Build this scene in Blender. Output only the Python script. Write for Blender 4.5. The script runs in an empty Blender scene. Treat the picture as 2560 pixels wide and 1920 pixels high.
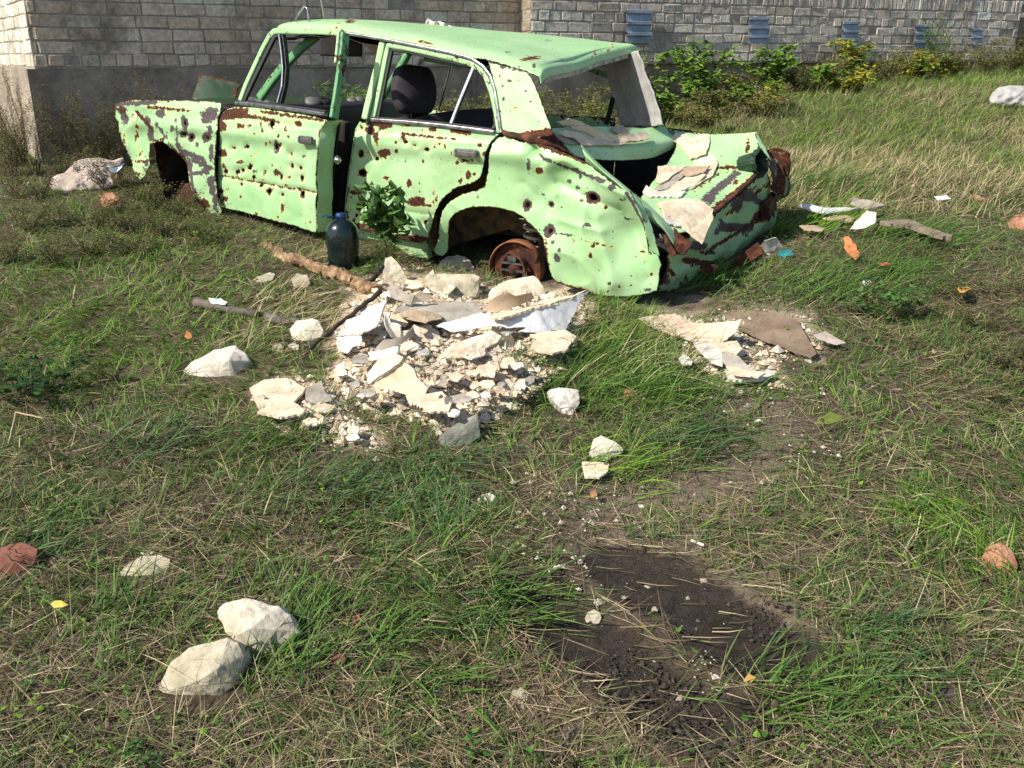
import bpy, bmesh, math, random
import numpy as np
from mathutils import Vector, Matrix
from mathutils.geometry import delaunay_2d_cdt

R = random.Random(7)
NR = np.random.RandomState(11)
sc = bpy.context.scene
COL = sc.collection

# ------------------------------------------------------------------ camera, world, sun
PITCH = math.atan(825 / 2350)
CP, SP = math.cos(PITCH), math.sin(PITCH)
FPX = 2030.6            # focal length in units of a 2212 px wide picture
CAMZ = 1.5
cam = bpy.data.cameras.new('camera'); camo = bpy.data.objects.new('camera', cam); COL.objects.link(camo)
camo.location = (0, 0, CAMZ); camo.rotation_euler = (math.pi / 2 - PITCH, 0, 0)
cam.angle = 2 * math.atan(1106 / FPX); cam.clip_end = 1000; cam.clip_start = 0.05
sc.camera = camo
SUN_EL = math.radians(42)
SUN_H = (-math.cos(math.radians(31.6)), -math.sin(math.radians(31.6)))   # horizontal direction towards the sun
w = bpy.data.worlds.new('World'); sc.world = w; w.use_nodes = True
nt = w.node_tree; nt.nodes.clear()
sky = nt.nodes.new('ShaderNodeTexSky'); sky.sky_type = 'NISHITA'; sky.sun_disc = False
sky.sun_elevation = SUN_EL; sky.sun_rotation = math.atan2(SUN_H[0], SUN_H[1])
bg = nt.nodes.new('ShaderNodeBackground'); bg.inputs[1].default_value = 0.11
wo = nt.nodes.new('ShaderNodeOutputWorld')
nt.links.new(sky.outputs[0], bg.inputs[0]); nt.links.new(bg.outputs[0], wo.inputs[0])
sun = bpy.data.lights.new('sun', 'SUN'); sun.energy = 4.9; sun.angle = math.radians(0.55); sun.color = (1.0, 0.935, 0.81)
suno = bpy.data.objects.new('sun', sun); COL.objects.link(suno)
sd = Vector((SUN_H[0] * math.cos(SUN_EL), SUN_H[1] * math.cos(SUN_EL), math.sin(SUN_EL)))
suno.rotation_euler = (-sd).to_track_quat('-Z', 'Y').to_euler()
suno.location = sd * 20
sc.view_settings.view_transform = 'Standard'; sc.view_settings.look = 'None'
sc.view_settings.exposure = 0.45; sc.view_settings.gamma = 1.0
sc.cycles.max_bounces = 6; sc.cycles.transparent_max_bounces = 6

# ------------------------------------------------------------------ helpers: photo coordinates to space
# readings were taken from enlarged crops of the photo; each tag turns one crop's pixels into the common 2212 px frame
CR = {'D': (0, 0, 1.0), 'a': (207.4, 0, .3125), 'b': (691.3, 0, .3752), 'c': (1123.3, 0, .3959), 'd': (0, 0, .3124),
      'e': (345.6, 483.9, .3281), 'f': (950.5, 553, .3906), 'g': (1607.2, 345.6, .3124), 't': (1019.6, 0, .2083),
      'u': (1339.3, 345.6, .2084), 'l': (0, 1002.4, .3958), 'm': (950.5, 1002.4, .3958), 'v': (1296.1, 0, .4141),
      's': (1036.9, 553, .15626), 'q': (743.1, 553, .15626), 'w': (0, 483.9, .3124), 'r': (1693.6, 1036.9, .3752)}
def V(tag, *pts):
    ox, oy, k = CR[tag]
    return [(ox + k * p[0], oy + k * p[1]) + tuple(p[2:]) for p in pts]
def ray(px, py):
    x = (px - 1106) / FPX; y = (829.5 - py) / FPX
    return x, CP + y * SP, -SP + y * CP

def _h(ix, iy, s):
    n = (ix * 374761393 + iy * 668265263 + s * 1442695041) & 0x7fffffff
    n = ((n ^ (n >> 13)) * 1274126177) & 0x7fffffff
    return ((n ^ (n >> 16)) & 0xffff) / 65535.0
def vnoise(x, y, s=0):
    x = np.asarray(x, float); y = np.asarray(y, float)
    ix = np.floor(x).astype(np.int64); iy = np.floor(y).astype(np.int64)
    fx = x - ix; fy = y - iy
    fx = fx * fx * (3 - 2 * fx); fy = fy * fy * (3 - 2 * fy)
    a = _h(ix, iy, s); b = _h(ix + 1, iy, s); c = _h(ix, iy + 1, s); d = _h(ix + 1, iy + 1, s)
    return (a + (b - a) * fx) * (1 - fy) + (c + (d - c) * fx) * fy
def fbm(x, y, s=0, o=4):
    r = 0; a = .5; t = 0
    for k in range(o):
        r = r + a * vnoise(np.asarray(x) * 2 ** k + 17.3 * k, np.asarray(y) * 2 ** k - 9.1 * k, s + k); t += a; a *= .5
    return r / t - .5
def project(X, Y, Z):
    zc = Y * CP - (Z - CAMZ) * SP
    yc = ((Z - CAMZ) * CP + Y * SP)
    zc = np.maximum(zc, .05)
    return 1106 + FPX * X / zc, 829.5 - FPX * yc / zc
def inpoly(px, py, poly):
    px = np.asarray(px, float); py = np.asarray(py, float)
    r = np.zeros(px.shape, bool); n = len(poly)
    for i in range(n):
        x1, y1 = poly[i][:2]; x2, y2 = poly[(i + 1) % n][:2]
        if y1 == y2: continue
        c = ((y1 > py) != (y2 > py)) & (px < (x2 - x1) * (py - y1) / (y2 - y1) + x1)
        r ^= c
    return r
def dpoly(px, py, poly, closed=True):
    px = np.asarray(px, float); py = np.asarray(py, float)
    d = np.full(px.shape, 1e9); n = len(poly)
    for i in range(n if closed else n - 1):
        x1, y1 = poly[i][:2]; x2, y2 = poly[(i + 1) % n][:2]
        dx, dy = x2 - x1, y2 - y1
        t = np.clip(((px - x1) * dx + (py - y1) * dy) / max(dx * dx + dy * dy, 1e-9), 0, 1)
        d = np.minimum(d, np.hypot(px - x1 - t * dx, py - y1 - t * dy))
    return d

RUT_A = V('m', (830, 400), (1000, 410), (1280, 520), (1480, 620), (1780, 780), (2100, 960), (2130, 1100), (1900, 1230), (1680, 1200), (1420, 1010), (1250, 850), (980, 720), (740, 540))
RUT_B = V('m', (330, 540), (520, 640), (640, 760), (900, 850), (1100, 930), (1290, 1110), (1420, 1230), (1560, 1300), (1760, 1290), (1800, 1400), (1640, 1540), (1400, 1600), (1150, 1440), (860, 1240), (600, 1040), (420, 900), (330, 740))
RUBBLE = [(730, 700), (760, 640), (830, 600), (930, 600), (1040, 640), (1180, 620), (1270, 640), (1250, 720), (1200, 790), (1110, 860), (960, 915), (900, 880), (780, 860), (725, 820), (735, 760)]
RUB2 = [(560, 850), (640, 815), (720, 850), (740, 905), (820, 940), (800, 970), (700, 930), (600, 905)]
RUB3 = [(1400, 680), (1500, 670), (1640, 680), (1760, 690), (1770, 760), (1680, 770), (1690, 820), (1560, 830), (1500, 780), (1440, 760), (1480, 730)]
GP = np.array([(-3000, 0), (0, 0), (1.5, .05), (3, .17), (4.6, .34), (6.2, .52), (8, .66), (12, .93), (18, 1.15), (40, 1.5), (3000, 2)], float)
def _ss(x): x = np.clip(x, 0, 1); return x * x * (3 - 2 * x)
def base_h(X, Y):
    Y = np.asarray(Y, float); X = np.asarray(X, float)
    h = .26 * _ss((Y - 7.5) / 4) * _ss((X - .3) / 3.5)
    for dy in (-.6, -.3, 0, .3, .6):
        h = h + np.interp(Y + dy, GP[:, 0], GP[:, 1]) / 5
    return h
def ground_h(X, Y):
    X = np.asarray(X, float); Y = np.asarray(Y, float)
    h = base_h(X, Y)
    h = h + .05 * fbm(X * .8, Y * .8, 3, 3) + .022 * fbm(X * 4, Y * 4, 5, 3)
    px, py = project(X, Y, h)
    px = px + 60 * fbm(X * 5, Y * 5, 41, 3)
    for P, a in ((RUT_A, .014), (RUT_B, .018)):
        ins = inpoly(px, py, P); d = dpoly(px, py, P)
        h = h + np.where(ins, -a * np.clip(d / 60, 0, 1), .012 * np.clip(1 - d / 45, 0, 1) * (.4 + 1.4 * vnoise(X * 14, Y * 14, 8)))
    a_, b_ = X + 1.79, Y - 6.05; cu_, cv_ = a_ * .858 - b_ * .5135, a_ * .5135 + b_ * .858      # the ground is scraped out under the wreck
    h = h - .085 * _ss((cu_ - 1.15) / .3) * _ss((3.35 - cu_) / .35) * _ss((cv_ + .16) / .16) * _ss((2.0 - cv_) / .3)
    ins = inpoly(px, py, RUBBLE); d = dpoly(px, py, RUBBLE)
    h = h + np.where(ins, .045 * np.clip(d / 50, 0, 1), 0)
    return h
def G(px, py, lift=0.0):
    dx, dy, dz = ray(px, py)
    t = 4.0
    lo, hi = .5, 60.0
    if dz > -.012: return Vector((dx * 14, dy * 14, CAMZ + dz * 14))
    ts = np.concatenate([np.linspace(1.2, 8, 240), np.linspace(8.05, 40, 300)])
    f = CAMZ + dz * ts - (base_h(dx * ts, dy * ts) + lift)
    k = int(np.argmax(f < 0)) if (f < 0).any() else len(ts) - 1
    t = ts[k]
    for _ in range(6):
        X, Y = dx * t, dy * t
        h = float(ground_h(X, Y)) + lift
        t = t + ((h - CAMZ) / dz - t) * .7
    return Vector((dx * t, dy * t, CAMZ + dz * t))

# ------------------------------------------------------------------ helpers: meshes, objects, tags
def np_mesh(name, verts, faces, mats, parent=None, col=None, cname='col', smooth=False, mat_idx=None):
    """verts (N,3); faces (M,k) array or list of lists"""
    me = bpy.data.meshes.new(name)
    verts = np.asarray(verts, np.float32)
    me.vertices.add(len(verts)); me.vertices.foreach_set('co', verts.ravel())
    if isinstance(faces, np.ndarray):
        k = faces.shape[1]; M = len(faces)
        me.loops.add(M * k); me.loops.foreach_set('vertex_index', faces.astype(np.int32).ravel())
        me.polygons.add(M); me.polygons.foreach_set('loop_start', np.arange(0, M * k, k, dtype=np.int32))
        try: me.polygons.foreach_set('loop_total', np.full(M, k, np.int32))
        except Exception: pass
    else:
        tot = sum(len(f) for f in faces); M = len(faces)
        me.loops.add(tot); me.loops.foreach_set('vertex_index', np.array([i for f in faces for i in f], np.int32))
        ls = np.cumsum([0] + [len(f) for f in faces[:-1]]).astype(np.int32)
        me.polygons.add(M); me.polygons.foreach_set('loop_start', ls)
        try: me.polygons.foreach_set('loop_total', np.array([len(f) for f in faces], np.int32))
        except Exception: pass
    me.polygons.foreach_set('use_smooth', np.full(M, bool(smooth)))
    if col is not None:
        a = me.attributes.new(cname, 'FLOAT_COLOR', 'POINT')
        c = np.ones((len(verts), 4), np.float32); c[:, :3] = col
        a.data.foreach_set('color', c.ravel())
    for m in (mats if isinstance(mats, (list, tuple)) else [mats]): me.materials.append(m)
    if mat_idx is not None: me.polygons.foreach_set('material_index', np.asarray(mat_idx, np.int32))
    me.update(calc_edges=True); me.validate()
    o = bpy.data.objects.new(name, me); COL.objects.link(o)
    if parent is not None: o.parent = parent
    return o
def bm_obj(name, bm, mats, parent=None, smooth=False):
    me = bpy.data.meshes.new(name); bm.to_mesh(me); bm.free()
    for m in (mats if isinstance(mats, (list, tuple)) else [mats]): me.materials.append(m)
    if smooth:
        for p in me.polygons: p.use_smooth = True
    o = bpy.data.objects.new(name, me); COL.objects.link(o)
    if parent is not None: o.parent = parent
    return o
def tag(o, label, cat, group=None):
    o['label'] = label; o['category'] = cat
    if group: o['group'] = group
    return o
def struct(o, kind='structure'):
    o['kind'] = kind; return o
def empty(name, label, cat, loc=(0, 0, 0), group=None):
    o = bpy.data.objects.new(name, None); COL.objects.link(o); o.location = loc; o.empty_display_size = .1
    return tag(o, label, cat, group)
def reparent(o, p):
    """child of an empty that is not at the origin, keeping world coordinates of the mesh"""
    o.parent = p
    o.location = -Vector(p.location)
    return o
def solid(o, t, off=-1):
    m = o.modifiers.new('thickness', 'SOLIDIFY'); m.thickness = t; m.offset = off; return o
def box_bm(bm, c, s, rot=None):
    m = Matrix.Translation(c) @ (rot.to_4x4() if rot else Matrix()) @ Matrix.Diagonal((s[0], s[1], s[2], 1))
    return bmesh.ops.create_cube(bm, size=1, matrix=m)['verts']
def sweep_bm(bm, pts, nrm, w, d, taper=None):
    """rectangular bar along pts; nrm = face normal direction, w = width across, d = depth along nrm"""
    pts = [Vector(p) for p in pts]; prev = None; first = None
    for i, p in enumerate(pts):
        t = (pts[min(i + 1, len(pts) - 1)] - pts[max(i - 1, 0)]).normalized()
        n = Vector(nrm); s = t.cross(n).normalized(); n = s.cross(t).normalized()
        k = taper[i] if taper else 1
        ring = [bm.verts.new(p + s * a * w * .5 * k + n * b * d * .5) for a, b in ((-1, -1), (1, -1), (1, 1), (-1, 1))]
        if prev:
            for j in range(4): bm.faces.new((prev[j], prev[(j + 1) % 4], ring[(j + 1) % 4], ring[j]))
        else: first = ring
        prev = ring
    bm.faces.new(first[::-1]); bm.faces.new(prev)
def tube_bm(bm, pts, r, seg=8, radii=None, cap=True):
    pts = [Vector(p) for p in pts]; prev = None; first = None; s = None
    for i, p in enumerate(pts):
        t = (pts[min(i + 1, len(pts) - 1)] - pts[max(i - 1, 0)]).normalized()
        if s is None: s = t.orthogonal().normalized()
        s = (s - t * s.dot(t)).normalized(); n = t.cross(s)
        rr = radii[i] if radii else r
        ring = [bm.verts.new(p + (s * math.cos(2 * math.pi * j / seg) + n * math.sin(2 * math.pi * j / seg)) * rr) for j in range(seg)]
        if prev:
            for j in range(seg): bm.faces.new((prev[j], prev[(j + 1) % seg], ring[(j + 1) % seg], ring[j]))
        else: first = ring
        prev = ring
    if cap: bm.faces.new(first[::-1]); bm.faces.new(prev)
def lathe_bm(bm, prof, origin, axis, seg=24):
    axis = Vector(axis).normalized(); s = axis.orthogonal().normalized(); n = axis.cross(s); rings = []
    for r, h in prof:
        rings.append([bm.verts.new(Vector(origin) + axis * h + (s * math.cos(2 * math.pi * j / seg) + n * math.sin(2 * math.pi * j / seg)) * r) for j in range(seg)])
    for a, b in zip(rings, rings[1:]):
        for j in range(seg): bm.faces.new((a[j], a[(j + 1) % seg], b[(j + 1) % seg], b[j]))
    return rings
def jag(pts, step, amp, rnd=R):
    out = []
    n = len(pts)
    for i in range(n):
        a = pts[i]; b = pts[(i + 1) % n]
        L = math.hypot(b[0] - a[0], b[1] - a[1]); k = max(1, int(L / step))
        nx, ny = -(b[1] - a[1]) / max(L, 1e-6), (b[0] - a[0]) / max(L, 1e-6)
        for j in range(k):
            t = j / k; o = rnd.uniform(-amp, amp) if j else 0
            e = [a[q] + (b[q] - a[q]) * t for q in range(len(a))]
            e[0] += nx * o; e[1] += ny * o
            out.append(tuple(e))
    return out
def pxmesh(outline, holes=(), spacing=3.0):
    """triangulated outline in picture units with a fine inner lattice and real holes"""
    o = [p[:2] for p in outline]
    xs = [p[0] for p in o]; ys = [p[1] for p in o]
    gx, gy = np.meshgrid(np.arange(min(xs), max(xs), spacing), np.arange(min(ys), max(ys), spacing * .87))
    gx = gx + (np.arange(gx.shape[0]) % 2)[:, None] * spacing * .5
    gx = gx.ravel() + NR.uniform(-.15, .15, gx.size) * spacing; gy = gy.ravel() + NR.uniform(-.15, .15, gy.size) * spacing
    keep = inpoly(gx, gy, o) & (dpoly(gx, gy, o) > spacing * .45)
    for h in holes: keep &= ~inpoly(gx, gy, h) & (dpoly(gx, gy, h) > spacing * .35)
    pts = list(o); edges = [(i, (i + 1) % len(o)) for i in range(len(o))]
    for h in holes:
        b = len(pts); pts += [p[:2] for p in h]; edges += [(b + i, b + (i + 1) % len(h)) for i in range(len(h))]
    pts += list(zip(gx[keep], gy[keep]))
    vs, es, fs, *_ = delaunay_2d_cdt([Vector(p) for p in pts], edges, [], 1, 1e-4)
    v = np.array([(a[0], a[1]) for a in vs]); f = np.array([list(a) for a in fs if len(a) == 3], int)
    c = v[f].mean(1); k = inpoly(c[:, 0], c[:, 1], o)
    for h in holes: k &= ~inpoly(c[:, 0], c[:, 1], h)
    f = f[k]
    # consistent winding
    a, b, cc = v[f[:, 0]], v[f[:, 1]], v[f[:, 2]]
    cr = (b[:, 0] - a[:, 0]) * (cc[:, 1] - a[:, 1]) - (b[:, 1] - a[:, 1]) * (cc[:, 0] - a[:, 0])
    f[cr > 0] = f[cr > 0][:, ::-1]
    return v, f

# ------------------------------------------------------------------ materials
def newmat(name):
    m = bpy.data.materials.new(name); m.use_nodes = True; nt = m.node_tree; nt.nodes.clear()
    o = nt.nodes.new('ShaderNodeOutputMaterial'); b = nt.nodes.new('ShaderNodeBsdfPrincipled')
    nt.links.new(b.outputs[0], o.inputs[0])
    return m, nt, b, o
def N(nt, t, **k):
    n = nt.nodes.new(t)
    for a, v in k.items():
        if a.startswith('i'):
            n.inputs[int(a[1:])].default_value = v
        else: setattr(n, a, v)
    return n
def noise(nt, scale, detail=6, rough=.6, coord=None, dist=0.0):
    n = nt.nodes.new('ShaderNodeTexNoise'); n.inputs['Scale'].default_value = scale; n.inputs['Detail'].default_value = detail
    n.inputs['Roughness'].default_value = rough; n.inputs['Distortion'].default_value = dist
    if coord is None:
        c = nt.nodes.new('ShaderNodeTexCoord'); coord = c.outputs['Object']
    nt.links.new(coord, n.inputs['Vector'])
    return n.outputs[0]
def ramp(nt, src, stops):
    r = nt.nodes.new('ShaderNodeValToRGB'); e = r.color_ramp.elements
    while len(e) < len(stops): e.new(.5)
    for k, (p, c) in enumerate(stops):
        e[k].position = p; e[k].color = (c, c, c, 1) if isinstance(c, (int, float)) else (*c, 1)
    nt.links.new(src, r.inputs[0]); return r.outputs[0]
def mix(nt, fac, a, b, mode='MIX'):
    m = nt.nodes.new('ShaderNodeMix'); m.data_type = 'RGBA'; m.blend_type = mode
    for s, v in ((0, fac), (6, a), (7, b)):
        if isinstance(v, (int, float)): m.inputs[s].default_value = v if s == 0 else (v, v, v, 1)
        elif isinstance(v, tuple): m.inputs[s].default_value = (*v, 1)
        else: nt.links.new(v, m.inputs[s])
    return m.outputs[2]
def math_(nt, op, a, b=None, clamp=False):
    m = nt.nodes.new('ShaderNodeMath'); m.operation = op; m.use_clamp = clamp
    for s, v in ((0, a), (1, b)):
        if v is None: continue
        if isinstance(v, (int, float)): m.inputs[s].default_value = v
        else: nt.links.new(v, m.inputs[s])
    return m.outputs[0]
def bump(nt, b, src, strength=.4, dist=.01):
    n = nt.nodes.new('ShaderNodeBump'); n.inputs['Strength'].default_value = strength; n.inputs['Distance'].default_value = dist
    nt.links.new(src, n.inputs['Height']); nt.links.new(n.outputs[0], b.inputs['Normal'])
def simple(name, a, b_, scale=8, rough=.8, bstr=.4, bscale=None, bdist=.01, metallic=0, third=None, detail=8):
    m, nt, b, o = newmat(name)
    n = noise(nt, scale, detail)
    st = [(.35, a), (.65, b_)] if third is None else [(.3, a), (.5, b_), (.7, third)]
    c = ramp(nt, n, st)
    c = mix(nt, 1.0, c, ramp(nt, noise(nt, scale * 5.3, 8, .75), [(.30, .62), (.48, 1.0), (.8, 1.05)]), 'MULTIPLY')
    nt.links.new(c, b.inputs['Base Color']); b.inputs['Roughness'].default_value = rough; b.inputs['Metallic'].default_value = metallic
    if bstr: bump(nt, b, noise(nt, bscale or scale * 6, 6), bstr, bdist)
    return m
def attrmat(name, rough=.85, var=.25, scale=40, trans=0.0, bstr=0, bdist=.01, attr='col', stain=False):
    m, nt, b, o = newmat(name)
    at = nt.nodes.new('ShaderNodeAttribute'); at.attribute_name = attr
    n = noise(nt, scale, 5)
    c = mix(nt, 1.0, at.outputs[0], ramp(nt, n, [(.3, 1 - var), (.7, 1 + var * .4)]), 'MULTIPLY')
    if stain:
        c = mix(nt, ramp(nt, noise(nt, 1.6, 9, .75), [(.50, 0.0), (.66, .75)]), c, (.13, .11, .075))
        c = mix(nt, ramp(nt, noise(nt, 3.4, 8, .8, None, 1.0), [(.60, 0.0), (.70, .6)]), c, (.55, .50, .43))
    nt.links.new(c, b.inputs['Base Color']); b.inputs['Roughness'].default_value = rough
    b.inputs['Specular IOR Level'].default_value = .25
    if trans:
        t = nt.nodes.new('ShaderNodeBsdfTranslucent'); nt.links.new(c, t.inputs[0])
        ms = nt.nodes.new('ShaderNodeMixShader'); ms.inputs[0].default_value = trans
        nt.links.new(b.outputs[0], ms.inputs[1]); nt.links.new(t.outputs[0], ms.inputs[2]); nt.links.new(ms.outputs[0], o.inputs[0])
    if bstr: bump(nt, b, noise(nt, scale * 3, 6), bstr, bdist)
    return m

RUST_A, RUST_B, RUST_C = (.016, .007, .005), (.060, .018, .009), (.19, .060, .022)
def rusty_paint(name, paint, paint2, extra=0.0):
    """paint that turns to rust / bare primer where the vertex attribute 'wear' says so (R rust, G primer, B stain)"""
    m, nt, b, o = newmat(name)
    at = nt.nodes.new('ShaderNodeAttribute'); at.attribute_name = 'wear'
    sp = nt.nodes.new('ShaderNodeSeparateColor'); nt.links.new(at.outputs[0], sp.inputs[0])
    n1 = noise(nt, 32, 8, .7); n2 = noise(nt, 75, 5, .6); n3 = noise(nt, 5, 5, .6)
    pc = mix(nt, ramp(nt, n3, [(.3, 0.0), (.75, 1.0)]), paint, paint2)
    # chalky grime and fine scratches
    grime = ramp(nt, noise(nt, 14, 8, .7), [(.5, 0.0), (.8, .35)])
    pc = mix(nt, grime, pc, tuple(p * k for p, k in zip(paint2, (.82, .68, .6))))
    pc = mix(nt, ramp(nt, noise(nt, 1.7, 7, .65), [(.38, 0.0), (.68, .55)]), pc, tuple(min(1, p * k) for p, k in zip(paint2, (1.15, .97, 1.06))))
    pc = mix(nt, ramp(nt, noise(nt, 9, 10, .8, None, 1.5), [(.52, 0.0), (.62, .30)]), pc, tuple(p * k for p, k in zip(paint2, (.75, .58, .6))))
    wob = math_(nt, 'MULTIPLY', math_(nt, 'SUBTRACT', n1, .5), 2.2)
    wob2 = math_(nt, 'MULTIPLY', math_(nt, 'SUBTRACT', n2, .5), .8)
    wb = math_(nt, 'ADD', wob, wob2)
    # stains
    st = ramp(nt, math_(nt, 'ADD', sp.outputs[2], math_(nt, 'MULTIPLY', wb, .5)), [(.25, 0.0), (.95, .85)])
    c = mix(nt, math_(nt, 'MULTIPLY', st, .8), pc, (.56, .56, .24))
    st2 = ramp(nt, math_(nt, 'ADD', sp.outputs[2], wob), [(.72, 0.0), (1.0, .8)])
    c = mix(nt, st2, c, (.5, .27, .06))
    pm = ramp(nt, math_(nt, 'ADD', sp.outputs[1], wb), [(.47, 0.0), (.53, 1.0)])
    c = mix(nt, pm, c, ramp(nt, n2, [(.3, (.055, .042, .045)), (.7, (.11, .088, .09))]))
    # random specks
    sk = ramp(nt, noise(nt, 42, 3, .5), [(.695 - extra, 0.0), (.71 - extra, 1.0)])
    rm = ramp(nt, math_(nt, 'ADD', sp.outputs[0], wb), [(.47, 0.0), (.53, 1.0)])
    rm = math_(nt, 'MAXIMUM', rm, sk)
    rc = ramp(nt, noise(nt, 60, 8, .7), [(.3, RUST_A), (.5, RUST_B), (.72, RUST_C)])
    c = mix(nt, rm, c, rc)
    nt.links.new(c, b.inputs['Base Color'])
    rr = mix(nt, math_(nt, 'MAXIMUM', rm, pm), .42, .9)
    nt.links.new(rr, b.inputs['Roughness']); b.inputs['Specular IOR Level'].default_value = .35
    hgt = math_(nt, 'ADD', math_(nt, 'MULTIPLY', math_(nt, 'MAXIMUM', rm, pm), -.6), math_(nt, 'MULTIPLY', n1, .5))
    bump(nt, b, hgt, .5, .004)
    return m
PAINT = (.285, .55, .235); PAINT2 = (.40, .62, .34)
M_paint = rusty_paint('green_paint', PAINT, PAINT2)
M_paint_shade = rusty_paint('shaded_green_paint', (.10, .30, .13), (.13, .36, .16), .03)  # darker copy of the body green, shade on inner frames put into colour
M_rust = simple('rust', RUST_A, RUST_B, 18, .95, .6, 70, .006, third=RUST_C)
M_black = simple('black_rubber', (.010, .010, .011), (.025, .025, .026), 20, .6, .2)
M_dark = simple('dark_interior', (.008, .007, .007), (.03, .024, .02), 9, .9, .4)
M_vinyl = simple('black_vinyl', (.014, .013, .016), (.03, .028, .032), 12, .5, .3, 120, .002)
M_seat = simple('seat_fabric', (.022, .018, .026), (.04, .034, .045), 10, .85, .3, 200, .002)
M_chrome = simple('chrome', (.45, .46, .48), (.7, .7, .7), 30, .22, .1, 60, .002, 1.0)
M_alu = simple('dull_trim', (.14, .14, .15), (.38, .38, .38), 25, .35, .15, 80, .002, .85)
M_liner = simple('headliner_card', (.33, .32, .31), (.52, .51, .49), 6, .95, .3, 180, .002)
M_soil_in = simple('arch_underseal', (.025, .018, .012), (.16, .10, .035), 14, .95, .8, 60, .01)
M_dial = simple('gauge_face', (.10, .10, .10), (.17, .17, .17), 14, .5, .1)
M_plaster = simple('plasterboard', (.50, .385, .26), (.66, .54, .39), 9, .95, .35, 90, .004, third=(.74, .64, .50))
M_plasterw = simple('white_plaster', (.50, .46, .41), (.68, .63, .56), 7, .9, .3, 90, .003)
M_paper = simple('brown_card', (.36, .26, .17), (.47, .36, .25), 8, .9, .25, 120, .002)
M_greyp = simple('grey_card', (.27, .235, .195), (.42, .375, .32), 8, .9, .3, 90, .003)
M_white = simple('white_film', (.56, .56, .57), (.72, .71, .71), 5, .45, .3, 14, .01)
M_stone = simple('limestone', (.36, .31, .23), (.56, .50, .39), 7, .95, .8, 45, .008, third=(.70, .65, .55))
M_stone2 = simple('mossy_stone', (.22, .20, .13), (.42, .37, .27), 8, .95, .8, 45, .008, third=(.58, .52, .40))
M_redbrick = simple('red_brick', (.09, .035, .025), (.20, .075, .05), 12, .95, .7, 60, .006, third=(.20, .085, .06))
M_orange = simple('orange_brick', (.26, .10, .055), (.42, .20, .12), 14, .95, .6, 40, .006, third=(.46, .33, .24))
M_wood = simple('grey_wood', (.05, .042, .035), (.15, .125, .10), 10, .9, .6, 50, .006)
M_rotten = simple('rotten_wood', (.08, .045, .022), (.26, .155, .08), 22, .95, .8, 40, .015, third=(.50, .35, .21))
M_sack = simple('dusty_sack', (.24, .19, .16), (.44, .36, .31), 6, .8, .5, 22, .015, third=(.56, .50, .46))
M_sackw = simple('pale_sack', (.30, .29, .28), (.48, .46, .45), 5, .8, .4, 20, .02)
M_steelblue = simple('zinc_sheet', (.17, .21, .26), (.29, .34, .41), 7, .4, .12, 40, .003, .35)
M_concrete = simple('plinth_concrete', (.21, .17, .13), (.40, .335, .26), 4, .95, .7, 30, .02)
M_mortar = simple('mortar', (.26, .22, .175), (.42, .36, .30), 9, .95, .8, 60, .012)
M_brick = attrmat('silicate_brick', .92, .38, 30, 0, .7, .012, stain=True)
M_grass = attrmat('grass_blades', .6, .3, 60, .35)
M_leaf = attrmat('leaves', .5, .25, 50, .35)
M_stem = attrmat('stems', .9, .2, 60, 0)
M_crumb = attrmat('rubble_crumbs', .95, .3, 40, 0, .5, .006)
M_winwhite = simple('window_paint', (.5, .53, .55), (.68, .7, .72), 5, .5, .1)
M_glass = simple('dark_window', (.008, .010, .012), (.02, .024, .028), 3, .1, 0)
M_teal = simple('teal_print', (.02, .16, .19), (.05, .30, .33), 20, .5, .1)

def ground_mat():
    m, nt, b, o = newmat('soil')
    at = nt.nodes.new('ShaderNodeAttribute'); at.attribute_name = 'col'
    n = noise(nt, 30, 10, .75); n2 = noise(nt, 5, 8, .65)
    c = mix(nt, 1.0, at.outputs[0], ramp(nt, n, [(.28, .45), (.5, .95), (.72, 1.5)]), 'MULTIPLY')
    c = mix(nt, 1.0, c, ramp(nt, n2, [(.3, .75), (.7, 1.2)]), 'MULTIPLY')
    nt.links.new(c, b.inputs['Base Color']); b.inputs['Roughness'].default_value = .97
    b.inputs['Specular IOR Level'].default_value = .15
    vo = nt.nodes.new('ShaderNodeTexVoronoi'); vo.feature = 'DISTANCE_TO_EDGE'; vo.inputs['Scale'].default_value = 26
    tc = nt.nodes.new('ShaderNodeTexCoord'); wv = nt.nodes.new('ShaderNodeVectorMath'); wv.operation = 'ADD'; nz = nt.nodes.new('ShaderNodeTexNoise'); nz.inputs['Scale'].default_value = 9; nz.inputs['Detail'].default_value = 6
    sc2 = nt.nodes.new('ShaderNodeVectorMath'); sc2.operation = 'SCALE'; sc2.inputs['Scale'].default_value = .12; nt.links.new(tc.outputs['Object'], nz.inputs['Vector']); nt.links.new(nz.outputs['Color'], sc2.inputs[0]); nt.links.new(tc.outputs['Object'], wv.inputs[0]); nt.links.new(sc2.outputs[0], wv.inputs[1]); nt.links.new(wv.outputs[0], vo.inputs['Vector'])
    crk = ramp(nt, vo.outputs['Distance'], [(.0, 0.0), (.035, 1.0)])
    hh = math_(nt, 'ADD', noise(nt, 22, 10, .75), math_(nt, 'MULTIPLY', noise(nt, 90, 6, .7), .4))
    bump(nt, b, math_(nt, 'ADD', hh, math_(nt, 'MULTIPLY', crk, .22)), .9, .03)
    return m
M_ground = ground_mat()

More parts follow.
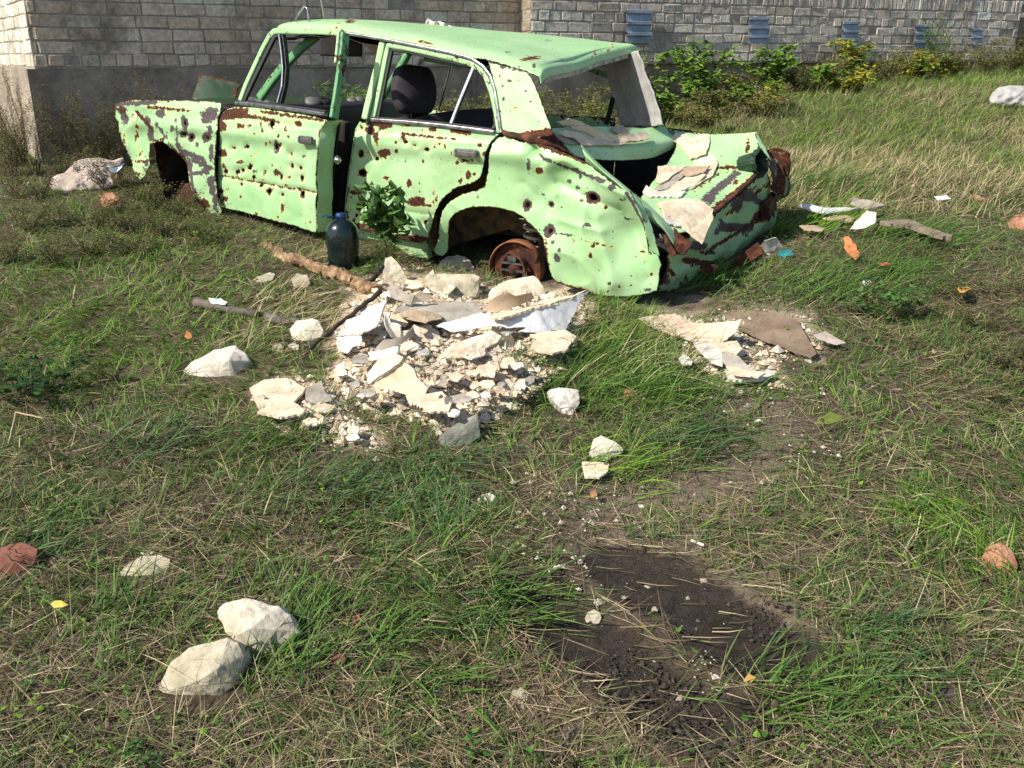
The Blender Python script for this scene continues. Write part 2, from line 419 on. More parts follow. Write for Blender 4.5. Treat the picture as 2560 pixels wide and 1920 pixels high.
# ------------------------------------------------------------------ ground: one sheet, fine near the camera, out to the horizon
def axis(fine_lo, fine_hi, step, lo, hi, grow=1.12):
    a = list(np.arange(fine_lo, fine_hi, step)); s = step; x = a[-1]
    while x < hi: s *= grow; x += s; a.append(x)
    s = step; x = a[0]; pre = []
    while x > lo: s *= grow; x -= s; pre.append(x)
    return np.array(pre[::-1] + a)
gx = axis(-3.2, 3.6, .02, -300, 300, 1.06); gy = axis(1.2, 6.6, .02, -200, 400, 1.05)
GX, GY = np.meshgrid(gx, gy)
GZ = ground_h(GX, GY)
px, py = project(GX, GY, GZ)
wx = px + 70 * fbm(GX * 6, GY * 6, 21, 4); wy = py + 70 * fbm(GX * 6, GY * 6, 25, 4)
colr = np.zeros(GX.shape + (3,)); colr[:] = (.13, .10, .068)
path = np.clip(1 - dpoly(wx, wy, V('D', (1560, 830), (1680, 900), (1640, 1000), (1450, 1100), (1250, 1080), (1300, 1150), (1700, 1250), (1900, 1400)), False) / 130, 0, 1)
colr += (np.array((.27, .215, .155)) - colr) * (path * .9)[..., None]
lb = np.clip(1 - dpoly(wx, wy, V('m', (150, 1200), (600, 1350), (900, 1500), (1300, 1650)), False) / 110, 0, 1)
colr += (np.array((.20, .145, .10)) - colr) * (lb * .9)[..., None]
for P in (RUT_A, RUT_B):
    k = np.where(inpoly(wx, wy, P), 1, np.clip(1 - dpoly(wx, wy, P) / 9, 0, 1)); colr += (np.array((.052, .041, .034)) - colr) * (k * .93)[..., None]
for P in (RUBBLE, RUB2, RUB3):
    k = np.where(inpoly(wx, wy, P), 1, np.clip(1 - dpoly(wx, wy, P) / 25, 0, 1))
    if P is RUB3: k = k * .5
    colr += (np.array((.82, .66, .48)) - colr) * (k * .95)[..., None]
def gaus(x, y, r): return np.exp(-((px - x) ** 2 + (py - y) ** 2) / (r * r))
clod = np.clip(fbm(GX * 26, GY * 26, 77, 3) * 5 - .3, 0, 1) * np.clip(1 - dpoly(px, py, V('m', (850, 1150), (1150, 1350), (1400, 1480), (1750, 1300), (1900, 850)), False) / 90, 0, 1)
GZ = GZ + clod * .02
GZ = GZ + .006 * fbm(GX * 30, GY * 30, 71, 2)
ny, nx = GX.shape
idx = np.arange(nx * ny).reshape(ny, nx)
F = np.stack([idx[:-1, :-1], idx[:-1, 1:], idx[1:, 1:], idx[1:, :-1]], -1).reshape(-1, 4)
struct(np_mesh('ground', np.stack([GX, GY, GZ], -1).reshape(-1, 3), F, M_ground, col=colr.reshape(-1, 3), smooth=True))

# ------------------------------------------------------------------ brick building
def brick_wall(name, p0, dirv, length, z0, z1, parent, tint, skip=(), soldier=None, headers=(), rough=1.0, seed=1, flip=1):
    """wall whose face carries every brick as a chipped block standing proud of the mortar"""
    rn = random.Random(seed); d = Vector((dirv[0], dirv[1], 0)).normalized(); n = Vector((d.y, -d.x, 0)) * flip
    p0 = Vector((p0[0], p0[1], 0)); V_, F_, C_ = [], [], []; z = z0; row = 0
    while z < z1:
        hgt = .098
        if soldier and abs(z - soldier) < .05: hgt = .155; blen = .075
        elif row in headers: blen = .128
        else: blen = .262
        s = -rn.uniform(0, blen) ; first = True
        while s < length:
            L = blen * (1 + rn.uniform(-.04, .04))
            if blen > .2 and rn.random() < .10: L = .13
            a, b = max(s, 0), min(s + L, length); s += L
            if b - a < .03: continue
            mid = (a + b) / 2
            if any(x0 - .02 < mid < x1 + .02 and zz0 < z + .05 < zz1 for x0, x1, zz0, zz1 in skip): continue
            j = .0045 * rough; m_ = .006
            dmg = fbm(np.array(mid * 1.3 + seed), np.array(z * 1.6), seed, 3)
            prot = rn.uniform(.003, .010)
            if dmg > .12: prot *= rn.uniform(.1, 1); j *= 1.8
            if rn.random() < .02: prot = -.03
            base = len(V_); zz = z + rn.uniform(-.004, .004)
            za, zb = zz + m_, zz + hgt - m_
            ch = rn.uniform(.002, .007) * rough
            ring = [(a + m_, za + ch), (a + m_ + ch, za), (b - m_ - ch, za), (b - m_, za + ch), (b - m_, zb - ch), (b - m_ - ch, zb), (a + m_ + ch, zb), (a + m_, zb - ch)]
            outer = [(x + rn.uniform(-j, j), y + rn.uniform(-j, j)) for x, y in ring]
            cx, cy = (a + b) / 2, (za + zb) / 2
            inner = [(cx + (x - cx) * (1 - .012 / max(.03, (b - a) / 2)), cy + (y - cy) * .84) for x, y in outer]
            for x, y in outer: V_.append(p0 + d * x + n * -.006 + Vector((0, 0, y)))
            for x, y in outer: V_.append(p0 + d * x + n * (prot * .65) + Vector((0, 0, y)))
            for x, y in inner: V_.append(p0 + d * x + n * (prot + rn.uniform(-.003, .003)) + Vector((0, 0, y)))
            for q in (0, 8):
                for k in range(8): F_.append((base + q + k, base + q + (k + 1) % 8, base + q + 8 + (k + 1) % 8, base + q + 8 + k))
            F_.append(tuple(base + 16 + k for k in range(8)))
            v = rn.uniform(.72, 1.12); t = rn.uniform(-.02, .02)
            pat = 1 + .9 * float(fbm(np.array(mid * .9 + 3 * seed), np.array(z * 1.2), seed + 5, 3))
            c = (tint[0] * v * pat + t, tint[1] * v * pat, tint[2] * v * pat - t)
            C_ += [c] * 24
        z += hgt; row += 1
    o = np_mesh('wall', V_, F_, M_brick, parent, col=np.clip(np.array(C_), .02, .8))
    return o, d, n
bld = empty('brick_building', 'long building of pale silicate brick on a concrete plinth behind the wrecked car', 'building')
Ldir = Vector((math.cos(math.radians(33.2)), math.sin(math.radians(33.2)), 0)); Lp = Vector((-3.72, 7.73, 0))
Rdir = Vector((math.cos(math.radians(27.2)), math.sin(math.radians(27.2)), 0)); Rp = Vector((.185, 9.98, 0))
Ln = Vector((Ldir.y, -Ldir.x, 0)); Rn = Vector((Rdir.y, -Rdir.x, 0))
LT = 4.66; RT = 7.35; TOP = 3.7
brick_wall('wall', Lp, Ldir, LT, 1.40, TOP, bld, (.72, .57, .42), headers=(0,), seed=3)
Lback = Vector((-Ldir.y, Ldir.x, 0))
brick_wall('wall', Lp + Lback * 6 , -Lback, 6, 1.40, TOP, bld, (.74, .67, .55), seed=5)
vents = [(1350, 1403, 20, 93), (1614, 1656, 36, 95), (1816, 1851, 45, 101), (1972, 1999, 52, 104), (2095, 2119, 61, 108)]
def onwall(px, py, P0, D, Nn, off=0):
    r = Vector(ray(px, py)); o = Vector((0, 0, CAMZ)); p = P0 + Nn * off
    t = (p - o).dot(Nn) / r.dot(Nn); h = o + r * t
    return (h - P0).dot(D), h.z
vr = []
for x0, x1, y0, y1 in vents:
    s0, zt = onwall(x0, y0, Rp, Rdir, Rn); s1, _ = onwall(x1, y0, Rp, Rdir, Rn); _, zb = onwall((x0 + x1) / 2, y1, Rp, Rdir, Rn)
    vr.append((s0, s1, zb, zt))
brick_wall('wall', Rp, Rdir, RT, 1.417, TOP, bld, (.76, .67, .57), soldier=1.417 + .098 * 6, headers=(0, 4, 7, 8, 9), rough=1.25, seed=8)
Rb = Vector((-Rdir.y, Rdir.x, 0))
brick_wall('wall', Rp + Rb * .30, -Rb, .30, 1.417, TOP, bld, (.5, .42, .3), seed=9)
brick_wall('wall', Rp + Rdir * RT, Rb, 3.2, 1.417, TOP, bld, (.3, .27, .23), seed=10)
# mortar cores and plinth
def prism(name, pts, z0, z1, m, parent):
    bm = bmesh.new(); lo = [bm.verts.new((p[0], p[1], z0)) for p in pts]; hi = [bm.verts.new((p[0], p[1], z1)) for p in pts]
    n_ = len(pts)
    for i in range(n_): bm.faces.new((lo[i], lo[(i + 1) % n_], hi[(i + 1) % n_], hi[i]))
    bm.faces.new(hi); bm.faces.new(lo[::-1]); bmesh.ops.recalc_face_normals(bm, faces=bm.faces)
    return bm_obj(name, bm, m, parent)
e = .0
A = Lp; B = Lp + Ldir * (LT + .3)
prism('wall_core', [A, B, B + Lback * 6, A + Lback * 6], 1.385, TOP + .02, M_mortar, bld)
C = Rp; D = Rp + Rdir * RT
prism('wall_core', [C, D, D + Rb * 3.2, C + Rb * 3.2], 1.403, TOP + .02, M_mortar, bld)
def inset(P, D, n_, a, b_, k): return [P + D * a - n_ * k, P + D * b_ - n_ * k]
pl1 = inset(Lp, Ldir, Ln, -.03, LT + .3, .05); pl1[0] = Lp + Ln * .02 - Ldir * .06; pl1[1] = Lp + Ldir * (LT + .2) + Ln * -.05
prism('plinth', [pl1[0], pl1[1], pl1[1] + Lback * 5.9, pl1[0] + Lback * 6], -.5, 1.39, M_concrete, bld)
prism('plinth', [C - Rn * .07 + Rdir * .02, D - Rn * .07 - Rdir * .05, D + Rb * 3.1, C + Rb * 3.1], -.5, 1.408, M_concrete, bld)
# plinth block joints
for s in (.95, 1.02, 2.6, 4.0):
    bm = bmesh.new(); c_ = Lp + Ldir * s - Ln * .035; sweep_bm(bm, [c_ + Vector((0, 0, .4)), c_ + Vector((0, 0, 1.385))], Ln, .035, .05)
    bm_obj('plinth_joint', bm, M_concrete, bld)
# corrugated vent covers, bottoms kicked out from the wall
for k, (s0, s1, zb, zt) in enumerate(vr):
    bm = bmesh.new(); rows = []; H = zt - zb
    prof = []
    zc = 0
    for q in range(3):
        base = q / 3
        prof += [(base, 0), (base + .03, .035), (base + .11, .035), (base + .14, 0)]
    prof.append((1, .0))
    for f_, o_ in prof:
        out = .012 + f_ * .05 + o_
        zz = zt - f_ * H
        ww = .0 + f_ * .02
        rows.append([Rp + Rdir * (s0 - f_ * .02 + (s1 - s0) * u_) + Rn * (out + .012 + R.uniform(-.003, .003)) + Vector((0, 0, zz)) for u_ in (0, .33, .66, 1)])
    vv = [[bm.verts.new(p) for p in r_] for r_ in rows]
    for a_, b_ in zip(vv, vv[1:]):
        for i in range(3): bm.faces.new((a_[i], a_[i + 1], b_[i + 1], b_[i]))
    o = bm_obj('vent_cover', bm, M_steelblue, bld); solid(o, .003, 0)
# roof slab
bm = bmesh.new()
cen = (Lp + Rp + Rdir * RT + Lback * 3) / 2
prism('roof', [Lp + Lback * 0.02 , Rp + Rb * .2 + Ldir * .2, Rp + Rdir * (RT - .1) + Rb * .15, Rp + Rdir * (RT - .1) + Rb * 3.1, Lp + Lback * 5.9], TOP + .024, TOP + .2, M_concrete, bld)
# annex with the window beyond the right-hand corner
ann = empty('annex_building', 'brick annex with a white framed window past the far corner of the long wall', 'building')
Ap = Rp + Rdir * RT + Rb * 3.0
Ad = Rdir
ws = [onwall(x, 20, Ap, Ad, Rn)[0] for x in (2168, 2400)]
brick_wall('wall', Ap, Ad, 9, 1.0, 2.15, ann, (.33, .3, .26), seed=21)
prism('wall_core', [Ap + Ad * 0, Ap + Ad * 9, Ap + Ad * 9 + Rb * .4, Ap + Rb * .4], -.5, 2.13, M_mortar, ann)
prism('wall_core', [Ap + Ad * 0, Ap + Ad * (ws[0] - .02), Ap + Ad * (ws[0] - .02) + Rb * .4, Ap + Rb * .4], 2.13, 3.7, M_mortar, ann)
wf = bmesh.new()
for s in np.arange(ws[0], ws[0] + 2.2, .42):
    c_ = Ap + Ad * float(s) - Rn * .05; sweep_bm(wf, [c_ + Vector((0, 0, 2.14)), c_ + Vector((0, 0, 3.6))], Rn, .06, .05)
for z in (2.17, 2.36, 2.9, 3.55):
    sweep_bm(wf, [Ap + Ad * ws[0] - Rn * .055 + Vector((0, 0, z)), Ap + Ad * (ws[0] + 2.2) - Rn * .055 + Vector((0, 0, z))], Rn, .05, .04)
win = bm_obj('window', wf, M_winwhite, ann)
gb = bmesh.new(); sweep_bm(gb, [Ap + Ad * ws[0] - Rn * .12 + Vector((0, 0, 2.9)), Ap + Ad * (ws[0] + 2.3) - Rn * .12 + Vector((0, 0, 2.9))], Rn, 1.5, .01)
bm_obj('pane', gb, M_glass, win)
sb = bmesh.new(); sweep_bm(sb, [Ap + Ad * ws[0] + Rn * .03 + Vector((0, 0, 2.12)), Ap + Ad * (ws[0] + 2.3) + Rn * .03 + Vector((0, 0, 2.12))], Vector((0, 0, 1)), .18, .03)
bm_obj('sill', sb, M_plasterw, win)

# ------------------------------------------------------------------ the wrecked car
class Frame:
    """upright frame: u along the panel, v inwards, w up"""
    def __init__(s, o, u, v):
        s.o = Vector(o); s.u = Vector(u).normalized(); s.v = Vector(v).normalized()
        ro = Vector((0, 0, CAMZ)) - s.o; s.r = (ro.dot(s.u), ro.dot(s.v), ro.z)
    def P(s, u, v, w): return s.o + s.u * u + s.v * v + Vector((0, 0, w))
    def dirs(s, px, py):
        x, y, z = ray(px, py)
        return x * s.u.x + y * s.u.y, x * s.v.x + y * s.v.y, z
    def hit(s, px, py, a=0, b=1, c=0):
        """ray hits the plane a*u + b*v = c"""
        du, dv, dw = s.dirs(px, py)
        t = (c - a * s.r[0] - b * s.r[1]) / (a * du + b * dv)
        return s.r[0] + t * du, s.r[1] + t * dv, s.r[2] + t * dw
    def on(s, px, py, prof, it=4):
        v = 0
        for _ in range(it):
            u, v_, w = s.hit(px, py, 0, 1, v); v = prof(u, w)
        return s.hit(px, py, 0, 1, v)
cu = math.radians(30.9)
CARO = (-1.79, 6.05, 0)
CF = Frame(CARO, (math.cos(cu), -math.sin(cu), 0), (math.sin(cu), math.cos(cu), 0))
du_ = math.radians(43)
DF = Frame(CARO, (math.cos(du_), -math.sin(du_), 0), (math.sin(du_), math.cos(du_), 0))
def sideprof(u, w):
    belt = 1.16 - .02 * u
    v = 0
    v = v + np.where(w > belt, (w - belt) * .30, 0)
    v = v + .035 * np.clip((belt - w - .12) / .45, 0, 2) ** 2
    v = v + .30 * np.clip(-(u + .86), 0, 1) ** 1.2
    v = v - .022 * np.exp(-((w - belt + .11) / .05) ** 2)
    v = v + .10 * np.clip(u - 2.55, 0, 1) ** 1.5
    return v
M_deepgreen = rusty_paint('deep_green_paint', (.012, .03, .015), (.025, .065, .03), .04)  # very dark green with extra rust specks
car = empty('wrecked_car', 'rusty bullet-holed mint green sedan wreck without wheels or glass, its tail crushed', 'car', (0, 0, 0))
CARPARENT = car

def wear_attr(o, P2, prims):
    """P2 (N,2) picture positions; prims: (x,y,rx,ry,kind) blobs or (x1,y1,x2,y2,r,kind) streaks"""
    n = len(P2); R_ = np.zeros(n); G_ = np.zeros(n); B_ = np.zeros(n); x, y = P2[:, 0], P2[:, 1]
    for p in prims:
        if len(p) == 5:
            cx, cy, rx, ry, k = p; d = np.hypot((x - cx) / rx, (y - cy) / ry); m = (1 - d) * min(rx, ry)
            top = cy
        else:
            x1, y1, x2, y2, r, k = p; m = r - dpoly(x, y, [(x1, y1), (x2, y2)], False); cx = (x1 + x2) / 2; rx = abs(x2 - x1) / 2 + r; top = (y1 + y2) / 2; ry = r
        val = np.clip(.5 + m / 9.0, 0, 1)
        if k in ('P', 'p'): G_ = np.maximum(G_, val)
        else:
            R_ = np.maximum(R_, val)
            if k != 'r':
                B_ = np.maximum(B_, np.clip(.92 + m / 9.0, 0, 1) * .84)
                # rust run-off below the spot
                dx = np.abs(x - cx) / (rx * .8 + 1); dy = (y - top)
                B_ = np.maximum(B_, np.clip(1 - dx, 0, 1) * np.clip(1 - dy / 42, 0, 1) * (dy > 0) * .75)
            if k == 'Q': G_ = np.maximum(G_, np.clip(.5 + (m + 3) / 7, 0, 1))
    B_ = np.clip(B_ + .28 * fbm(x * .05, y * .05, 9, 4), 0, 1)
    a = o.data.attributes.new('wear', 'FLOAT_COLOR', 'POINT'); c = np.ones((n, 4), np.float32); c[:, 0] = R_; c[:, 1] = G_; c[:, 2] = B_
    a.data.foreach_set('color', c.ravel())
def hole_poly(x, y, rx, ry):
    k = 9 if max(rx, ry) > 3 else 7; ph = R.uniform(0, 6)
    return [(x + rx * math.cos(ph + 2 * math.pi * i / k) * R.uniform(.75, 1.15), y + ry * math.sin(ph + 2 * math.pi * i / k) * R.uniform(.75, 1.15)) for i in range(k)]
def prims_of(tag_, lst):
    ox, oy, k = CR[tag_]; out = []; hol = []
    for p in lst:
        if len(p) == 5:
            x, y, rx, ry, kd = p; x, y, rx, ry = ox + k * x, oy + k * y, rx * k, ry * k
            out.append((x, y, rx * 1.0 + .5, ry * 1.0 + .5, kd))
            if kd in ('H', 'Q'): hol.append(hole_poly(x, y, max(rx * .80, 1.4), max(ry * .80, 1.6)))
        else: out.append((ox + k * p[0], oy + k * p[1], ox + k * p[2], oy + k * p[3], p[4] * k, p[5]))
    return out, hol
def panel(name, outline, prims=(), holes=(), surf=None, frame=None, spacing=3.0, m=None, parent='car', dents=(), crumple=.004, jagamp=.5, thick=.004, edge_rust=1.5, fold=0, cfreq=7, seed=1):
    frame = frame or CF; surf = surf or sideprof
    outl = jag(outline, 7, jagamp) if jagamp else outline
    hs = [h for h in holes if all(inpoly([a[0]], [a[1]], outl)[0] for a in h)]
    v2, f = pxmesh(outl, hs, spacing)
    de = dpoly(v2[:, 0], v2[:, 1], outl)
    co = []
    for x, y in v2:
        u, v, w_ = frame.on(x, y, surf, 3); co.append((u, v, w_))
    co = np.array(co)
    disp = crumple * 2 * fbm(co[:, 0] * cfreq, co[:, 2] * cfreq, seed, 3)
    if fold: disp = disp + fold * (np.abs(fbm(co[:, 0] * 2.6 + co[:, 2] * 1.2, co[:, 2] * 2.4, seed + 3, 2)) * 2 - .3)
    for q_ in [d for d in dents if len(d) == 6]: disp = disp + q_[5] * np.exp(-(dpoly(v2[:, 0], v2[:, 1], [(q_[0], q_[1]), (q_[2], q_[3])], False) / q_[4]) ** 1.3)
    for dx_, dy_, r_, dep in [d for d in dents if len(d) == 4]: disp = disp + dep * np.exp(-((v2[:, 0] - dx_) ** 2 + (v2[:, 1] - dy_) ** 2) / (r_ * r_))
    for p in prims:      # the metal is pushed in round every bullet hole
        if len(p) == 5 and p[4] in ('H', 'Q'): disp = disp + .010 * np.exp(-((v2[:, 0] - p[0]) ** 2 + (v2[:, 1] - p[1]) ** 2) / ((max(p[2], p[3]) * 1.5 + 2) ** 2))
    co[:, 1] += disp
    P3 = [frame.P(*c) for c in co]
    o = np_mesh(name, [tuple(p) for p in P3], f, m or M_paint, CARPARENT if parent == 'car' else parent, smooth=True)
    pr = list(prims)
    wear_attr(o, v2, pr)
    if edge_rust:
        a = o.data.attributes['wear']; buf = np.zeros(len(v2) * 4, np.float32); a.data.foreach_get('color', buf); buf = buf.reshape(-1, 4)
        er = np.clip(.62 - de / (7.0 * edge_rust) + .5 * fbm(v2[:, 0] * .03, v2[:, 1] * .03, 31 + seed, 3), 0, 1)
        buf[:, 0] = np.maximum(buf[:, 0], er); buf[:, 2] = np.maximum(buf[:, 2], np.clip(er * 1.2 - .1, 0, .7)); a.data.foreach_set('color', buf.ravel())
    if thick: solid(o, thick, 0)
    return o
def gridsheet(name, rows, m=None, frame=None, res=10, crumple=.01, cfreq=6, prims=(), thick=.004, parent='car', seed=1, edge_rust=1.0, jagged=0, smooth=True, flat3=False, rows3=None):
    """sheet metal through a lattice of points (px,py,('v'|'u', value)); Catmull-Rom between them"""
    frame = frame or CF
    if rows3 is None:
        ctrl = []
        for r_ in rows:
            line = []
            for q in r_:
                x, y, s_ = q
                if s_[0] == 'v': c = frame.hit(x, y, 0, 1, s_[1])
                elif s_[0] == 'u': c = frame.hit(x, y, 1, 0, s_[1])
                else: c = frame.hit(x, y, 1, -.09, 2.92 + s_[1])
                line.append(frame.P(*c))
            ctrl.append(line)
    else: ctrl = rows3
    C_ = np.array([[tuple(p) for p in l] for l in ctrl])
    def cr(A_, res):
        n_ = A_.shape[0]; out = []
        for i in range(n_ - 1):
            p0 = A_[max(i - 1, 0)]; p1 = A_[i]; p2 = A_[i + 1]; p3 = A_[min(i + 2, n_ - 1)]
            for k in range(res):
                t = k / res; out.append(.5 * (2 * p1 + (p2 - p0) * t + (2 * p0 - 5 * p1 + 4 * p2 - p3) * t * t + (3 * p1 - p0 - 3 * p2 + p3) * t ** 3))
        out.append(A_[-1]); return np.array(out)
    A_ = cr(C_, res); A_ = np.swapaxes(cr(np.swapaxes(A_, 0, 1), res), 0, 1)
    ny_, nx_ = A_.shape[:2]
    gu = np.gradient(A_, axis=0); gv = np.gradient(A_, axis=1); nn = np.cross(gu, gv); nn /= np.maximum(np.linalg.norm(nn, axis=2, keepdims=True), 1e-9)
    s1 = (A_[..., 0] * 1.3 + A_[..., 2]); s2 = (A_[..., 1] * 1.1 - A_[..., 2] * .7)
    d = crumple * (2 * fbm(s1 * cfreq, s2 * cfreq, seed, 4) + 1.5 * (np.abs(fbm(s1 * cfreq * .5, s2 * cfreq * .5, seed + 9, 2)) * 2 - .3))
    A_ = A_ + nn * d[..., None]
    id_ = np.arange(nx_ * ny_).reshape(ny_, nx_); F_ = np.stack([id_[:-1, :-1], id_[:-1, 1:], id_[1:, 1:], id_[1:, :-1]], -1).reshape(-1, 4)
    VV = A_.reshape(-1, 3); px_, py_ = project(VV[:, 0], VV[:, 1], VV[:, 2])
    ii, jj = np.meshgrid(np.arange(nx_), np.arange(ny_)); ed = np.minimum(np.minimum(ii, nx_ - 1 - ii), np.minimum(jj, ny_ - 1 - jj)).ravel()
    if jagged:
        keepf = ~((ed[F_].min(1) < 1) & (fbm(VV[F_].mean(1)[:, 0] * 30, VV[F_].mean(1)[:, 2] * 30, seed + 4, 2) > -.05 * jagged)); F_ = F_[keepf]
    o = np_mesh(name, VV, F_, m or M_paint, CARPARENT if parent == 'car' else parent, smooth=smooth)
    if m in (None, M_paint, M_paint_shade, M_deepgreen):
        P2 = np.stack([px_, py_], 1); wear_attr(o, P2, prims)
        if edge_rust:
            a = o.data.attributes['wear']; buf = np.zeros(len(VV) * 4, np.float32); a.data.foreach_get('color', buf); buf = buf.reshape(-1, 4)
            er = np.clip(.66 - ed / (2.6 * edge_rust) + .6 * fbm(px_ * .03, py_ * .03, 31 + seed, 3), 0, 1); buf[:, 0] = np.maximum(buf[:, 0], er)
            buf[:, 2] = np.maximum(buf[:, 2], er * .7); a.data.foreach_set('color', buf.ravel())
    if thick: solid(o, thick, 0)
    return o
def on3(pts, surf=None, frame=None, dv=0.0):
    frame = frame or CF; surf = surf or sideprof; out = []
    for x, y in pts:
        u, v, w_ = frame.on(x, y, surf, 4); out.append(frame.P(u, v + dv, w_))
    return out
def bar(name, tag_, pts, w_, d_, m, surf=None, frame=None, dv=0, parent='car', prims=()):
    bm = bmesh.new(); fr = frame or CF
    p3 = on3(V(tag_, *pts), surf, frame, dv)
    dn = []
    for a, b in zip(p3, p3[1:]):
        k = max(1, int((b - a).length / .04)); dn += [a.lerp(b, i / k) for i in range(k)]
    dn.append(p3[-1])
    sweep_bm(bm, dn, -fr.v, w_, d_)
    o = bm_obj(name, bm, m, CARPARENT if parent == 'car' else parent)
    if m in (M_paint, M_paint_shade):
        n_ = len(o.data.vertices); a = o.data.attributes.new('wear', 'FLOAT_COLOR', 'POINT'); c = np.ones((n_, 4), np.float32)
        xs = np.array([v.co[:] for v in o.data.vertices]); c[:, 0] = np.clip(.22 + .7 * fbm(xs[:, 0] * 6 + xs[:, 1] * 6, xs[:, 2] * 6, 4, 3), 0, 1); c[:, 1] = 0; c[:, 2] = .25
        a.data.foreach_set('color', c.ravel())
    b = o.modifiers.new('bevel', 'BEVEL'); b.width = min(w_, d_) * .25; b.segments = 2
    return o

# front wing (near side), dented, with bare primer
fen_o = V('a', (128, 722), (160, 712), (230, 692), (400, 692), (620, 697), (800, 700), (868, 712), (872, 760), (852, 800), (838, 950), (830, 1100), (832, 1250), (848, 1400), (885, 1450),
          (855, 1520), (790, 1490), (740, 1430), (690, 1350), (650, 1270), (620, 1190), (590, 1110), (540, 1045), (490, 1005), (440, 980), (385, 985), (335, 1000), (330, 1060), (345, 1110), (356, 1150), (340, 1200), (320, 1250),
          (290, 1230), (230, 1170), (205, 1110), (190, 1040), (160, 960), (145, 880), (122, 810))
pr, ho = prims_of('a', [(610, 850, 22, 50, 'P'), (612, 850, 9, 22, 'H'), (790, 800, 60, 40, 'P'), (765, 830, 40, 25, 'P'), (800, 760, 45, 18, 'P'), (765, 950, 36, 34, 'P'), (770, 955, 9, 9, 'H'), (790, 900, 18, 28, 'P'), (600, 1050, 740, 1100, 18, 'P'), (690, 1110, 50, 20, 'P'),
    (780, 1160, 40, 25, 'P'), (620, 1150, 30, 35, 'P'), (660, 1200, 780, 1190, 16, 'P'), (800, 1250, 26, 35, 'P'), (810, 1310, 22, 35, 'P'), (430, 790, 32, 32, 'P'), (330, 840, 22, 40, 'P'), (345, 930, 22, 60, 'P'), (480, 940, 8, 22, 'P'), (520, 890, 16, 24, 'P'),
    (552, 830, 560, 960, 5, 'P'), (602, 928, 14, 14, 'Q'), (650, 950, 14, 18, 'Q'), (172, 800, 24, 70, 'P'), (175, 755, 30, 26, 'r'), (140, 722, 390, 705, 18, 'P'), (350, 742, 650, 765, 9, 'R'), (270, 775, 350, 890, 14, 'r'), (560, 1000, 600, 1110, 14, 'P'), (500, 990, 600, 1110, 10, 'r'), (620, 1130, 690, 1330, 15, 'P'),
    (680, 1340, 750, 1440, 16, 'R'), (760, 1410, 32, 36, 'R'), (830, 1400, 18, 60, 'P'), (280, 1120, 50, 8, 'R'), (280, 1065, 8, 14, 'R'), (335, 985, 450, 962, 7, 'R'), (330, 1130, 12, 40, 'P'), (255, 880, 10, 14, 'R'), (250, 935, 6, 30, 'R'), (178, 1010, 10, 60, 'R'), (290, 1200, 30, 10, 'R'), (700, 1000, 12, 16, 'P'), (805, 1050, 18, 60, 'P'), (555, 970, 620, 1090, 9, 'P'), (395, 860, 470, 950, 10, 'P'), (740, 1130, 30, 22, 'P'), (850, 1040, 12, 120, 'P')])
fen = panel('front_fender', fen_o, pr, ho, dents=[(300, 285, 45, .05), (330, 330, 30, .04), (420, 300, 30, .015), (395, 360, 30, .03), (270, 350, 25, .04), (260, 260, 14, .03)], crumple=.008, fold=.03, edge_rust=1.3, seed=2, jagamp=1.0)
bm = bmesh.new(); p3 = on3(V('a', (245, 812)), dv=.035)[0]
lathe_bm(bm, [(.0, .006), (.016, .008), (.022, .006), (.026, .018), (.034, .014), (.036, .0)], p3, -CF.v, 18); bm_obj('marker_lamp_seat', bm, M_plaster, fen, True)
# bonnet, crumpled, and the grille side beyond it
def cp(u, v, w_): return CF.P(u, v, w_)
gridsheet('hood', None, rows3=[[cp(-.98, .20, 1.17), cp(-.7, .07, 1.185), cp(-.35, .05, 1.195), cp(-.02, .06, 1.20)],
                               [cp(-1.0, .40, 1.18), cp(-.7, .35, 1.205), cp(-.35, .40, 1.21), cp(-.05, .42, 1.17)],
                               [cp(-.95, .75, 1.16), cp(-.7, .75, 1.20), cp(-.42, .8, 1.19), cp(-.1, .8, 1.15)],
                               [cp(-.9, 1.15, 1.16), cp(-.7, 1.15, 1.20), cp(-.4, 1.15, 1.18), cp(-.1, 1.15, 1.15)],
                               [cp(-.9, 1.45, 1.1), cp(-.7, 1.5, 1.14), cp(-.4, 1.5, 1.14), cp(-.1, 1.5, 1.12)]], m=M_deepgreen, crumple=.016, cfreq=3, res=9, seed=4, edge_rust=2)
gridsheet('hood_edge', [[(*V('a', (660, 690))[0], ('v', .42)), (*V('a', (700, 585))[0], ('v', .5)), (*V('a', (718, 508))[0], ('v', .55))],
                        [(*V('a', (800, 700))[0], ('v', .46)), (*V('a', (830, 600))[0], ('v', .55)), (*V('a', (860, 545))[0], ('v', .6))],
                        [(*V('a', (965, 700))[0], ('v', .5)), (*V('a', (985, 620))[0], ('v', .62)), (*V('a', (1010, 585))[0], ('v', .66))]], m=M_deepgreen, crumple=.006, res=8, seed=8, edge_rust=2)
gridsheet('far_fender', None, rows3=[[cp(-.9, 1.62, 1.12), cp(-.4, 1.64, 1.15), cp(0, 1.64, 1.14)], [cp(-.92, 1.64, .85), cp(-.4, 1.68, .85), cp(0, 1.66, .85)], [cp(-.9, 1.6, .62), cp(-.4, 1.63, .62), cp(0, 1.63, .6)]], m=M_paint, res=8, crumple=.01)
gridsheet('front_panel', None, rows3=[[cp(-1.0, .25, 1.12), cp(-1.03, .8, 1.10), cp(-.93, 1.5, 1.08)], [cp(-1.0, .25, .9), cp(-1.05, .8, .88), cp(-.95, 1.5, .88)], [cp(-.96, .25, .66), cp(-1.0, .8, .66), cp(-.92, 1.5, .66)]], m=M_rust, res=6, crumple=.012)
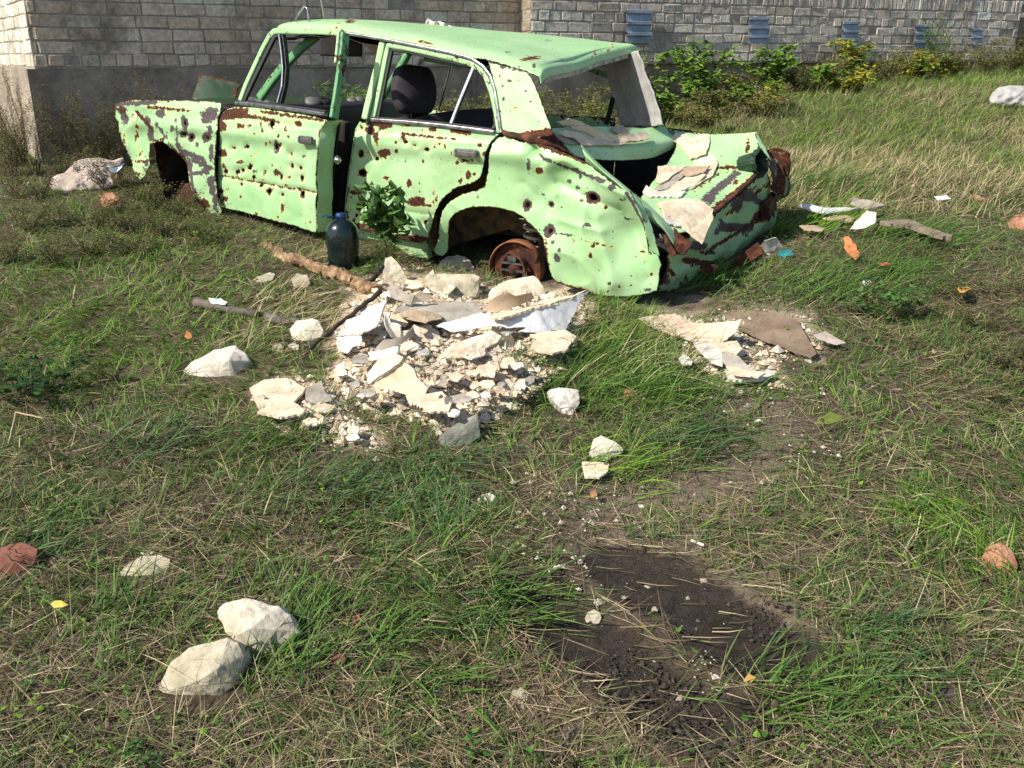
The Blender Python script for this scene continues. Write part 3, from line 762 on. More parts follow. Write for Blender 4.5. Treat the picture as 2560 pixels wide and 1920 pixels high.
# front door, hung ajar on its front hinges
door = bpy.data.objects.new('front_door', None); COL.objects.link(door); door.parent = car
dprof = lambda u, w_: sideprof(np.clip(u, 0, 5), w_)
d_o = V('a', (862, 800), (895, 760), (960, 738), (1080, 738), (1250, 762), (1450, 790), (1600, 832), (1550, 892), (1532, 1000), (1522, 1200), (1528, 1350), (1520, 1450), (1528, 1612), (1400, 1572), (1200, 1520), (1000, 1462), (890, 1440), (862, 1400), (846, 1300), (838, 1200), (842, 1100), (848, 950), (852, 860))
pr, ho = prims_of('a', [(940, 1027, 9, 9, 'H'), (1033, 1015, 11, 11, 'H'), (985, 1120, 16, 11, 'R'), (1050, 1160, 13, 21, 'H'), (1001, 1178, 10, 12, 'H'), (967, 1190, 12, 15, 'H'), (893, 1187, 13, 15, 'H'), (880, 1148, 13, 15, 'R'), (1083, 1188, 16, 10, 'P'), (1075, 1225, 12, 17, 'H'), (1155, 1190, 7, 14, 'H'),
    (1240, 1193, 13, 20, 'r'), (1271, 1222, 8, 20, 'H'), (1320, 1228, 12, 9, 'R'), (1342, 1145, 7, 16, 'H'), (1398, 1162, 8, 10, 'H'), (1412, 1230, 11, 22, 'H'), (1245, 943, 7, 13, 'H'), (1322, 945, 5, 13, 'R'), (1232, 1020, 9, 24, 'Q'), (1253, 1007, 8, 18, 'H'), (1337, 1065, 6, 13, 'H'), (996, 1274, 10, 10, 'H'),
    (1126, 1280, 10, 16, 'H'), (1187, 1325, 19, 22, 'H'), (1281, 1348, 7, 11, 'H'), (1413, 1340, 11, 24, 'H'), (999, 1350, 7, 13, 'R'), (1393, 857, 22, 17, 'R'), (1210, 860, 16, 30, 'H'), (1310, 885, 7, 18, 'R'), (1285, 1440, 8, 20, 'R'), (1255, 1500, 6, 6, 'R'), (1483, 1535, 6, 10, 'R'), (1110, 1480, 14, 8, 'R'),
    (905, 1250, 6, 6, 'R'), (875, 1060, 26, 30, 'R'), (870, 870, 30, 42, 'R'), (1000, 872, 25, 16, 'R'), (1060, 870, 13, 10, 'R'), (870, 805, 1020, 785, 30, 'R'), (1020, 800, 1120, 815, 15, 'R'), (1140, 770, 1600, 838, 10, 'R'), (1140, 815, 1260, 845, 12, 'R'), (1145, 850, 1148, 920, 5, 'R'), (870, 1215, 1020, 1245, 4, 'R'), (1020, 1248, 1330, 1302, 4, 'R'),
    (1330, 1302, 1515, 1330, 6, 'R'), (895, 1375, 18, 18, 'R'), (868, 1320, 18, 18, 'R'), (910, 1310, 9, 7, 'R'), (1060, 1080, 1110, 1050, 4, 'R'), (900, 770, 1040, 760, 14, 'R'), (1090, 925, 6, 6, 'R'), (1165, 990, 5, 9, 'R'), (1195, 985, 5, 7, 'R'), (1210, 1145, 5, 8, 'R'), (1300, 1280, 6, 6, 'R'), (1150, 1240, 6, 6, 'R'), (1425, 1080, 9, 12, 'p')])
dsk = panel('outer_skin', d_o, pr, ho, frame=DF, surf=dprof, dents=[(540, 330, 60, .012), (640, 300, 50, .010), (600, 430, 50, .010), (475, 382, 682, 416, 5, .010), (478, 262, 690, 288, 7, -.008), (660, 300, 650, 470, 10, .010)], crumple=.006, edge_rust=1.0, parent=door, seed=3, jagamp=.5)
# crease along the door
rear = on3(V('a', (1602, 834), (1552, 892), (1535, 1000), (1525, 1200), (1530, 1350), (1522, 1450), (1530, 1612)), dprof, DF, .002)
gridsheet('door_edge', None, rows3=[rear, [p + DF.v * .055 + DF.u * .012 for p in rear], [p + DF.v * .11 for p in rear]], m=M_paint, res=6, crumple=.004, parent=door, edge_rust=.4, thick=.002)
# inner shell of the door (dark, holed skin shows it)
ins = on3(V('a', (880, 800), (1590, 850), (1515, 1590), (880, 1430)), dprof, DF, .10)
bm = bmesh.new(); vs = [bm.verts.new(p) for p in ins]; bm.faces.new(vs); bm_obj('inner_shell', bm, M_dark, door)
bm = bmesh.new(); c_ = (rear[2] + rear[3]) / 2 + DF.v * .05 + DF.u * .02
lathe_bm(bm, [(0, .025), (.012, .024), (.017, .012), (.017, .0), (.024, -.002)], on3(V('a', (1600, 1110)), dprof, DF, .06)[0] + DF.u * .01, DF.u, 12)
bm_obj('door_latch', bm, M_chrome, door, True)
def handle(name, x, y, fr, pf, parent, L=.135):
    q = on3([(x, y)], pf, fr, -.012)[0]; rot = Matrix((fr.u, fr.v, Vector((0, 0, 1)))).transposed()
    bm = bmesh.new(); box_bm(bm, q, (L, .012, .046), rot); bmesh.ops.bevel(bm, geom=bm.edges[:] , offset=.005, segments=2, affect='EDGES')
    b2 = bmesh.new(); box_bm(b2, q - fr.v * .016 + fr.u * .012 + Vector((0, 0, .002)), (L * .78, .016, .026), rot); bmesh.ops.bevel(b2, geom=b2.edges[:], offset=.006, segments=2, affect='EDGES')
    b3 = bmesh.new(); box_bm(b3, q - fr.v * .008 - fr.u * (L * .42), (.018, .012, .034), rot); bmesh.ops.bevel(b3, geom=b3.edges[:], offset=.004, segments=2, affect='EDGES')
    h = bm_obj(name, bm, M_alu, parent); bm_obj('handle_grip', b2, M_chrome, h); bm_obj('handle_lock', b3, M_alu, h); return h
handle('door_handle', *V('a', (1465, 968))[0], DF, dprof, door)
bar('window_frame', 'a', [(990, 700), (1030, 590), (1085, 470), (1150, 330), (1195, 250), (1225, 218), (1260, 212), (1400, 215), (1560, 218), (1690, 226)], .034, .03, M_paint, dprof, DF, .012, parent=door)
bar('window_frame', 'a', [(1700, 226), (1692, 330), (1672, 500), (1645, 680), (1622, 820)], .026, .05, M_paint_shade, dprof, DF, .02, parent=door)
bar('window_frame', 'a', [(1690, 222), (1684, 300), (1668, 440)], .018, .03, M_paint, dprof, DF, -.004, parent=door)
bar('window_rubber', 'a', [(1008, 700), (1060, 585), (1110, 480), (1175, 345), (1215, 262), (1245, 236)], .026, .02, M_black, dprof, DF, .018, parent=door)
bar('quarter_light_bar', 'a', [(1262, 238), (1278, 360), (1288, 480), (1280, 600), (1248, 716)], .013, .02, M_chrome, dprof, DF, .008, parent=door)
bar('quarter_light_bar', 'a', [(1278, 238), (1294, 360), (1304, 480), (1292, 600), (1262, 716)], .010, .026, M_black, dprof, DF, .02, parent=door)
bar('window_sill_trim', 'a', [(975, 712), (1100, 722), (1300, 748), (1450, 768), (1592, 790)], .022, .03, M_alu, dprof, DF, -.004, parent=door)
bar('window_sill_trim', 'a', [(975, 704), (1100, 712), (1300, 736), (1450, 754), (1592, 774)], .018, .03, M_black, dprof, DF, .006, parent=door)
# pillars behind the opened door, windscreen frame
bar('windscreen_pillar', 'a', [(1000, 690), (1090, 560), (1180, 450), (1290, 330), (1400, 245)], .05, .045, M_paint_shade, None, None, .16)
bm = bmesh.new(); tube_bm(bm, [cp(.50, .30, 1.62), cp(.47, .8, 1.655), cp(.50, 1.3, 1.61)], .03, 8); o = bm_obj('windscreen_header', bm, M_paint_shade, car, True)
bm = bmesh.new(); tube_bm(bm, [cp(0.02, 1.5, 1.14), cp(.25, 1.44, 1.36), cp(.5, 1.36, 1.6)], .028, 8); bm_obj('windscreen_pillar', bm, M_paint_shade, car, True)
gridsheet('scuttle', None, rows3=[[cp(-.1, .1, 1.15), cp(-.12, .8, 1.16), cp(-.1, 1.5, 1.12)], [cp(.05, .1, 1.17), cp(.03, .8, 1.19), cp(.05, 1.5, 1.14)]], m=M_rust, res=8, crumple=.01)
bar('door_post', 'b', [(60, 700), (55, 900), (45, 1100), (30, 1300)], .10, .06, M_dark, None, None, .10)
# hinge gap between wing and door
bar('hinge_post', 'a', [(858, 740), (842, 950), (835, 1200), (850, 1380)], .05, .05, M_dark, None, None, .07)
# rear door
rd_o = V('b', (235, 712), (300, 692), (500, 712), (700, 733), (860, 752), (1000, 768), (1032, 772), (990, 812), (965, 860), (950, 900), (938, 980), (925, 1020), (895, 1052), (780, 1082), (720, 1128), (695, 1160), (670, 1210), (640, 1290), (620, 1390), (590, 1402), (440, 1372), (300, 1342), (205, 1312), (140, 1275), (142, 1200), (150, 1150), (165, 1000), (190, 850), (207, 750))
pr, ho = prims_of('b', [(233, 885, 16, 20, 'H'), (322, 918, 11, 11, 'H'), (240, 995, 27, 21, 'H'), (362, 885, 32, 26, 'R'), (432, 870, 9, 9, 'R'), (431, 820, 8, 8, 'R'), (486, 820, 10, 10, 'H'), (540, 840, 8, 8, 'H'), (610, 860, 12, 13, 'H'), (661, 845, 6, 8, 'R'), (722, 846, 6, 9, 'R'), (925, 835, 12, 13, 'R'), (945, 885, 13, 11, 'R'), (852, 1010, 12, 18, 'R'),
    (891, 1005, 6, 10, 'R'), (805, 1045, 11, 13, 'R'), (512, 1058, 13, 18, 'R'), (378, 1025, 13, 10, 'R'), (295, 1052, 6, 6, 'R'), (213, 1192, 16, 21, 'H'), (202, 1108, 28, 11, 'R'), (201, 1245, 7, 11, 'H'), (190, 1275, 12, 18, 'R'), (150, 1240, 12, 35, 'R'), (600, 1280, 11, 11, 'H'), (850, 925, 45, 7, 'R'), (790, 935, 7, 12, 'R'), (555, 1160, 50, 28, 'R'),
    (570, 1180, 640, 1185, 7, 'R'), (200, 1305, 380, 1330, 24, 'R'), (440, 1365, 600, 1380, 21, 'R'), (280, 702, 400, 715, 22, 'R'), (290, 750, 26, 26, 'R'), (325, 790, 12, 34, 'R'), (350, 740, 400, 725, 10, 'R'), (475, 772, 780, 802, 7, 'R'), (480, 790, 14, 16, 'R'), (765, 748, 855, 764, 15, 'R'), (640, 745, 24, 8, 'R'), (655, 1110, 5, 16, 'R'), (670, 1140, 5, 12, 'R'), (655, 1165, 5, 7, 'R'),
    (380, 768, 6, 6, 'R'), (285, 878, 14, 3, 'R'), (690, 830, 3, 3, 'R'), (165, 1075, 6, 8, 'R'), (760, 880, 3, 5, 'R'), (590, 930, 4, 6, 'R'), (500, 720, 20, 10, 'R'), (240, 735, 8, 8, 'R'), (720, 1290, 5, 18, 'R')])
rdoor = bpy.data.objects.new('rear_door', None); COL.objects.link(rdoor); rdoor.parent = car
panel('outer_skin', rd_o, pr, ho, dents=[(860, 330, 50, .012), (980, 420, 40, .01), (800, 430, 40, .012), (770, 292, 1060, 312, 7, -.008), (760, 440, 960, 470, 6, .008), (900, 330, 920, 470, 16, .010)], crumple=.006, edge_rust=.9, parent=rdoor, seed=5)
handle('door_handle', *V('b', (848, 882))[0], CF, sideprof, rdoor, .15)
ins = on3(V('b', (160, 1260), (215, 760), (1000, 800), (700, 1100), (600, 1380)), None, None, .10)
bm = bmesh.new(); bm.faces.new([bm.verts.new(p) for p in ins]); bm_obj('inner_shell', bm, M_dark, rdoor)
bar('door_edge', 'b', [(232, 720), (208, 760), (192, 850), (168, 1000), (152, 1150), (142, 1270)], .06, .01, M_paint, None, None, .03, parent=rdoor)
bar('window_frame', 'b', [(297, 700), (320, 600), (345, 480), (368, 360), (388, 262), (480, 272), (600, 298), (740, 330), (850, 360), (915, 395), (950, 440), (985, 530), (1012, 650), (1030, 768)], .030, .03, M_paint, None, None, .014, parent=rdoor)
bar('window_rubber', 'b', [(320, 690), (350, 540), (378, 400), (402, 290), (500, 300), (700, 348), (860, 382), (900, 400)], .016, .02, M_black, None, None, .022, parent=rdoor)
bar('window_rubber', 'b', [(905, 400), (940, 450), (975, 560), (998, 660), (1000, 720), (985, 745)], .022, .02, M_black, None, None, .022, parent=rdoor)
bar('window_divider', 'b', [(886, 372), (850, 460), (800, 580), (748, 716)], .020, .022, M_chrome, None, None, .012, parent=rdoor)
bar('window_sill_trim', 'b', [(300, 690), (500, 703), (700, 722), (860, 742), (1012, 762)], .022, .026, M_alu, None, None, -.004, parent=rdoor)
bar('window_sill_trim', 'b', [(300, 680), (500, 692), (700, 710), (860, 730), (1000, 750)], .016, .03, M_black, None, None, .006, parent=rdoor)
bar('centre_pillar', 'b', [(352, 240), (325, 370), (292, 500), (262, 620), (246, 694)], .045, .05, M_paint, None, None, .03)
bar('centre_pillar', 'b', [(240, 700), (200, 900), (165, 1100), (150, 1270)], .06, .05, M_dark, None, None, .09)
bar('drip_rail', 'a', [(1240, 205), (1400, 200), (1560, 205), (1690, 216)], .016, .02, M_rust, None, None, .02)
bar('drip_rail', 'b', [(130, 190), (350, 224), (600, 272), (760, 306), (880, 340), (945, 385), (985, 440), (1010, 520), (1030, 650), (1046, 768)], .018, .022, M_alu, None, None, -.004)
# sill under the doors
bar('sill', 'b', [(0, 1300), (140, 1345), (240, 1375), (330, 1405), (450, 1430), (600, 1450)], .10, .05, M_paint, None, None, .06)
bar('sill', 'a', [(890, 1470), (1100, 1500), (1400, 1550), (1600, 1590)], .10, .05, M_dark, None, None, .16)  # front sill coloured near-black to stand for the shaded gap under the door
# rear quarter panel
q_o = V('c', (-60, 742), (0, 770), (90, 782), (170, 800), (240, 832), (300, 858), (365, 892), (430, 935), (500, 985), (590, 1042), (625, 1090), (652, 1160), (672, 1230), (692, 1300), (705, 1370), (750, 1405), (765, 1450), (752, 1500), (745, 1590),
           (650, 1612), (560, 1618), (460, 1610), (370, 1590), (290, 1562), (225, 1535), (190, 1500), (172, 1440), (155, 1370), (128, 1290), (85, 1245), (40, 1200), (0, 1190)) 
q_o += V('b', (1190, 1255), (1120, 1215), (1050, 1200), (980, 1195), (920, 1192), (850, 1200), (790, 1225), (755, 1270), (735, 1330), (725, 1400), (715, 1455), (690, 1480), (655, 1470), (645, 1440), (672, 1370), (690, 1290), (720, 1210), (760, 1160), (815, 1120), (905, 1095), (948, 1065), (968, 1000), (985, 900), (1000, 830), (1035, 792))
pr, ho = prims_of('c', [(38, 1118, 13, 22, 'Q'), (158, 1120, 11, 11, 'Q'), (113, 1065, 8, 8, 'P'), (257, 993, 17, 12, 'P'), (307, 1030, 15, 9, 'P'), (322, 962, 9, 13, 'P'), (395, 1078, 32, 26, 'Q'), (350, 1060, 14, 6, 'P'), (458, 1132, 11, 11, 'R'), (108, 932, 24, 18, 'R'), (52, 900, 10, 28, 'P'), (160, 1260, 32, 36, 'P'), (165, 1262, 14, 16, 'H'),
    (218, 1403, 17, 21, 'P'), (372, 1228, 18, 10, 'P'), (540, 1202, 608, 1204, 4, 'P'), (410, 1338, 9, 9, 'R'), (397, 1387, 9, 13, 'R'), (709, 1497, 8, 8, 'R'), (506, 1540, 11, 10, 'r'), (635, 1382, 668, 1380, 4, 'R'), (552, 1560, 6, 6, 'R'), (230, 1360, 6, 7, 'P'), (200, 1275, 300, 1285, 5, 'P'), (350, 1305, 515, 1352, 3, 'R'), (100, 845, 250, 915, 8, 'P'),
    (250, 915, 465, 985, 11, 'P'), (515, 1020, 18, 14, 'P'), (590, 1050, 650, 1200, 9, 'P'), (650, 1200, 700, 1370, 9, 'P'), (735, 1350, 24, 36, 'R'), (110, 790, 360, 885, 12, 'R'), (300, 1309, 6, 6, 'R'), (335, 1095, 6, 4, 'P'), (550, 1090, 12, 3, 'P'), (190, 1320, 5, 5, 'P'), (150, 1290, 180, 1500, 5, 'R'), (230, 1540, 400, 1592, 8, 'R'), (480, 1590, 520, 1570, 4, 'r'), (600, 1560, 5, 5, 'P'), (700, 1585, 20, 6, 'P')])
quarter = panel('rear_quarter_panel', q_o, pr, ho, dents=[(1245, 370, 45, .05), (1190, 350, 22, -.02), (1300, 470, 60, .03), (1240, 560, 50, -.015), (1330, 560, 40, .02), (1180, 420, 30, .015), (1370, 500, 40, .04), (1150, 330, 18, .025), (1150, 312, 1175, 350, 9, .03), (1170, 330, 1200, 420, 9, -.018), (1215, 345, 1350, 420, 10, -.02), (1200, 395, 1330, 455, 14, .02), (1190, 470, 1300, 500, 10, -.012), (1290, 470, 1330, 610, 16, -.018), (1240, 520, 1260, 610, 16, .014), (1340, 470, 1400, 600, 14, .02), (1130, 395, 1190, 470, 9, .012)], crumple=.010, fold=.09, edge_rust=.9, seed=7, cfreq=5, jagamp=.8, thick=.004)
# C pillar near side, roof, far pillar with its lining card
cpl = panel('rear_pillar', V('t', (165, 628), (300, 680), (560, 742), (600, 790), (650, 880), (700, 1000), (760, 1160), (820, 1320), (845, 1400), (640, 1440), (330, 1370), (300, 1300), (275, 1150), (245, 960), (215, 800), (185, 690)),
      *prims_of('t', [(440, 1127, 24, 11, 'R'), (290, 783, 8, 8, 'P'), (325, 1027, 9, 12, 'P'), (395, 835, 12, 9, 'P'), (612, 1053, 6, 6, 'P'), (690, 1255, 5, 5, 'P'), (640, 1390, 840, 1370, 42, 'R'), (165, 630, 340, 700, 15, 'P'), (340, 700, 560, 748, 10, 'P'), (590, 965, 6, 6, 'P'), (560, 950, 5, 7, 'P'), (690, 1180, 4, 4, 'P'), (320, 895, 4, 4, 'P')]), crumple=.005, edge_rust=.35, seed=9, jagamp=.3)
gridsheet('pillar_root', [[(*V('t', (300, 1350))[0], ('v', .0)), (*V('t', (480, 1375))[0], ('v', .01)), (*V('t', (640, 1350))[0], ('v', .02)), (*V('t', (850, 1380))[0], ('v', .06))],
                          [(*V('t', (330, 1400))[0], ('v', -.02)), (*V('t', (480, 1420))[0], ('v', -.02)), (*V('t', (680, 1470))[0], ('v', -.01)), (*V('t', (930, 1510))[0], ('v', .06))],
                          [(*V('t', (360, 1412))[0], ('v', .0)), (*V('t', (500, 1432))[0], ('v', .0)), (*V('t', (760, 1500))[0], ('v', .02)), (*V('t', (1080, 1620))[0], ('v', .1))]], m=M_rust, res=8, crumple=.018, cfreq=16, seed=6)
# roof lattice: near gutter traced, crown and far gutter from the car's width
near = [V('a', (1235, 212))[0], V('a', (1400, 200))[0], V('a', (1690, 214))[0], V('b', (350, 218))[0], V('b', (600, 266))[0], V('b', (850, 330))[0], V('t', (160, 620))[0], V('t', (560, 745))[0], V('t', (665, 790))[0]]
nr3 = [CF.on(x, y, sideprof) for x, y in near]
far_w = np.interp([p[0] for p in nr3], [nr3[0][0], 1.2, nr3[-1][0]], [1.62, 1.60, 1.535])
nr_u = [p[0] for p in nr3]
rows3 = []
NV = [0, .08, .3, .6, .9, 1.15, 1.28, 1.34]
for k, (u, v, w_) in enumerate(nr3):
    f_ = k / (len(nr3) - 1); line = []
    rear_u = {0: 0, 1: .0, 2: .0, 3: 0, 4: 0, 5: 0, 6: 0, 7: .0, 8: .0}[k]
    for q, s_ in enumerate(NV):
        t_ = s_ / 1.34; crown = (.055 * (1 - f_) + .0 * f_) * (1 - (2 * t_ - 1) ** 2) + .030 * min(1, s_ / .08) * min(1, (1.34 - s_) / .06)
        if f_ > .55: crown -= .02 * math.exp(-((t_ - .45) / .2) ** 2) * (f_ - .55) / .45
        line.append(cp(u - .09 * f_ ** 3 * math.sin(math.pi * t_) - .05 * t_ * f_, v + s_, w_ * (1 - t_) + far_w[k] * t_ + crown))
    rows3.append(line)
rows3.append([p + CF.u * .022 + Vector((0, 0, -.012 - .010 * math.sin(math.pi * q / 7))) for q, p in enumerate(rows3[-1])])
rows3.append([p + CF.u * .004 + Vector((0, 0, -.035)) for p in rows3[-1]])
rp, _h0 = prims_of('t', [(560, 615, 690, 600, 18, 'R'), (500, 640, 560, 610, 12, 'R'), (640, 700, 14, 34, 'P'), (385, 545, 26, 14, 'P'), (785, 427, 18, 7, 'P'), (1262, 565, 12, 20, 'R'), (1420, 525, 10, 14, 'R'), (1455, 460, 8, 14, 'R')])
rp2, _h0 = prims_of('b', [(175, 123, 24, 9, 'R'), (560, 240, 640, 252, 6, 'R'), (95, 152, 8, 12, 'R'), (265, 158, 6, 5, 'R'), (10, 180, 100, 186, 8, 'R')])
roof = gridsheet('roof', None, rows3=rows3, crumple=.006, res=8, cfreq=2.2, prims=rp + rp2, seed=13, edge_rust=.5, thick=.006)
# underside of roof, rear window header
bm = bmesh.new(); sweep_bm(bm, [r_ + Vector((0, 0, -.012)) - CF.u * .02 for r_ in rows3[-1][1:-1]], Vector((0, 0, 1)), .03, .025); bm_obj('rear_window_header', bm, M_alu, car)
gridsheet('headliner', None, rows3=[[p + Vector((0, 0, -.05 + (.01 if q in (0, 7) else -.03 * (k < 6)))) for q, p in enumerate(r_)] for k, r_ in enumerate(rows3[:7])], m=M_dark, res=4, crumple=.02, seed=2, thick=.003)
sv = [[V('a', (1425, 250))[0], V('a', (1620, 262))[0], V('a', (1810, 300))[0]], [V('a', (1450, 330))[0], V('a', (1620, 350))[0], V('a', (1820, 380))[0]], [V('a', (1500, 375))[0], V('a', (1620, 370))[0], V('a', (1820, 392))[0]]]
gridsheet('torn_headliner', [[(*p, ('v', .8)) for p in r_] for r_ in sv], m=M_seat, res=5, crumple=.01, seed=3)
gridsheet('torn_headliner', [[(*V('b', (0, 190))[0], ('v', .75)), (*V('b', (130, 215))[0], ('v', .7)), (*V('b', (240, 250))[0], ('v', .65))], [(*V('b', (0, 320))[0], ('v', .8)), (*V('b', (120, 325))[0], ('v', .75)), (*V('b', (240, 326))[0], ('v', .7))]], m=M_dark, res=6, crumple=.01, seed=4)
gridsheet('torn_headliner', [[(*V('b', (245, 245))[0], ('v', .6)), (*V('b', (330, 262))[0], ('v', .5)), (*V('b', (345, 270))[0], ('v', .5))], [(*V('b', (270, 268))[0], ('v', .6)), (*V('b', (300, 300))[0], ('v', .55)), (*V('b', (322, 300))[0], ('v', .5))]], m=M_plaster, res=5, crumple=.01, seed=4)
farprof = lambda u, w_: 1.60 - np.where(np.asarray(w_) > 1.14, (np.asarray(w_) - 1.14) * .34, 0) - .85 * np.clip(np.asarray(u) - 1.99, 0, .4)
fp_o = V('t', (1335, 612), (1400, 800), (1450, 960), (1500, 1140), (1545, 1292), (1640, 1300), (1780, 1308), (1900, 1310), (1985, 1292), (1960, 1200), (1925, 1090), (1890, 960), (1850, 880), (1800, 760), (1785, 680), (1745, 590), (1715, 530), (1500, 575))
o = panel('pillar_lining', fp_o, surf=farprof, m=M_liner, crumple=.008, edge_rust=0, seed=12, jagamp=1.4, thick=.006, cfreq=5)
panel('rear_pillar', V('t', (1330, 600), (1400, 790), (1480, 1040), (1560, 1320), (1800, 1335), (2010, 1310), (1950, 1100), (1880, 900), (1810, 720), (1725, 520)), surf=lambda u, w_: farprof(u, w_) + .035, crumple=.004, seed=14)
bar('far_window_frame', 't', [(1110, 672), (1220, 710), (1330, 755), (1400, 790)], .035, .03, M_paint_shade, farprof)
bar('far_window_bar', 't', [(1465, 1010), (1440, 1120), (1412, 1220), (1392, 1290)], .03, .03, M_black, farprof)
bar('far_window_bar', 'b', [(752, 378), (735, 450), (712, 540), (690, 632)], .020, .02, M_chrome, farprof)
bar('far_window_bar', 'b', [(592, 345), (560, 372), (520, 400)], .03, .02, M_alu, farprof)
bar('far_window_frame', 'b', [(600, 340), (760, 365), (900, 385)], .03, .03, M_paint_shade, farprof)
bm = bmesh.new(); tube_bm(bm, [cp(1.0, 1.42, 1.58), cp(1.02, 1.52, 1.3), cp(1.03, 1.58, 1.1)], .022, 8); bm_obj('far_centre_pillar', bm, M_paint_shade, car, True)
for a_, b_ in ((.06, .98), (1.04, 1.92)):
    gridsheet('far_door', None, rows3=[[cp(a_, 1.6, 1.12), cp((a_ + b_) / 2, 1.6, 1.11), cp(b_, 1.6, 1.10)], [cp(a_, 1.62, .85), cp((a_ + b_) / 2, 1.63, .85), cp(b_, 1.62, .85)], [cp(a_, 1.58, .58), cp((a_ + b_) / 2, 1.58, .56), cp(b_, 1.58, .55)]], res=6, crumple=.006, seed=int(a_ * 9))
gridsheet('far_quarter_panel', None, rows3=[[cp(1.95, 1.6, 1.05), cp(2.3, 1.62, 1.05), cp(2.6, 1.62, 1.02)], [cp(1.95, 1.63, .85), cp(2.3, 1.66, .85), cp(2.9, 1.62, .8)], [cp(1.95, 1.58, .52), cp(2.3, 1.6, .5), cp(2.95, 1.56, .5)]], res=6, crumple=.02, seed=5)
gridsheet('trunk_shade_sheet', None, rows3=[[cp(1.95, 1.55, 1.02), cp(2.3, 1.56, 1.0), cp(2.75, 1.5, .96)], [cp(1.95, 1.56, .8), cp(2.3, 1.56, .8), cp(2.85, 1.5, .74)], [cp(1.95, 1.5, .52), cp(2.3, 1.5, .52), cp(2.9, 1.45, .52)]], m=M_dark, res=5, crumple=.02, seed=6)  # dark sheet added so the boot cavity reads as deep shade
# floor, bulkheads, dashboard
bm = bmesh.new()
for c_, s_ in (((.75, .82, .56), (1.5, 1.5, .03)), ((2.2, 1.0, .50), (1.4, 1.05, .03)), ((0.0, .82, .85), (.03, 1.45, .56)), ((1.93, 1.0, .78), (.03, 1.1, .46))):
    box_bm(bm, cp(*c_), s_, Matrix((CF.u, CF.v, Vector((0, 0, 1)))).transposed())
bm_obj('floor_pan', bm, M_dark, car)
rotC = Matrix((CF.u, CF.v, Vector((0, 0, 1)))).transposed()
gridsheet('dashboard', None, rows3=[[cp(.02, .12, 1.14), cp(.02, .5, 1.16), cp(.02, 1.0, 1.16), cp(.02, 1.48, 1.13)], [cp(.14, .12, 1.185), cp(.14, .5, 1.20), cp(.14, 1.0, 1.20), cp(.14, 1.48, 1.17)], [cp(.33, .12, 1.17), cp(.34, .5, 1.185), cp(.34, 1.0, 1.185), cp(.33, 1.48, 1.155)], [cp(.38, .12, 1.11), cp(.38, .5, 1.125), cp(.38, 1.0, 1.125), cp(.38, 1.48, 1.10)], [cp(.34, .12, .92), cp(.34, .5, .92), cp(.34, 1.0, .92), cp(.34, 1.48, .92)]], m=M_vinyl, res=7, crumple=.003, seed=5, thick=.01)
for (x, y, rx) in ((1500, 703, .05), (1770, 698, .035), (1825, 692, .035)):
    u, v, w_ = CF.hit(*V('a', (x, y))[0], 1, 0, .30); bm = bmesh.new(); pz = CF.P(u, v, w_)
    lathe_bm(bm, [(0, .012), (rx * .9, .012), (rx, .004), (rx, -.01)], pz, Vector((0, -.2, 1)) + CF.u * .35, 20); bm_obj('gauge', bm, M_dial, car, True)
u, v, w_ = CF.hit(*V('a', (1570, 700))[0], 1, 0, .3); bm = bmesh.new(); lathe_bm(bm, [(.02, .014), (.05, .014), (.055, -.01)], CF.P(u, v, w_), Vector((0, -.2, 1)) + CF.u * .35, 20); bm_obj('speaker_grille', bm, M_black, car, True)
# seats
def cushion(name, c, s, rot, m, parent, pinch=.75):
    bm = bmesh.new(); box_bm(bm, (0, 0, 0), s); bmesh.ops.subdivide_edges(bm, edges=bm.edges[:], cuts=4, use_grid_fill=True)
    for v in bm.verts:
        k = max(abs(v.co.x / s[0]) * 2, abs(v.co.z / s[2]) * 2, 0)
        n_ = fbm(np.array(v.co.x * 9 + c[0]), np.array(v.co.z * 9), 5, 3)
        v.co.y *= 1 - .45 * k ** 3; v.co.y += .05 * s[1] * float(n_)
        v.co.x *= 1 - (.08 + (1 - pinch) * .4) * (abs(v.co.z / s[2]) * 2) ** 2.4; v.co.z *= 1 - .12 * (abs(v.co.x / s[0]) * 2) ** 3
    bmesh.ops.transform(bm, matrix=Matrix.Translation(c) @ rot.to_4x4(), verts=bm.verts)
    o = bm_obj(name, bm, m, parent, True); ss = o.modifiers.new('s', 'SUBSURF'); ss.levels = 1; ss.render_levels = 2; return o
hu, hv, hw = CF.hit(*V('b', (540, 520))[0], 0, 1, .42)
seat = bpy.data.objects.new('front_seat', None); COL.objects.link(seat); seat.parent = car
rs = rotC @ Matrix.Rotation(math.radians(90), 3, 'Z')       # cushion width runs across the car
rh = rotC @ Matrix.Rotation(math.radians(66), 3, 'Z') @ Matrix.Rotation(math.radians(-10), 3, 'X') @ Matrix.Rotation(math.radians(6), 3, 'Y')
cushion('headrest', CF.P(hu, hv, hw), (.275, .15, .275), rh, M_seat, seat, .55)
cushion('seat_back', CF.P(hu + .02, hv + .03, .90), (.52, .16, .52), rs @ Matrix.Rotation(math.radians(-12), 3, 'X'), M_seat, seat)
cushion('seat_cushion', CF.P(hu - .28, hv, .68), (.5, .5, .2), rs, M_seat, seat)
bm = bmesh.new()
for s_ in (-.05, .05): tube_bm(bm, [CF.P(hu + .02, hv + s_, hw - .2), CF.P(hu + .0, hv + s_, hw - .02)], .006, 8)
bm_obj('headrest_posts', bm, M_chrome, seat, True)
seat2 = bpy.data.objects.new('front_seat', None); COL.objects.link(seat2); seat2.parent = car
cushion('seat_back', CF.P(hu + .02, hv + .75, .84), (.5, .16, .46), rs @ Matrix.Rotation(math.radians(-30), 3, 'X'), M_seat, seat2)
ru, rv, rw = CF.hit(*V('b', (860, 660))[0], 0, 1, .8)
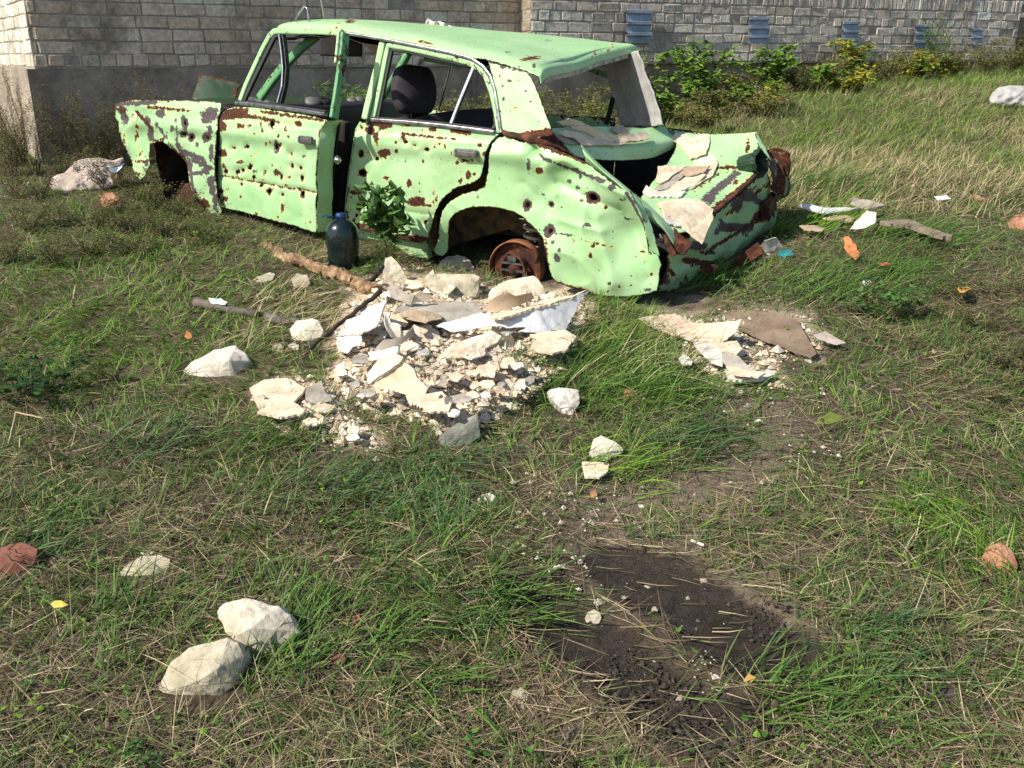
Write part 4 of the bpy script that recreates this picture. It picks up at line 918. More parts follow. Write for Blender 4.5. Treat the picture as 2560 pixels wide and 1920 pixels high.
cushion('rear_seat', CF.P(min(ru, 1.9), .8, rw - .20), (1.25, .16, .46), rs @ Matrix.Rotation(math.radians(-18), 3, 'X'), M_seat, car)
# rear wheel arch: liner, brake drum, coil spring
au, av, aw = CF.hit(*V('b', (1130, 1545))[0], 0, 1, .16)
bm = bmesh.new(); rr = []
for a_ in np.linspace(-.35, math.pi + .35, 22):
    rr.append([CF.P(1.86 + .36 * math.cos(a_), v_, .55 + .33 * math.sin(a_)) for v_ in (.05, .14, .24, .34)])
vv = [[bm.verts.new(p) for p in r_] for r_ in rr]
for a_, b_ in zip(vv, vv[1:]):
    for i in range(3): bm.faces.new((a_[i], a_[i + 1], b_[i + 1], b_[i]))
c0 = bm.verts.new(CF.P(1.86, .34, .55))
for a_, b_ in zip(vv, vv[1:]): bm.faces.new((a_[3], c0, b_[3]))
bmesh.ops.subdivide_edges(bm, edges=bm.edges[:], cuts=2, use_grid_fill=True)
for v in bm.verts: v.co += CF.v * (.02 * float(fbm(np.array(v.co.x * 9), np.array(v.co.z * 9), 4, 3)))
bm_obj('wheel_arch_liner', bm, M_soil_in, car, True)
dc = CF.P(au, av, aw)
bm = bmesh.new(); lathe_bm(bm, [(.0, .05), (.03, .05), (.035, .002), (.10, -.01), (.118, -.004), (.122, .0), (.142, -.004), (.149, -.012), (.149, -.02)], dc, -CF.v + CF.u * .15, 40)
drum = bm_obj('brake_backplate', bm, M_rust, car, True)
bm = bmesh.new(); rings = lathe_bm(bm, [(.152, .028), (.158, .02), (.159, -.04), (.148, -.05), (.148, .02), (.152, .028)], dc, -CF.v + CF.u * .15, 40); bm_obj('brake_rim', bm, simple('orange_rust', (.12, .04, .015), (.34, .14, .05), 14, .9, .5, 60, .005), drum, True)
bm = bmesh.new()
for s_ in (-1, 1):
    pts_ = [dc + CF.u * (.075 * s_ * math.sin(a_)) - CF.v * .03 + Vector((0, 0, .085 * math.cos(a_))) for a_ in np.linspace(.4, 2.7, 12)]
    sweep_bm(bm, pts_, -CF.v, .012, .03)
bm_obj('brake_shoes', bm, M_rust, drum)
bm = bmesh.new()
for z_, h_ in ((-.005, .012), (.035, .01)): box_bm(bm, dc - CF.v * .04 + Vector((0, 0, z_)), (.14, .014, h_), rotC)
box_bm(bm, dc - CF.v * .035 + Vector((0, 0, .06)), (.05, .03, .03), rotC); bm_obj('brake_links', bm, M_alu, drum)
bm = bmesh.new(); sx = CF.hit(*V('b', (1228, 1400))[0], 0, 1, .27)
pts_ = [CF.P(sx[0] + .05 * math.cos(t_), sx[1] + .05 * math.sin(t_), sx[2] + .12 - t_ / (2 * math.pi) * .047) for t_ in np.linspace(0, 2 * math.pi * 6.3, 150)]
tube_bm(bm, pts_, .009, 7); bm_obj('coil_spring', bm, M_greyp, car, True)
bm = bmesh.new(); tube_bm(bm, [CF.P(au, .18, aw), CF.P(au, 1.5, aw)], .035, 12); bm_obj('rear_axle', bm, M_rust, car, True)
# front hub half sunk in the weeds
fx = CF.hit(*V('a', (600, 1390))[0], 0, 1, .14); fc = CF.P(*fx)
bm = bmesh.new(); lathe_bm(bm, [(0, .03), (.04, .03), (.045, .01), (.12, .0), (.13, -.02), (.13, -.05)], fc, -CF.v + Vector((0, 0, .25)) - CF.u * .2, 28); bm_obj('front_hub', bm, M_rust, car, True)
bm = bmesh.new(); rr = []
for a_ in np.linspace(-.2, math.pi + .2, 18): rr.append([bm.verts.new(CF.P(-.42 + .30 * math.cos(a_), v_, .62 + .30 * math.sin(a_))) for v_ in (.06, .2, .42)])
for a_, b_ in zip(rr, rr[1:]):
    for i in range(2): bm.faces.new((a_[i], a_[i + 1], b_[i + 1], b_[i]))
c0 = bm.verts.new(CF.P(-.42, .42, .6))
for a_, b_ in zip(rr, rr[1:]): bm.faces.new((a_[2], c0, b_[2]))
bm_obj('wheel_arch_liner', bm, M_dark, car)
# rear deck below the window opening
def c3(tag_, x, y, s_): return (*V(tag_, (x, y))[0], s_)
gridsheet('rear_deck', [[c3('c', 130, 700, ('v', .10)), c3('c', 300, 690, ('v', .45)), c3('c', 500, 690, ('v', .85)), c3('c', 660, 700, ('v', 1.2)), c3('c', 790, 690, ('v', 1.48))],
                        [c3('c', 190, 740, ('v', .12)), c3('c', 330, 745, ('v', .45)), c3('c', 520, 750, ('v', .82)), c3('c', 690, 740, ('v', 1.15)), c3('c', 810, 720, ('v', 1.45))],
                        [c3('c', 240, 792, ('v', .14)), c3('c', 380, 800, ('v', .42)), c3('c', 560, 800, ('v', .78)), c3('c', 720, 780, ('v', 1.1)), c3('c', 842, 748, ('v', 1.42))],
                        [c3('c', 255, 808, ('v', .13)), c3('c', 390, 828, ('v', .41)), c3('c', 565, 832, ('v', .77)), c3('c', 725, 812, ('v', 1.08)), c3('c', 852, 768, ('v', 1.4))],
                        [c3('c', 300, 850, ('v', .16)), c3('c', 430, 872, ('v', .43)), c3('c', 575, 876, ('v', .78)), c3('c', 730, 858, ('v', 1.09)), c3('c', 850, 800, ('v', 1.41))]], crumple=.006, res=7, seed=15, edge_rust=.7)
# lip of the boot opening, folded up along the near wing
gridsheet('trunk_gutter', [[c3('c', 325, 778, ('v', .16)), c3('c', 440, 900, ('v', .17)), c3('c', 590, 1030, ('v', .18)), c3('c', 700, 1120, ('v', .20)), c3('c', 800, 1215, ('v', .24)), c3('c', 860, 1290, ('v', .28))],
                           [c3('c', 345, 830, ('v', .12)), c3('c', 450, 930, ('v', .12)), c3('c', 590, 1050, ('v', .12)), c3('c', 690, 1155, ('v', .14)), c3('c', 780, 1240, ('v', .18)), c3('c', 840, 1330, ('v', .22))],
                           [c3('c', 360, 880, ('v', .15)), c3('c', 470, 965, ('v', .14)), c3('c', 600, 1075, ('v', .15)), c3('c', 700, 1195, ('v', .17)), c3('c', 790, 1262, ('v', .21)), c3('c', 845, 1350, ('v', .25))]], crumple=.005, res=7, seed=16, edge_rust=.7)
gridsheet('trunk_gutter', [[c3('c', 600, 1040, ('v', .05)), c3('c', 655, 1160, ('v', .05)), c3('c', 690, 1290, ('v', .05)), c3('c', 700, 1380, ('v', .06))],
                           [c3('c', 640, 1065, ('v', .09)), c3('c', 700, 1180, ('v', .09)), c3('c', 735, 1290, ('v', .09)), c3('c', 765, 1400, ('v', .09))]], crumple=.006, res=8, seed=17, edge_rust=1.6)
# sunken boot lid and the kinked rear edge
lid = [[c3('c', 835, 722, ('v', 1.50)), c3('c', 960, 740, ('v', 1.52)), c3('c', 1120, 732, ('v', 1.54)), c3('c', 1292, 716, ('v', 1.56))],
       [c3('c', 850, 800, ('v', 1.32)), c3('c', 960, 830, ('v', 1.32)), c3('c', 1110, 820, ('v', 1.38)), c3('c', 1305, 790, ('v', 1.48))],
       [c3('c', 800, 900, ('v', 1.08)), c3('c', 900, 930, ('v', 1.10)), c3('c', 1080, 900, ('v', 1.22)), c3('c', 1270, 880, ('v', 1.40))],
       [c3('c', 700, 1030, ('v', .78)), c3('c', 830, 1040, ('v', .85)), c3('c', 1010, 985, ('v', 1.05)), c3('c', 1240, 900, ('v', 1.33))],
       [c3('c', 660, 1085, ('v', .60)), c3('c', 850, 1090, ('v', .72)), c3('c', 1030, 1030, ('v', .95)), c3('c', 1270, 915, ('v', 1.30))],
       [c3('c', 720, 1150, ('v', .42)), c3('c', 860, 1150, ('v', .55)), c3('c', 1040, 1100, ('v', .82)), c3('c', 1300, 940, ('v', 1.26))],
       [c3('c', 840, 1280, ('v', .28)), c3('c', 930, 1260, ('v', .42)), c3('c', 1055, 1165, ('v', .74)), c3('c', 1302, 950, ('v', 1.25))]]
lp, _x = prims_of('c', [(1010, 1090, 1180, 950, 20, 'P'), (1020, 1130, 1060, 1060, 14, 'P'), (1020, 1170, 1300, 950, 13, 'R'), (1185, 990, 16, 18, 'R'), (1240, 800, 12, 40, 'R'), (1225, 880, 8, 25, 'R'), (1130, 915, 60, 8, 'R'), (950, 1050, 1100, 940, 3, 'R')])
gridsheet('trunk_lid', lid, crumple=.018, res=8, seed=18, edge_rust=.5, prims=lp, cfreq=3)
# rolled rusty rim of the lid
bm = bmesh.new(); pts_ = []
for (x, y, v_) in ((930, 1262, .42), (1000, 1205, .62), (1060, 1160, .76), (1140, 1090, .92), (1220, 1020, 1.08), (1300, 945, 1.25)):
    pts_.append(CF.P(*CF.hit(*V('c', (x, y))[0], 0, 1, v_)))
tube_bm(bm, [a_.lerp(b_, k_ / 5) + Vector((R.uniform(-.006, .006), 0, R.uniform(-.006, .006))) for a_, b_ in zip(pts_, pts_[1:]) for k_ in range(5)], .016, 7); bm_obj('lid_rim', bm, M_rust, car)
# tail panel in shade
T = lambda x, y, o=0.0: c3('c', x, y, ('t', o))
tail = [[c3('c', 850, 1290, ('v', .26)), T(930, 1275, -.05), T(1050, 1185, -.04), T(1180, 1080, -.03), T(1300, 960, -.03), T(1345, 930, -.04)],
        [T(800, 1380, -.07), T(930, 1350, -.04), T(1060, 1270, -.06), T(1200, 1160, -.05), T(1330, 1040, -.05), T(1372, 1010, -.06)],
        [T(800, 1450, -.06), T(940, 1420, -.08), T(1070, 1360, -.07), T(1210, 1270, -.08), T(1340, 1150, -.07), T(1385, 1110, -.08)],
        [T(780, 1520, -.07), T(920, 1480, -.07), T(1060, 1420, -.09), T(1200, 1340, -.09), T(1330, 1230, -.09), T(1388, 1190, -.11)],
        [T(745, 1600, -.12), T(880, 1570, -.13), T(1030, 1490, -.14), T(1180, 1400, -.14), T(1300, 1315, -.15), T(1350, 1270, -.17)]]
tp, _x = prims_of('c', [(1000, 1380, 1380, 1150, 10, 'R'), (840, 1330, 60, 30, 'R'), (1100, 1240, 1250, 1240, 24, 'P'), (1240, 1070, 60, 30, 'P'), (900, 1420, 1090, 1450, 18, 'R'), (1310, 1180, 40, 30, 'R'), (790, 1520, 26, 30, 'P'), (1180, 1120, 30, 40, 'P'), (960, 1340, 60, 24, 'P'), (930, 1540, 1240, 1370, 7, 'R'), (900, 1340, 30, 30, 'R'), (1060, 1480, 30, 16, 'R'), (1300, 1100, 26, 16, 'P')])
rt = random.Random(4)
for _ in range(46):
    x0, y0 = rt.uniform(1440, 1670), rt.uniform(400, 620); tp.append((x0, y0, x0 + rt.uniform(-20, 34), y0 + rt.uniform(-22, 14), rt.uniform(1, 5), rt.choice('PRr')))
gridsheet('tail_panel', tail, crumple=.020, res=9, seed=19, edge_rust=1.8, prims=tp, cfreq=6)
# torn shreds between wing and tail
for k_, (pts_, sd_) in enumerate([([(840, 1240), (900, 1300), (950, 1330), (900, 1390), (830, 1380), (850, 1320)], 3), ([(760, 1270), (800, 1300), (860, 1390), (830, 1400), (790, 1340)], 4), ([(1000, 1430), (1080, 1445), (1090, 1465), (1010, 1490), (980, 1460)], 5)]):
    panel('torn_metal', V('c', *pts_), surf=lambda u, w_, k_=k_: np.full(np.shape(u), (.22, .16, .55)[k_]), crumple=.03, cfreq=16, m=M_rust, seed=sd_, jagamp=1.5, edge_rust=0)
bar('inner_strut', 'c', [(765, 1275), (790, 1320), (825, 1345)], .012, .01, M_greyp, lambda u, w_: .3)
# rear light opening and the peeled far wing end
bm = bmesh.new(); tc = CF.P(*CF.hit(*V('c', (1310, 890))[0], 1, -.09, 2.90))
lathe_bm(bm, [(.088, -.01), (.070, .012), (.060, -.03), (.055, -.12), (0, -.125)], tc, CF.u + Vector((0, 0, .25)) - CF.v * .25, 26)
for v in bm.verts: v.co += Vector((R.uniform(-.008, .008), R.uniform(-.008, .008), R.uniform(-.008, .008)))
bm_obj('rear_light_opening', bm, M_deepgreen, car)
gridsheet('far_wing_end', [[c3('c', 1290, 716, ('v', 1.56)), c3('c', 1330, 790, ('v', 1.50)), c3('c', 1375, 880, ('v', 1.42))],
                           [c3('c', 1340, 805, ('v', 1.62)), c3('c', 1400, 870, ('v', 1.60)), c3('c', 1385, 960, ('v', 1.46))],
                           [c3('c', 1410, 810, ('v', 1.66)), c3('c', 1440, 900, ('v', 1.66)), c3('c', 1390, 1060, ('v', 1.5))],
                           [c3('c', 1472, 858, ('v', 1.70)), c3('c', 1465, 960, ('v', 1.68)), c3('c', 1400, 1120, ('v', 1.55))],
                           [c3('c', 1462, 960, ('v', 1.66)), c3('c', 1440, 1060, ('v', 1.64)), c3('c', 1395, 1195, ('v', 1.58))]], m=M_deepgreen, crumple=.05, cfreq=11, res=8, seed=20, edge_rust=4, prims=prims_of('c', [(1440, 900, 40, 60, 'R'), (1420, 1000, 30, 80, 'R'), (1400, 850, 30, 20, 'R')])[0], smooth=False)
gridsheet('far_wing_end', [[c3('c', 1285, 725, ('v', 1.50)), c3('c', 1310, 800, ('v', 1.44)), c3('c', 1345, 850, ('v', 1.38))], [c3('c', 1300, 730, ('v', 1.53)), c3('c', 1345, 810, ('v', 1.48)), c3('c', 1380, 885, ('v', 1.40))]], crumple=.008, res=7, seed=21)
bm = bmesh.new(); box_bm(bm, CF.P(3.02, 1.50, .62), (.05, .16, .10), rotC @ Matrix.Rotation(.4, 3, 'X')); bmesh.ops.subdivide_edges(bm, edges=bm.edges[:], cuts=3, use_grid_fill=True)
for v in bm.verts: v.co += Vector((R.uniform(-.01, .01), R.uniform(-.01, .01), R.uniform(-.01, .01)))
bm_obj('bumper_bracket', bm, M_rust, car)
panel('valance', V('c', (1040, 1500), (1180, 1410), (1300, 1320), (1330, 1380), (1240, 1440), (1100, 1500)), frame=CF, surf=lambda u, w_: np.full(np.shape(u), .9), m=M_rust, crumple=.02, seed=22, edge_rust=0)
# loose chrome strip and wire over the windscreen edge
bm = bmesh.new(); pts_ = [CF.P(*CF.hit(*V('a', p)[0], 0, 1, .22)) for p in ((1410, 196), (1378, 130), (1405, 85), (1440, 42), (1462, 60), (1468, 120), (1472, 160), (1520, 182), (1600, 196), (1700, 208), (1825, 240))]
tube_bm(bm, pts_, .006, 6); bm_obj('loose_trim_strip', bm, M_chrome, car, True)
bm = bmesh.new(); pts_ = [CF.P(*CF.hit(*V('a', p)[0], 0, 1, .5)) for p in ((1582, 140), (1572, 90), (1560, 30), (1548, -40))]; tube_bm(bm, pts_, .004, 6); bm_obj('pale_strand', bm, M_greyp, car, True)  # thin pale strand added on the roof, not a known aerial
bm = bmesh.new()
pts_ = [CF.P(*CF.hit(*V('a', p)[0], 0, 1, .25)) for p in ((1030, 672), (1090, 685), (1170, 702), (1240, 712))]; sweep_bm(bm, pts_, -CF.v, .02, .01); bm_obj('wiper', bm, M_alu, car)
print('car done', [tuple(round(c, 2) for c in p) for p in nr3])

# ------------------------------------------------------------------ rubble, litter, stones
from mathutils.bvhtree import BVHTree
def shard(name, label, cat, pts, lift=.01, thick=.008, m=None, spacing=4.5, curl=.006, jagamp=1.0, jagstep=6, group=None, seed=1, carry=None, tilt=None):
    """broken sheet: outline traced on the photo, laid on the ground (or on 'carry') with per-corner lift in metres"""
    lf = lift if isinstance(lift, (list, tuple)) else [lift] * len(pts)
    P = [(p[0], p[1], lf[i]) for i, p in enumerate(pts)]
    o = jag(P, jagstep, jagamp); v2, f = pxmesh(o, (), spacing)
    ox = np.array([p[0] for p in P]); oy = np.array([p[1] for p in P]); ol = np.array([p[2] for p in P])
    out = []
    cx_, cy_ = ox.mean(), oy.mean(); sc_ = max(np.ptp(ox), np.ptp(oy)) / 2
    def terms(x, y):
        x = (np.asarray(x) - cx_) / sc_; y = (np.asarray(y) - cy_) / sc_; b = [np.ones_like(x), x, y]
        if len(P) >= 8: b += [x * x, x * y, y * y]
        return np.stack(b, -1)
    T_ = terms(ox, oy); cf = np.linalg.solve(T_.T @ T_ + .02 * np.eye(T_.shape[1]), T_.T @ ol)
    LL = np.clip(terms(v2[:, 0], v2[:, 1]) @ cf, min(lf) * .6, max(lf) * 1.1)
    if carry is not None:
        dirs = [Vector(ray(x, y)).normalized() for x, y in v2]; o0 = Vector((0, 0, CAMZ)); hits = [carry.ray_cast(o0, d)[0] for d in dirs]
        H = np.array([tuple(h) for h in hits if h is not None]); hc = H.mean(0); nrm = Vector(np.linalg.svd(H - hc)[2][2]); hc = Vector(hc)
    for i, (x, y) in enumerate(v2):
        if carry is None: p = Gs(x, y, float(LL[i]))
        else:
            d = dirs[i]; tp_ = (hc - o0).dot(nrm) / d.dot(nrm) if abs(d.dot(nrm)) > .15 else (hc - o0).length; pl_ = o0 + d * tp_
            h = hits[i].lerp(pl_, .12) if hits[i] is not None else pl_
            p = h - d * (float(LL[i]) + .008)
        out.append(p)
    A_ = np.array([tuple(p) for p in out]); A_[:, 2] += curl * 2 * fbm(A_[:, 0] * 9, A_[:, 1] * 9, seed, 3) + curl * .6 * fbm(A_[:, 0] * 40, A_[:, 1] * 40, seed + 2, 2)
    c = A_.mean(0); A_ -= c
    ob = np_mesh(name, A_, f, m or M_plaster); ob.location = c
    solid(ob, thick, 1)
    if label: tag(ob, label, cat, group)
    return ob
lastp = [Vector((0, 4, .5))]
ROCKS = []
def Gs(px, py, lift):
    """ray to the smooth ground plus lift"""
    dx, dy, dz = ray(px, py); t = 4.0
    for _ in range(14):
        h = float(base_h(dx * t, dy * t)) + .045 * (1 if inpoly([px], [py], RUBBLE)[0] else 0) + lift
        t = t + ((h - CAMZ) / dz - t) * .75
    return Vector((dx * t, dy * t, CAMZ + dz * t))
def rock(name, label, cat, outline, ridge=(), m=None, depth=.5, rough=.012, group=None, seed=1, sink=.02, back=.3, carry=None):
    rn = random.Random(seed)
    xs = [p[0] for p in outline]; ys = [p[1] for p in outline]; yb, yt = max(ys), min(ys); xc = sum(xs) / len(xs)
    g = G(xc, yb - (yb - yt) * .06)
    zc = g.y * CP - (g.z - CAMZ) * SP; W_ = (max(xs) - min(xs)) / FPX * zc
    ROCKS.append((g.x, g.y, W_))
    pts = []
    def at(x, y, Y): d = ray(x, y); t = Y / d[1]; return Vector((d[0] * t, Y, CAMZ + d[2] * t))
    for x, y in outline:
        t = (yb - y) / max(yb - yt, 1); Y = g.y + depth * W_ * t
        p = at(x, y, Y); pts.append(p); pts.append(p + Vector((rn.uniform(-.02, .02) * W_, back * W_, -.25 * W_)))
        if t < .4: pts.append(p + Vector((0, .02, -sink)))
    for x, y, fw in ridge:
        t = (yb - y) / max(yb - yt, 1); p = at(x, y, g.y + depth * W_ * t); d = Vector(ray(x, y)).normalized(); pts.append(p - d * fw * W_)
    bm = bmesh.new()
    for p in pts: bm.verts.new(p)
    r_ = bmesh.ops.convex_hull(bm, input=bm.verts)
    junk = list({e for e in r_['geom_interior'] + r_['geom_unused'] if isinstance(e, bmesh.types.BMVert) and e.is_valid})
    if junk: bmesh.ops.delete(bm, geom=junk, context='VERTS')
    bmesh.ops.dissolve_limit(bm, angle_limit=.14, verts=bm.verts, edges=bm.edges)
    bmesh.ops.bevel(bm, geom=bm.edges[:], offset=W_ * .010, segments=1, affect='EDGES', profile=.6)
    bmesh.ops.triangulate(bm, faces=bm.faces)
    for _ in range(2):
        L = [e for e in bm.edges if e.calc_length() > W_ * .055]
        if L: bmesh.ops.subdivide_edges(bm, edges=L, cuts=2 if _ == 0 else 1); bmesh.ops.triangulate(bm, faces=bm.faces)
    bm.normal_update()
    co = np.array([v.co[:] for v in bm.verts]); s = 1.0 / max(W_, .02)
    n_ = fbm(co[:, 0] * 7 * s + seed, co[:, 2] * 7 * s + co[:, 1] * 5 * s, seed, 5)
    n2 = np.abs(fbm(co[:, 1] * 3 * s + seed, co[:, 2] * 3 * s - co[:, 0] * 3 * s, seed + 7, 3))
    for v, a, b in zip(bm.verts, n_, n2): v.co += v.normal * (float(a) * rough * 1.3 * W_ * 5 - float(b) * rough * .8 * W_ * 5)
    c = Vector(g); bmesh.ops.translate(bm, verts=bm.verts, vec=-c)
    o = bm_obj(name, bm, m or M_stone, None, True); o.location = c
    for p in o.data.polygons: p.use_smooth = False
    if label: tag(o, label, cat, group)
    return o
def blob(name, label, cat, outline, m, thick=.5, wrinkle=.12, seed=1, spacing=5, base=None, Yoff=0, lift=0):
    """soft sack: a traced outline puffed up to both sides"""
    xs = [p[0] for p in outline]; ys = [p[1] for p in outline]; g = G(sum(xs) / len(xs), max(ys) - 2, lift)
    zc = g.y * CP - (g.z - CAMZ) * SP; k = zc / FPX
    v2, f = pxmesh(jag(outline, 8, .6), (), spacing); de = dpoly(v2[:, 0], v2[:, 1], outline); mx = de.max()
    h = np.sqrt(np.clip(1 - (1 - de / mx) ** 2, 0, 1)) * mx * k * thick
    F3, B3 = [], []; yb, yt = max(ys), min(ys)
    wr = fbm(v2[:, 0] * .035, v2[:, 1] * .05, seed, 4) * 2 - np.abs(fbm(v2[:, 0] * .03 + v2[:, 1] * .02, v2[:, 1] * .03, seed + 5, 3)) * 2
    for i, (x, y) in enumerate(v2):
        d = Vector(ray(x, y)); t_ = (yb - y) / (yb - yt); Y = g.y + mx * k * .4 + t_ * (yb - yt) * k * .7 + Yoff
        p = Vector((0, 0, CAMZ)) + d * (Y / d.y); dn = d.normalized(); a = h[i] * (1 + wrinkle * 3 * wr[i])
        F3.append(tuple(p - dn * a)); B3.append(tuple(p + dn * (h[i] + .004)))
    n = len(F3); A_ = np.array(F3 + B3); ff = np.concatenate([f, f[:, ::-1] + n])
    # stitch the rim
    cnt = {}
    for tr in f:
        for a, b in ((tr[0], tr[1]), (tr[1], tr[2]), (tr[2], tr[0])): cnt[(a, b)] = 1
    rim = [(a, b) for a, b in cnt if (b, a) not in cnt]
    ff = np.concatenate([ff, np.array([(b, a, a + n) for a, b in rim]), np.array([(b, a + n, b + n) for a, b in rim])])
    c = np.array(g); A_ -= c
    o = np_mesh(name, A_, ff, m, smooth=True); o.location = g
    return tag(o, label, cat)

S = shard
# --- heap beside the car
S('cardboard_sheet', 'flat dusty grey cardboard sheet lying in the heap below the two pale boulders', 'cardboard', V('q', (700, 740), (900, 670), (1500, 645), (1830, 630), (1920, 790), (1500, 930), (1280, 1000), (1050, 935), (780, 835)), .03, .004, M_greyp, curl=.006, seed=2)
S('cardboard_sheet', 'curled tan cardboard strip on top of the grey cardboard sheet', 'cardboard', V('q', (740, 780), (900, 760), (1200, 770), (1350, 830), (1350, 880), (1130, 935), (950, 900), (800, 850)), [.05, .05, .045, .05, .06, .09, .08, .06], .004, M_paper, curl=.012, seed=3)
S('film_sheet', 'large glossy white sheet folded to a raised tip beside the rear wing', 'sheet', V('s', (-600, 990), (-200, 860), (0, 800), (160, 850), (500, 815), (900, 700), (1280, 590), (1512, 475), (1450, 540), (1390, 620), (1350, 700), (1250, 860), (1165, 1040), (1060, 1055), (800, 1065), (600, 1040), (530, 1030), (640, 985), (560, 975), (370, 990), (250, 972), (0, 1010), (-340, 1075), (-420, 1060)),
  [.06, .09, .10, .11, .12, .13, .13, .17, .14, .10, .08, .05, .03, .03, .03, .04, .05, .06, .06, .07, .08, .06, .05, .05], .003, M_white, curl=.015, seed=4, jagamp=.8)
S('plasterboard_sheet', 'long cream plasterboard strip running behind the folded white sheet', 'plasterboard', V('s', (180, 830), (640, 735), (900, 620), (1280, 575), (1500, 480), (1280, 600), (900, 712), (600, 790), (330, 875), (170, 880)), [.10, .11, .11, .12, .15, .13, .13, .12, .11, .1], .010, M_plaster, seed=5, curl=.004)
S('cardboard_sheet', 'smooth brown cardboard roll leaning against the long pale stone', 'cardboard', V('s', (20, 770), (150, 600), (370, 488), (480, 540), (720, 508), (745, 590), (500, 690), (200, 800), (180, 760), (100, 750)), [.10, .17, .20, .20, .19, .16, .12, .11, .11, .1], .004, M_paper, seed=6, curl=.01, jagamp=.4)
S('plasterboard_sheet', 'cream plasterboard sheet half under grass below the folded white sheet', 'plasterboard', V('s', (690, 1110), (1160, 1050), (1340, 1140), (1210, 1330), (1000, 1375), (820, 1340), (700, 1260), (800, 1160)), .035, .010, seed=7)
S('plasterboard_sheet', 'pale paper-faced board fragment curling up at the left end of the heap', 'plasterboard', V('q', (-90, 1110), (60, 860), (240, 830), (230, 740), (300, 670), (560, 655), (600, 610), (600, 660), (540, 780), (470, 960), (380, 1040), (260, 1110), (0, 1115)), [.05, .06, .07, .08, .11, .14, .18, .16, .12, .09, .08, .07, .06], .006, M_plasterw, seed=8, curl=.02)
S('plasterboard_sheet', 'white board flap hanging over the dark gap in the heap', 'plasterboard', V('q', (555, 790), (650, 775), (630, 830), (650, 900), (740, 930), (790, 980), (792, 1100), (650, 1105), (590, 1020), (548, 900)), [.15, .15, .13, .12, .13, .12, .06, .06, .09, .12], .005, M_plasterw, seed=9, curl=.015)
S('plasterboard_sheet', 'white curved board scrap with a ragged lower edge at the heap left side', 'plasterboard', V('q', (-80, 1120), (0, 1130), (250, 1105), (262, 1180), (240, 1250), (130, 1262), (60, 1345), (-60, 1310), (-90, 1220)), [.07, .08, .10, .09, .06, .05, .03, .03, .05], .006, M_plasterw, seed=10, curl=.012)
S('cardboard_sheet', 'grey bent cardboard flap under the upright slab', 'cardboard', V('q', (600, 440), (720, 412), (800, 480), (980, 540), (950, 600), (920, 672), (700, 600), (640, 560)), [.10, .11, .11, .10, .06, .05, .06, .08], .005, M_greyp, seed=11, curl=.012)
S('cardboard_sheet', 'folded brown cardboard curve in front of the dark gap in the heap', 'cardboard', V('q', (340, 1290), (430, 1310), (560, 1170), (830, 1100), (950, 950), (975, 1040), (830, 1180), (620, 1300), (480, 1330)), [.03, .03, .08, .11, .14, .11, .07, .04, .03], .005, M_greyp, seed=12, curl=.012)
S('plasterboard_sheet', 'light cream scrap wedged between the grey flap and the large block', 'plasterboard', V('q', (960, 520), (1060, 470), (1200, 580), (1170, 620), (1000, 620), (920, 660), (950, 600)), [.10, .11, .08, .05, .05, .05, .07], .007, seed=13, curl=.01)
S('plasterboard_sheet', 'large bright broken board laid against the front of the heap, its right half', 'plasterboard', V('e', (1400, 1060), (1520, 970), (1620, 915), (1680, 955), (1700, 1010), (1772, 1070), (1740, 1135), (1650, 1132), (1500, 1085), (1440, 1092)), [.05, .10, .13, .12, .09, .06, .02, .02, .03, .03], .011, seed=14, curl=.004)
S('plasterboard_sheet', 'bright board piece overlapping the left of the large front board', 'plasterboard', V('e', (1368, 1000), (1450, 900), (1560, 860), (1610, 885), (1580, 930), (1500, 980), (1380, 1062)), [.07, .13, .15, .15, .13, .10, .05], .011, seed=15, curl=.004)
S('plasterboard_sheet', 'cream board fragment flat in the grass at the lower left of the heap', 'plasterboard', V('e', (590, 1090), (680, 1040), (830, 1028), (960, 1090), (940, 1130), (870, 1190), (730, 1272), (655, 1240), (620, 1150)), .02, .010, seed=16)
S('plasterboard_sheet', 'greyish board fragment right beside the cream one at the lower left', 'plasterboard', V('e', (960, 1100), (1060, 1038), (1080, 1100), (1132, 1170), (1040, 1202), (960, 1170)), [.05, .06, .05, .02, .02, .03], .010, M_greyp, seed=17)
S('plasterboard_sheet', 'low broken cream board in front of the lower left fragments', 'plasterboard', V('e', (640, 1255), (740, 1190), (880, 1188), (955, 1235), (940, 1262), (800, 1285)), .045, .009, seed=18)
S('plasterboard_sheet', 'sloping pale board piece among the crumbs behind the front boards', 'plasterboard', V('q', (340, 1340), (560, 1310), (700, 1250), (780, 1250), (770, 1330), (600, 1430), (520, 1430), (380, 1470)), [.05, .07, .10, .11, .09, .05, .04, .03], .009, M_plasterw, seed=19)
S('plasterboard_sheet', 'cream plate on the crumbs right under the light concrete slab', 'plasterboard', V('e', (1620, 1140), (1860, 1110), (1920, 1190), (1900, 1240), (1780, 1250), (1650, 1200)), .03, .009, seed=20)
S('plasterboard_sheet', 'thin white fragment standing among crumbs left of the big white sheet foot', 'plasterboard', V('s', (300, 1080), (400, 1070), (460, 1130), (490, 1230), (460, 1250), (400, 1180), (380, 1290), (340, 1290), (350, 1180)), [.12, .12, .09, .04, .03, .05, .02, .02, .06], .006, M_plasterw, seed=21, curl=.01)
for k, (pts, mm) in enumerate([([(1000, 790), (1100, 740), (1170, 760), (1120, 830), (1040, 850)], M_plaster), ([(640, 700), (700, 690), (760, 720), (740, 770), (660, 760)], M_plaster)]):
    pass
nfrag = 0
rf_ = random.Random(5)
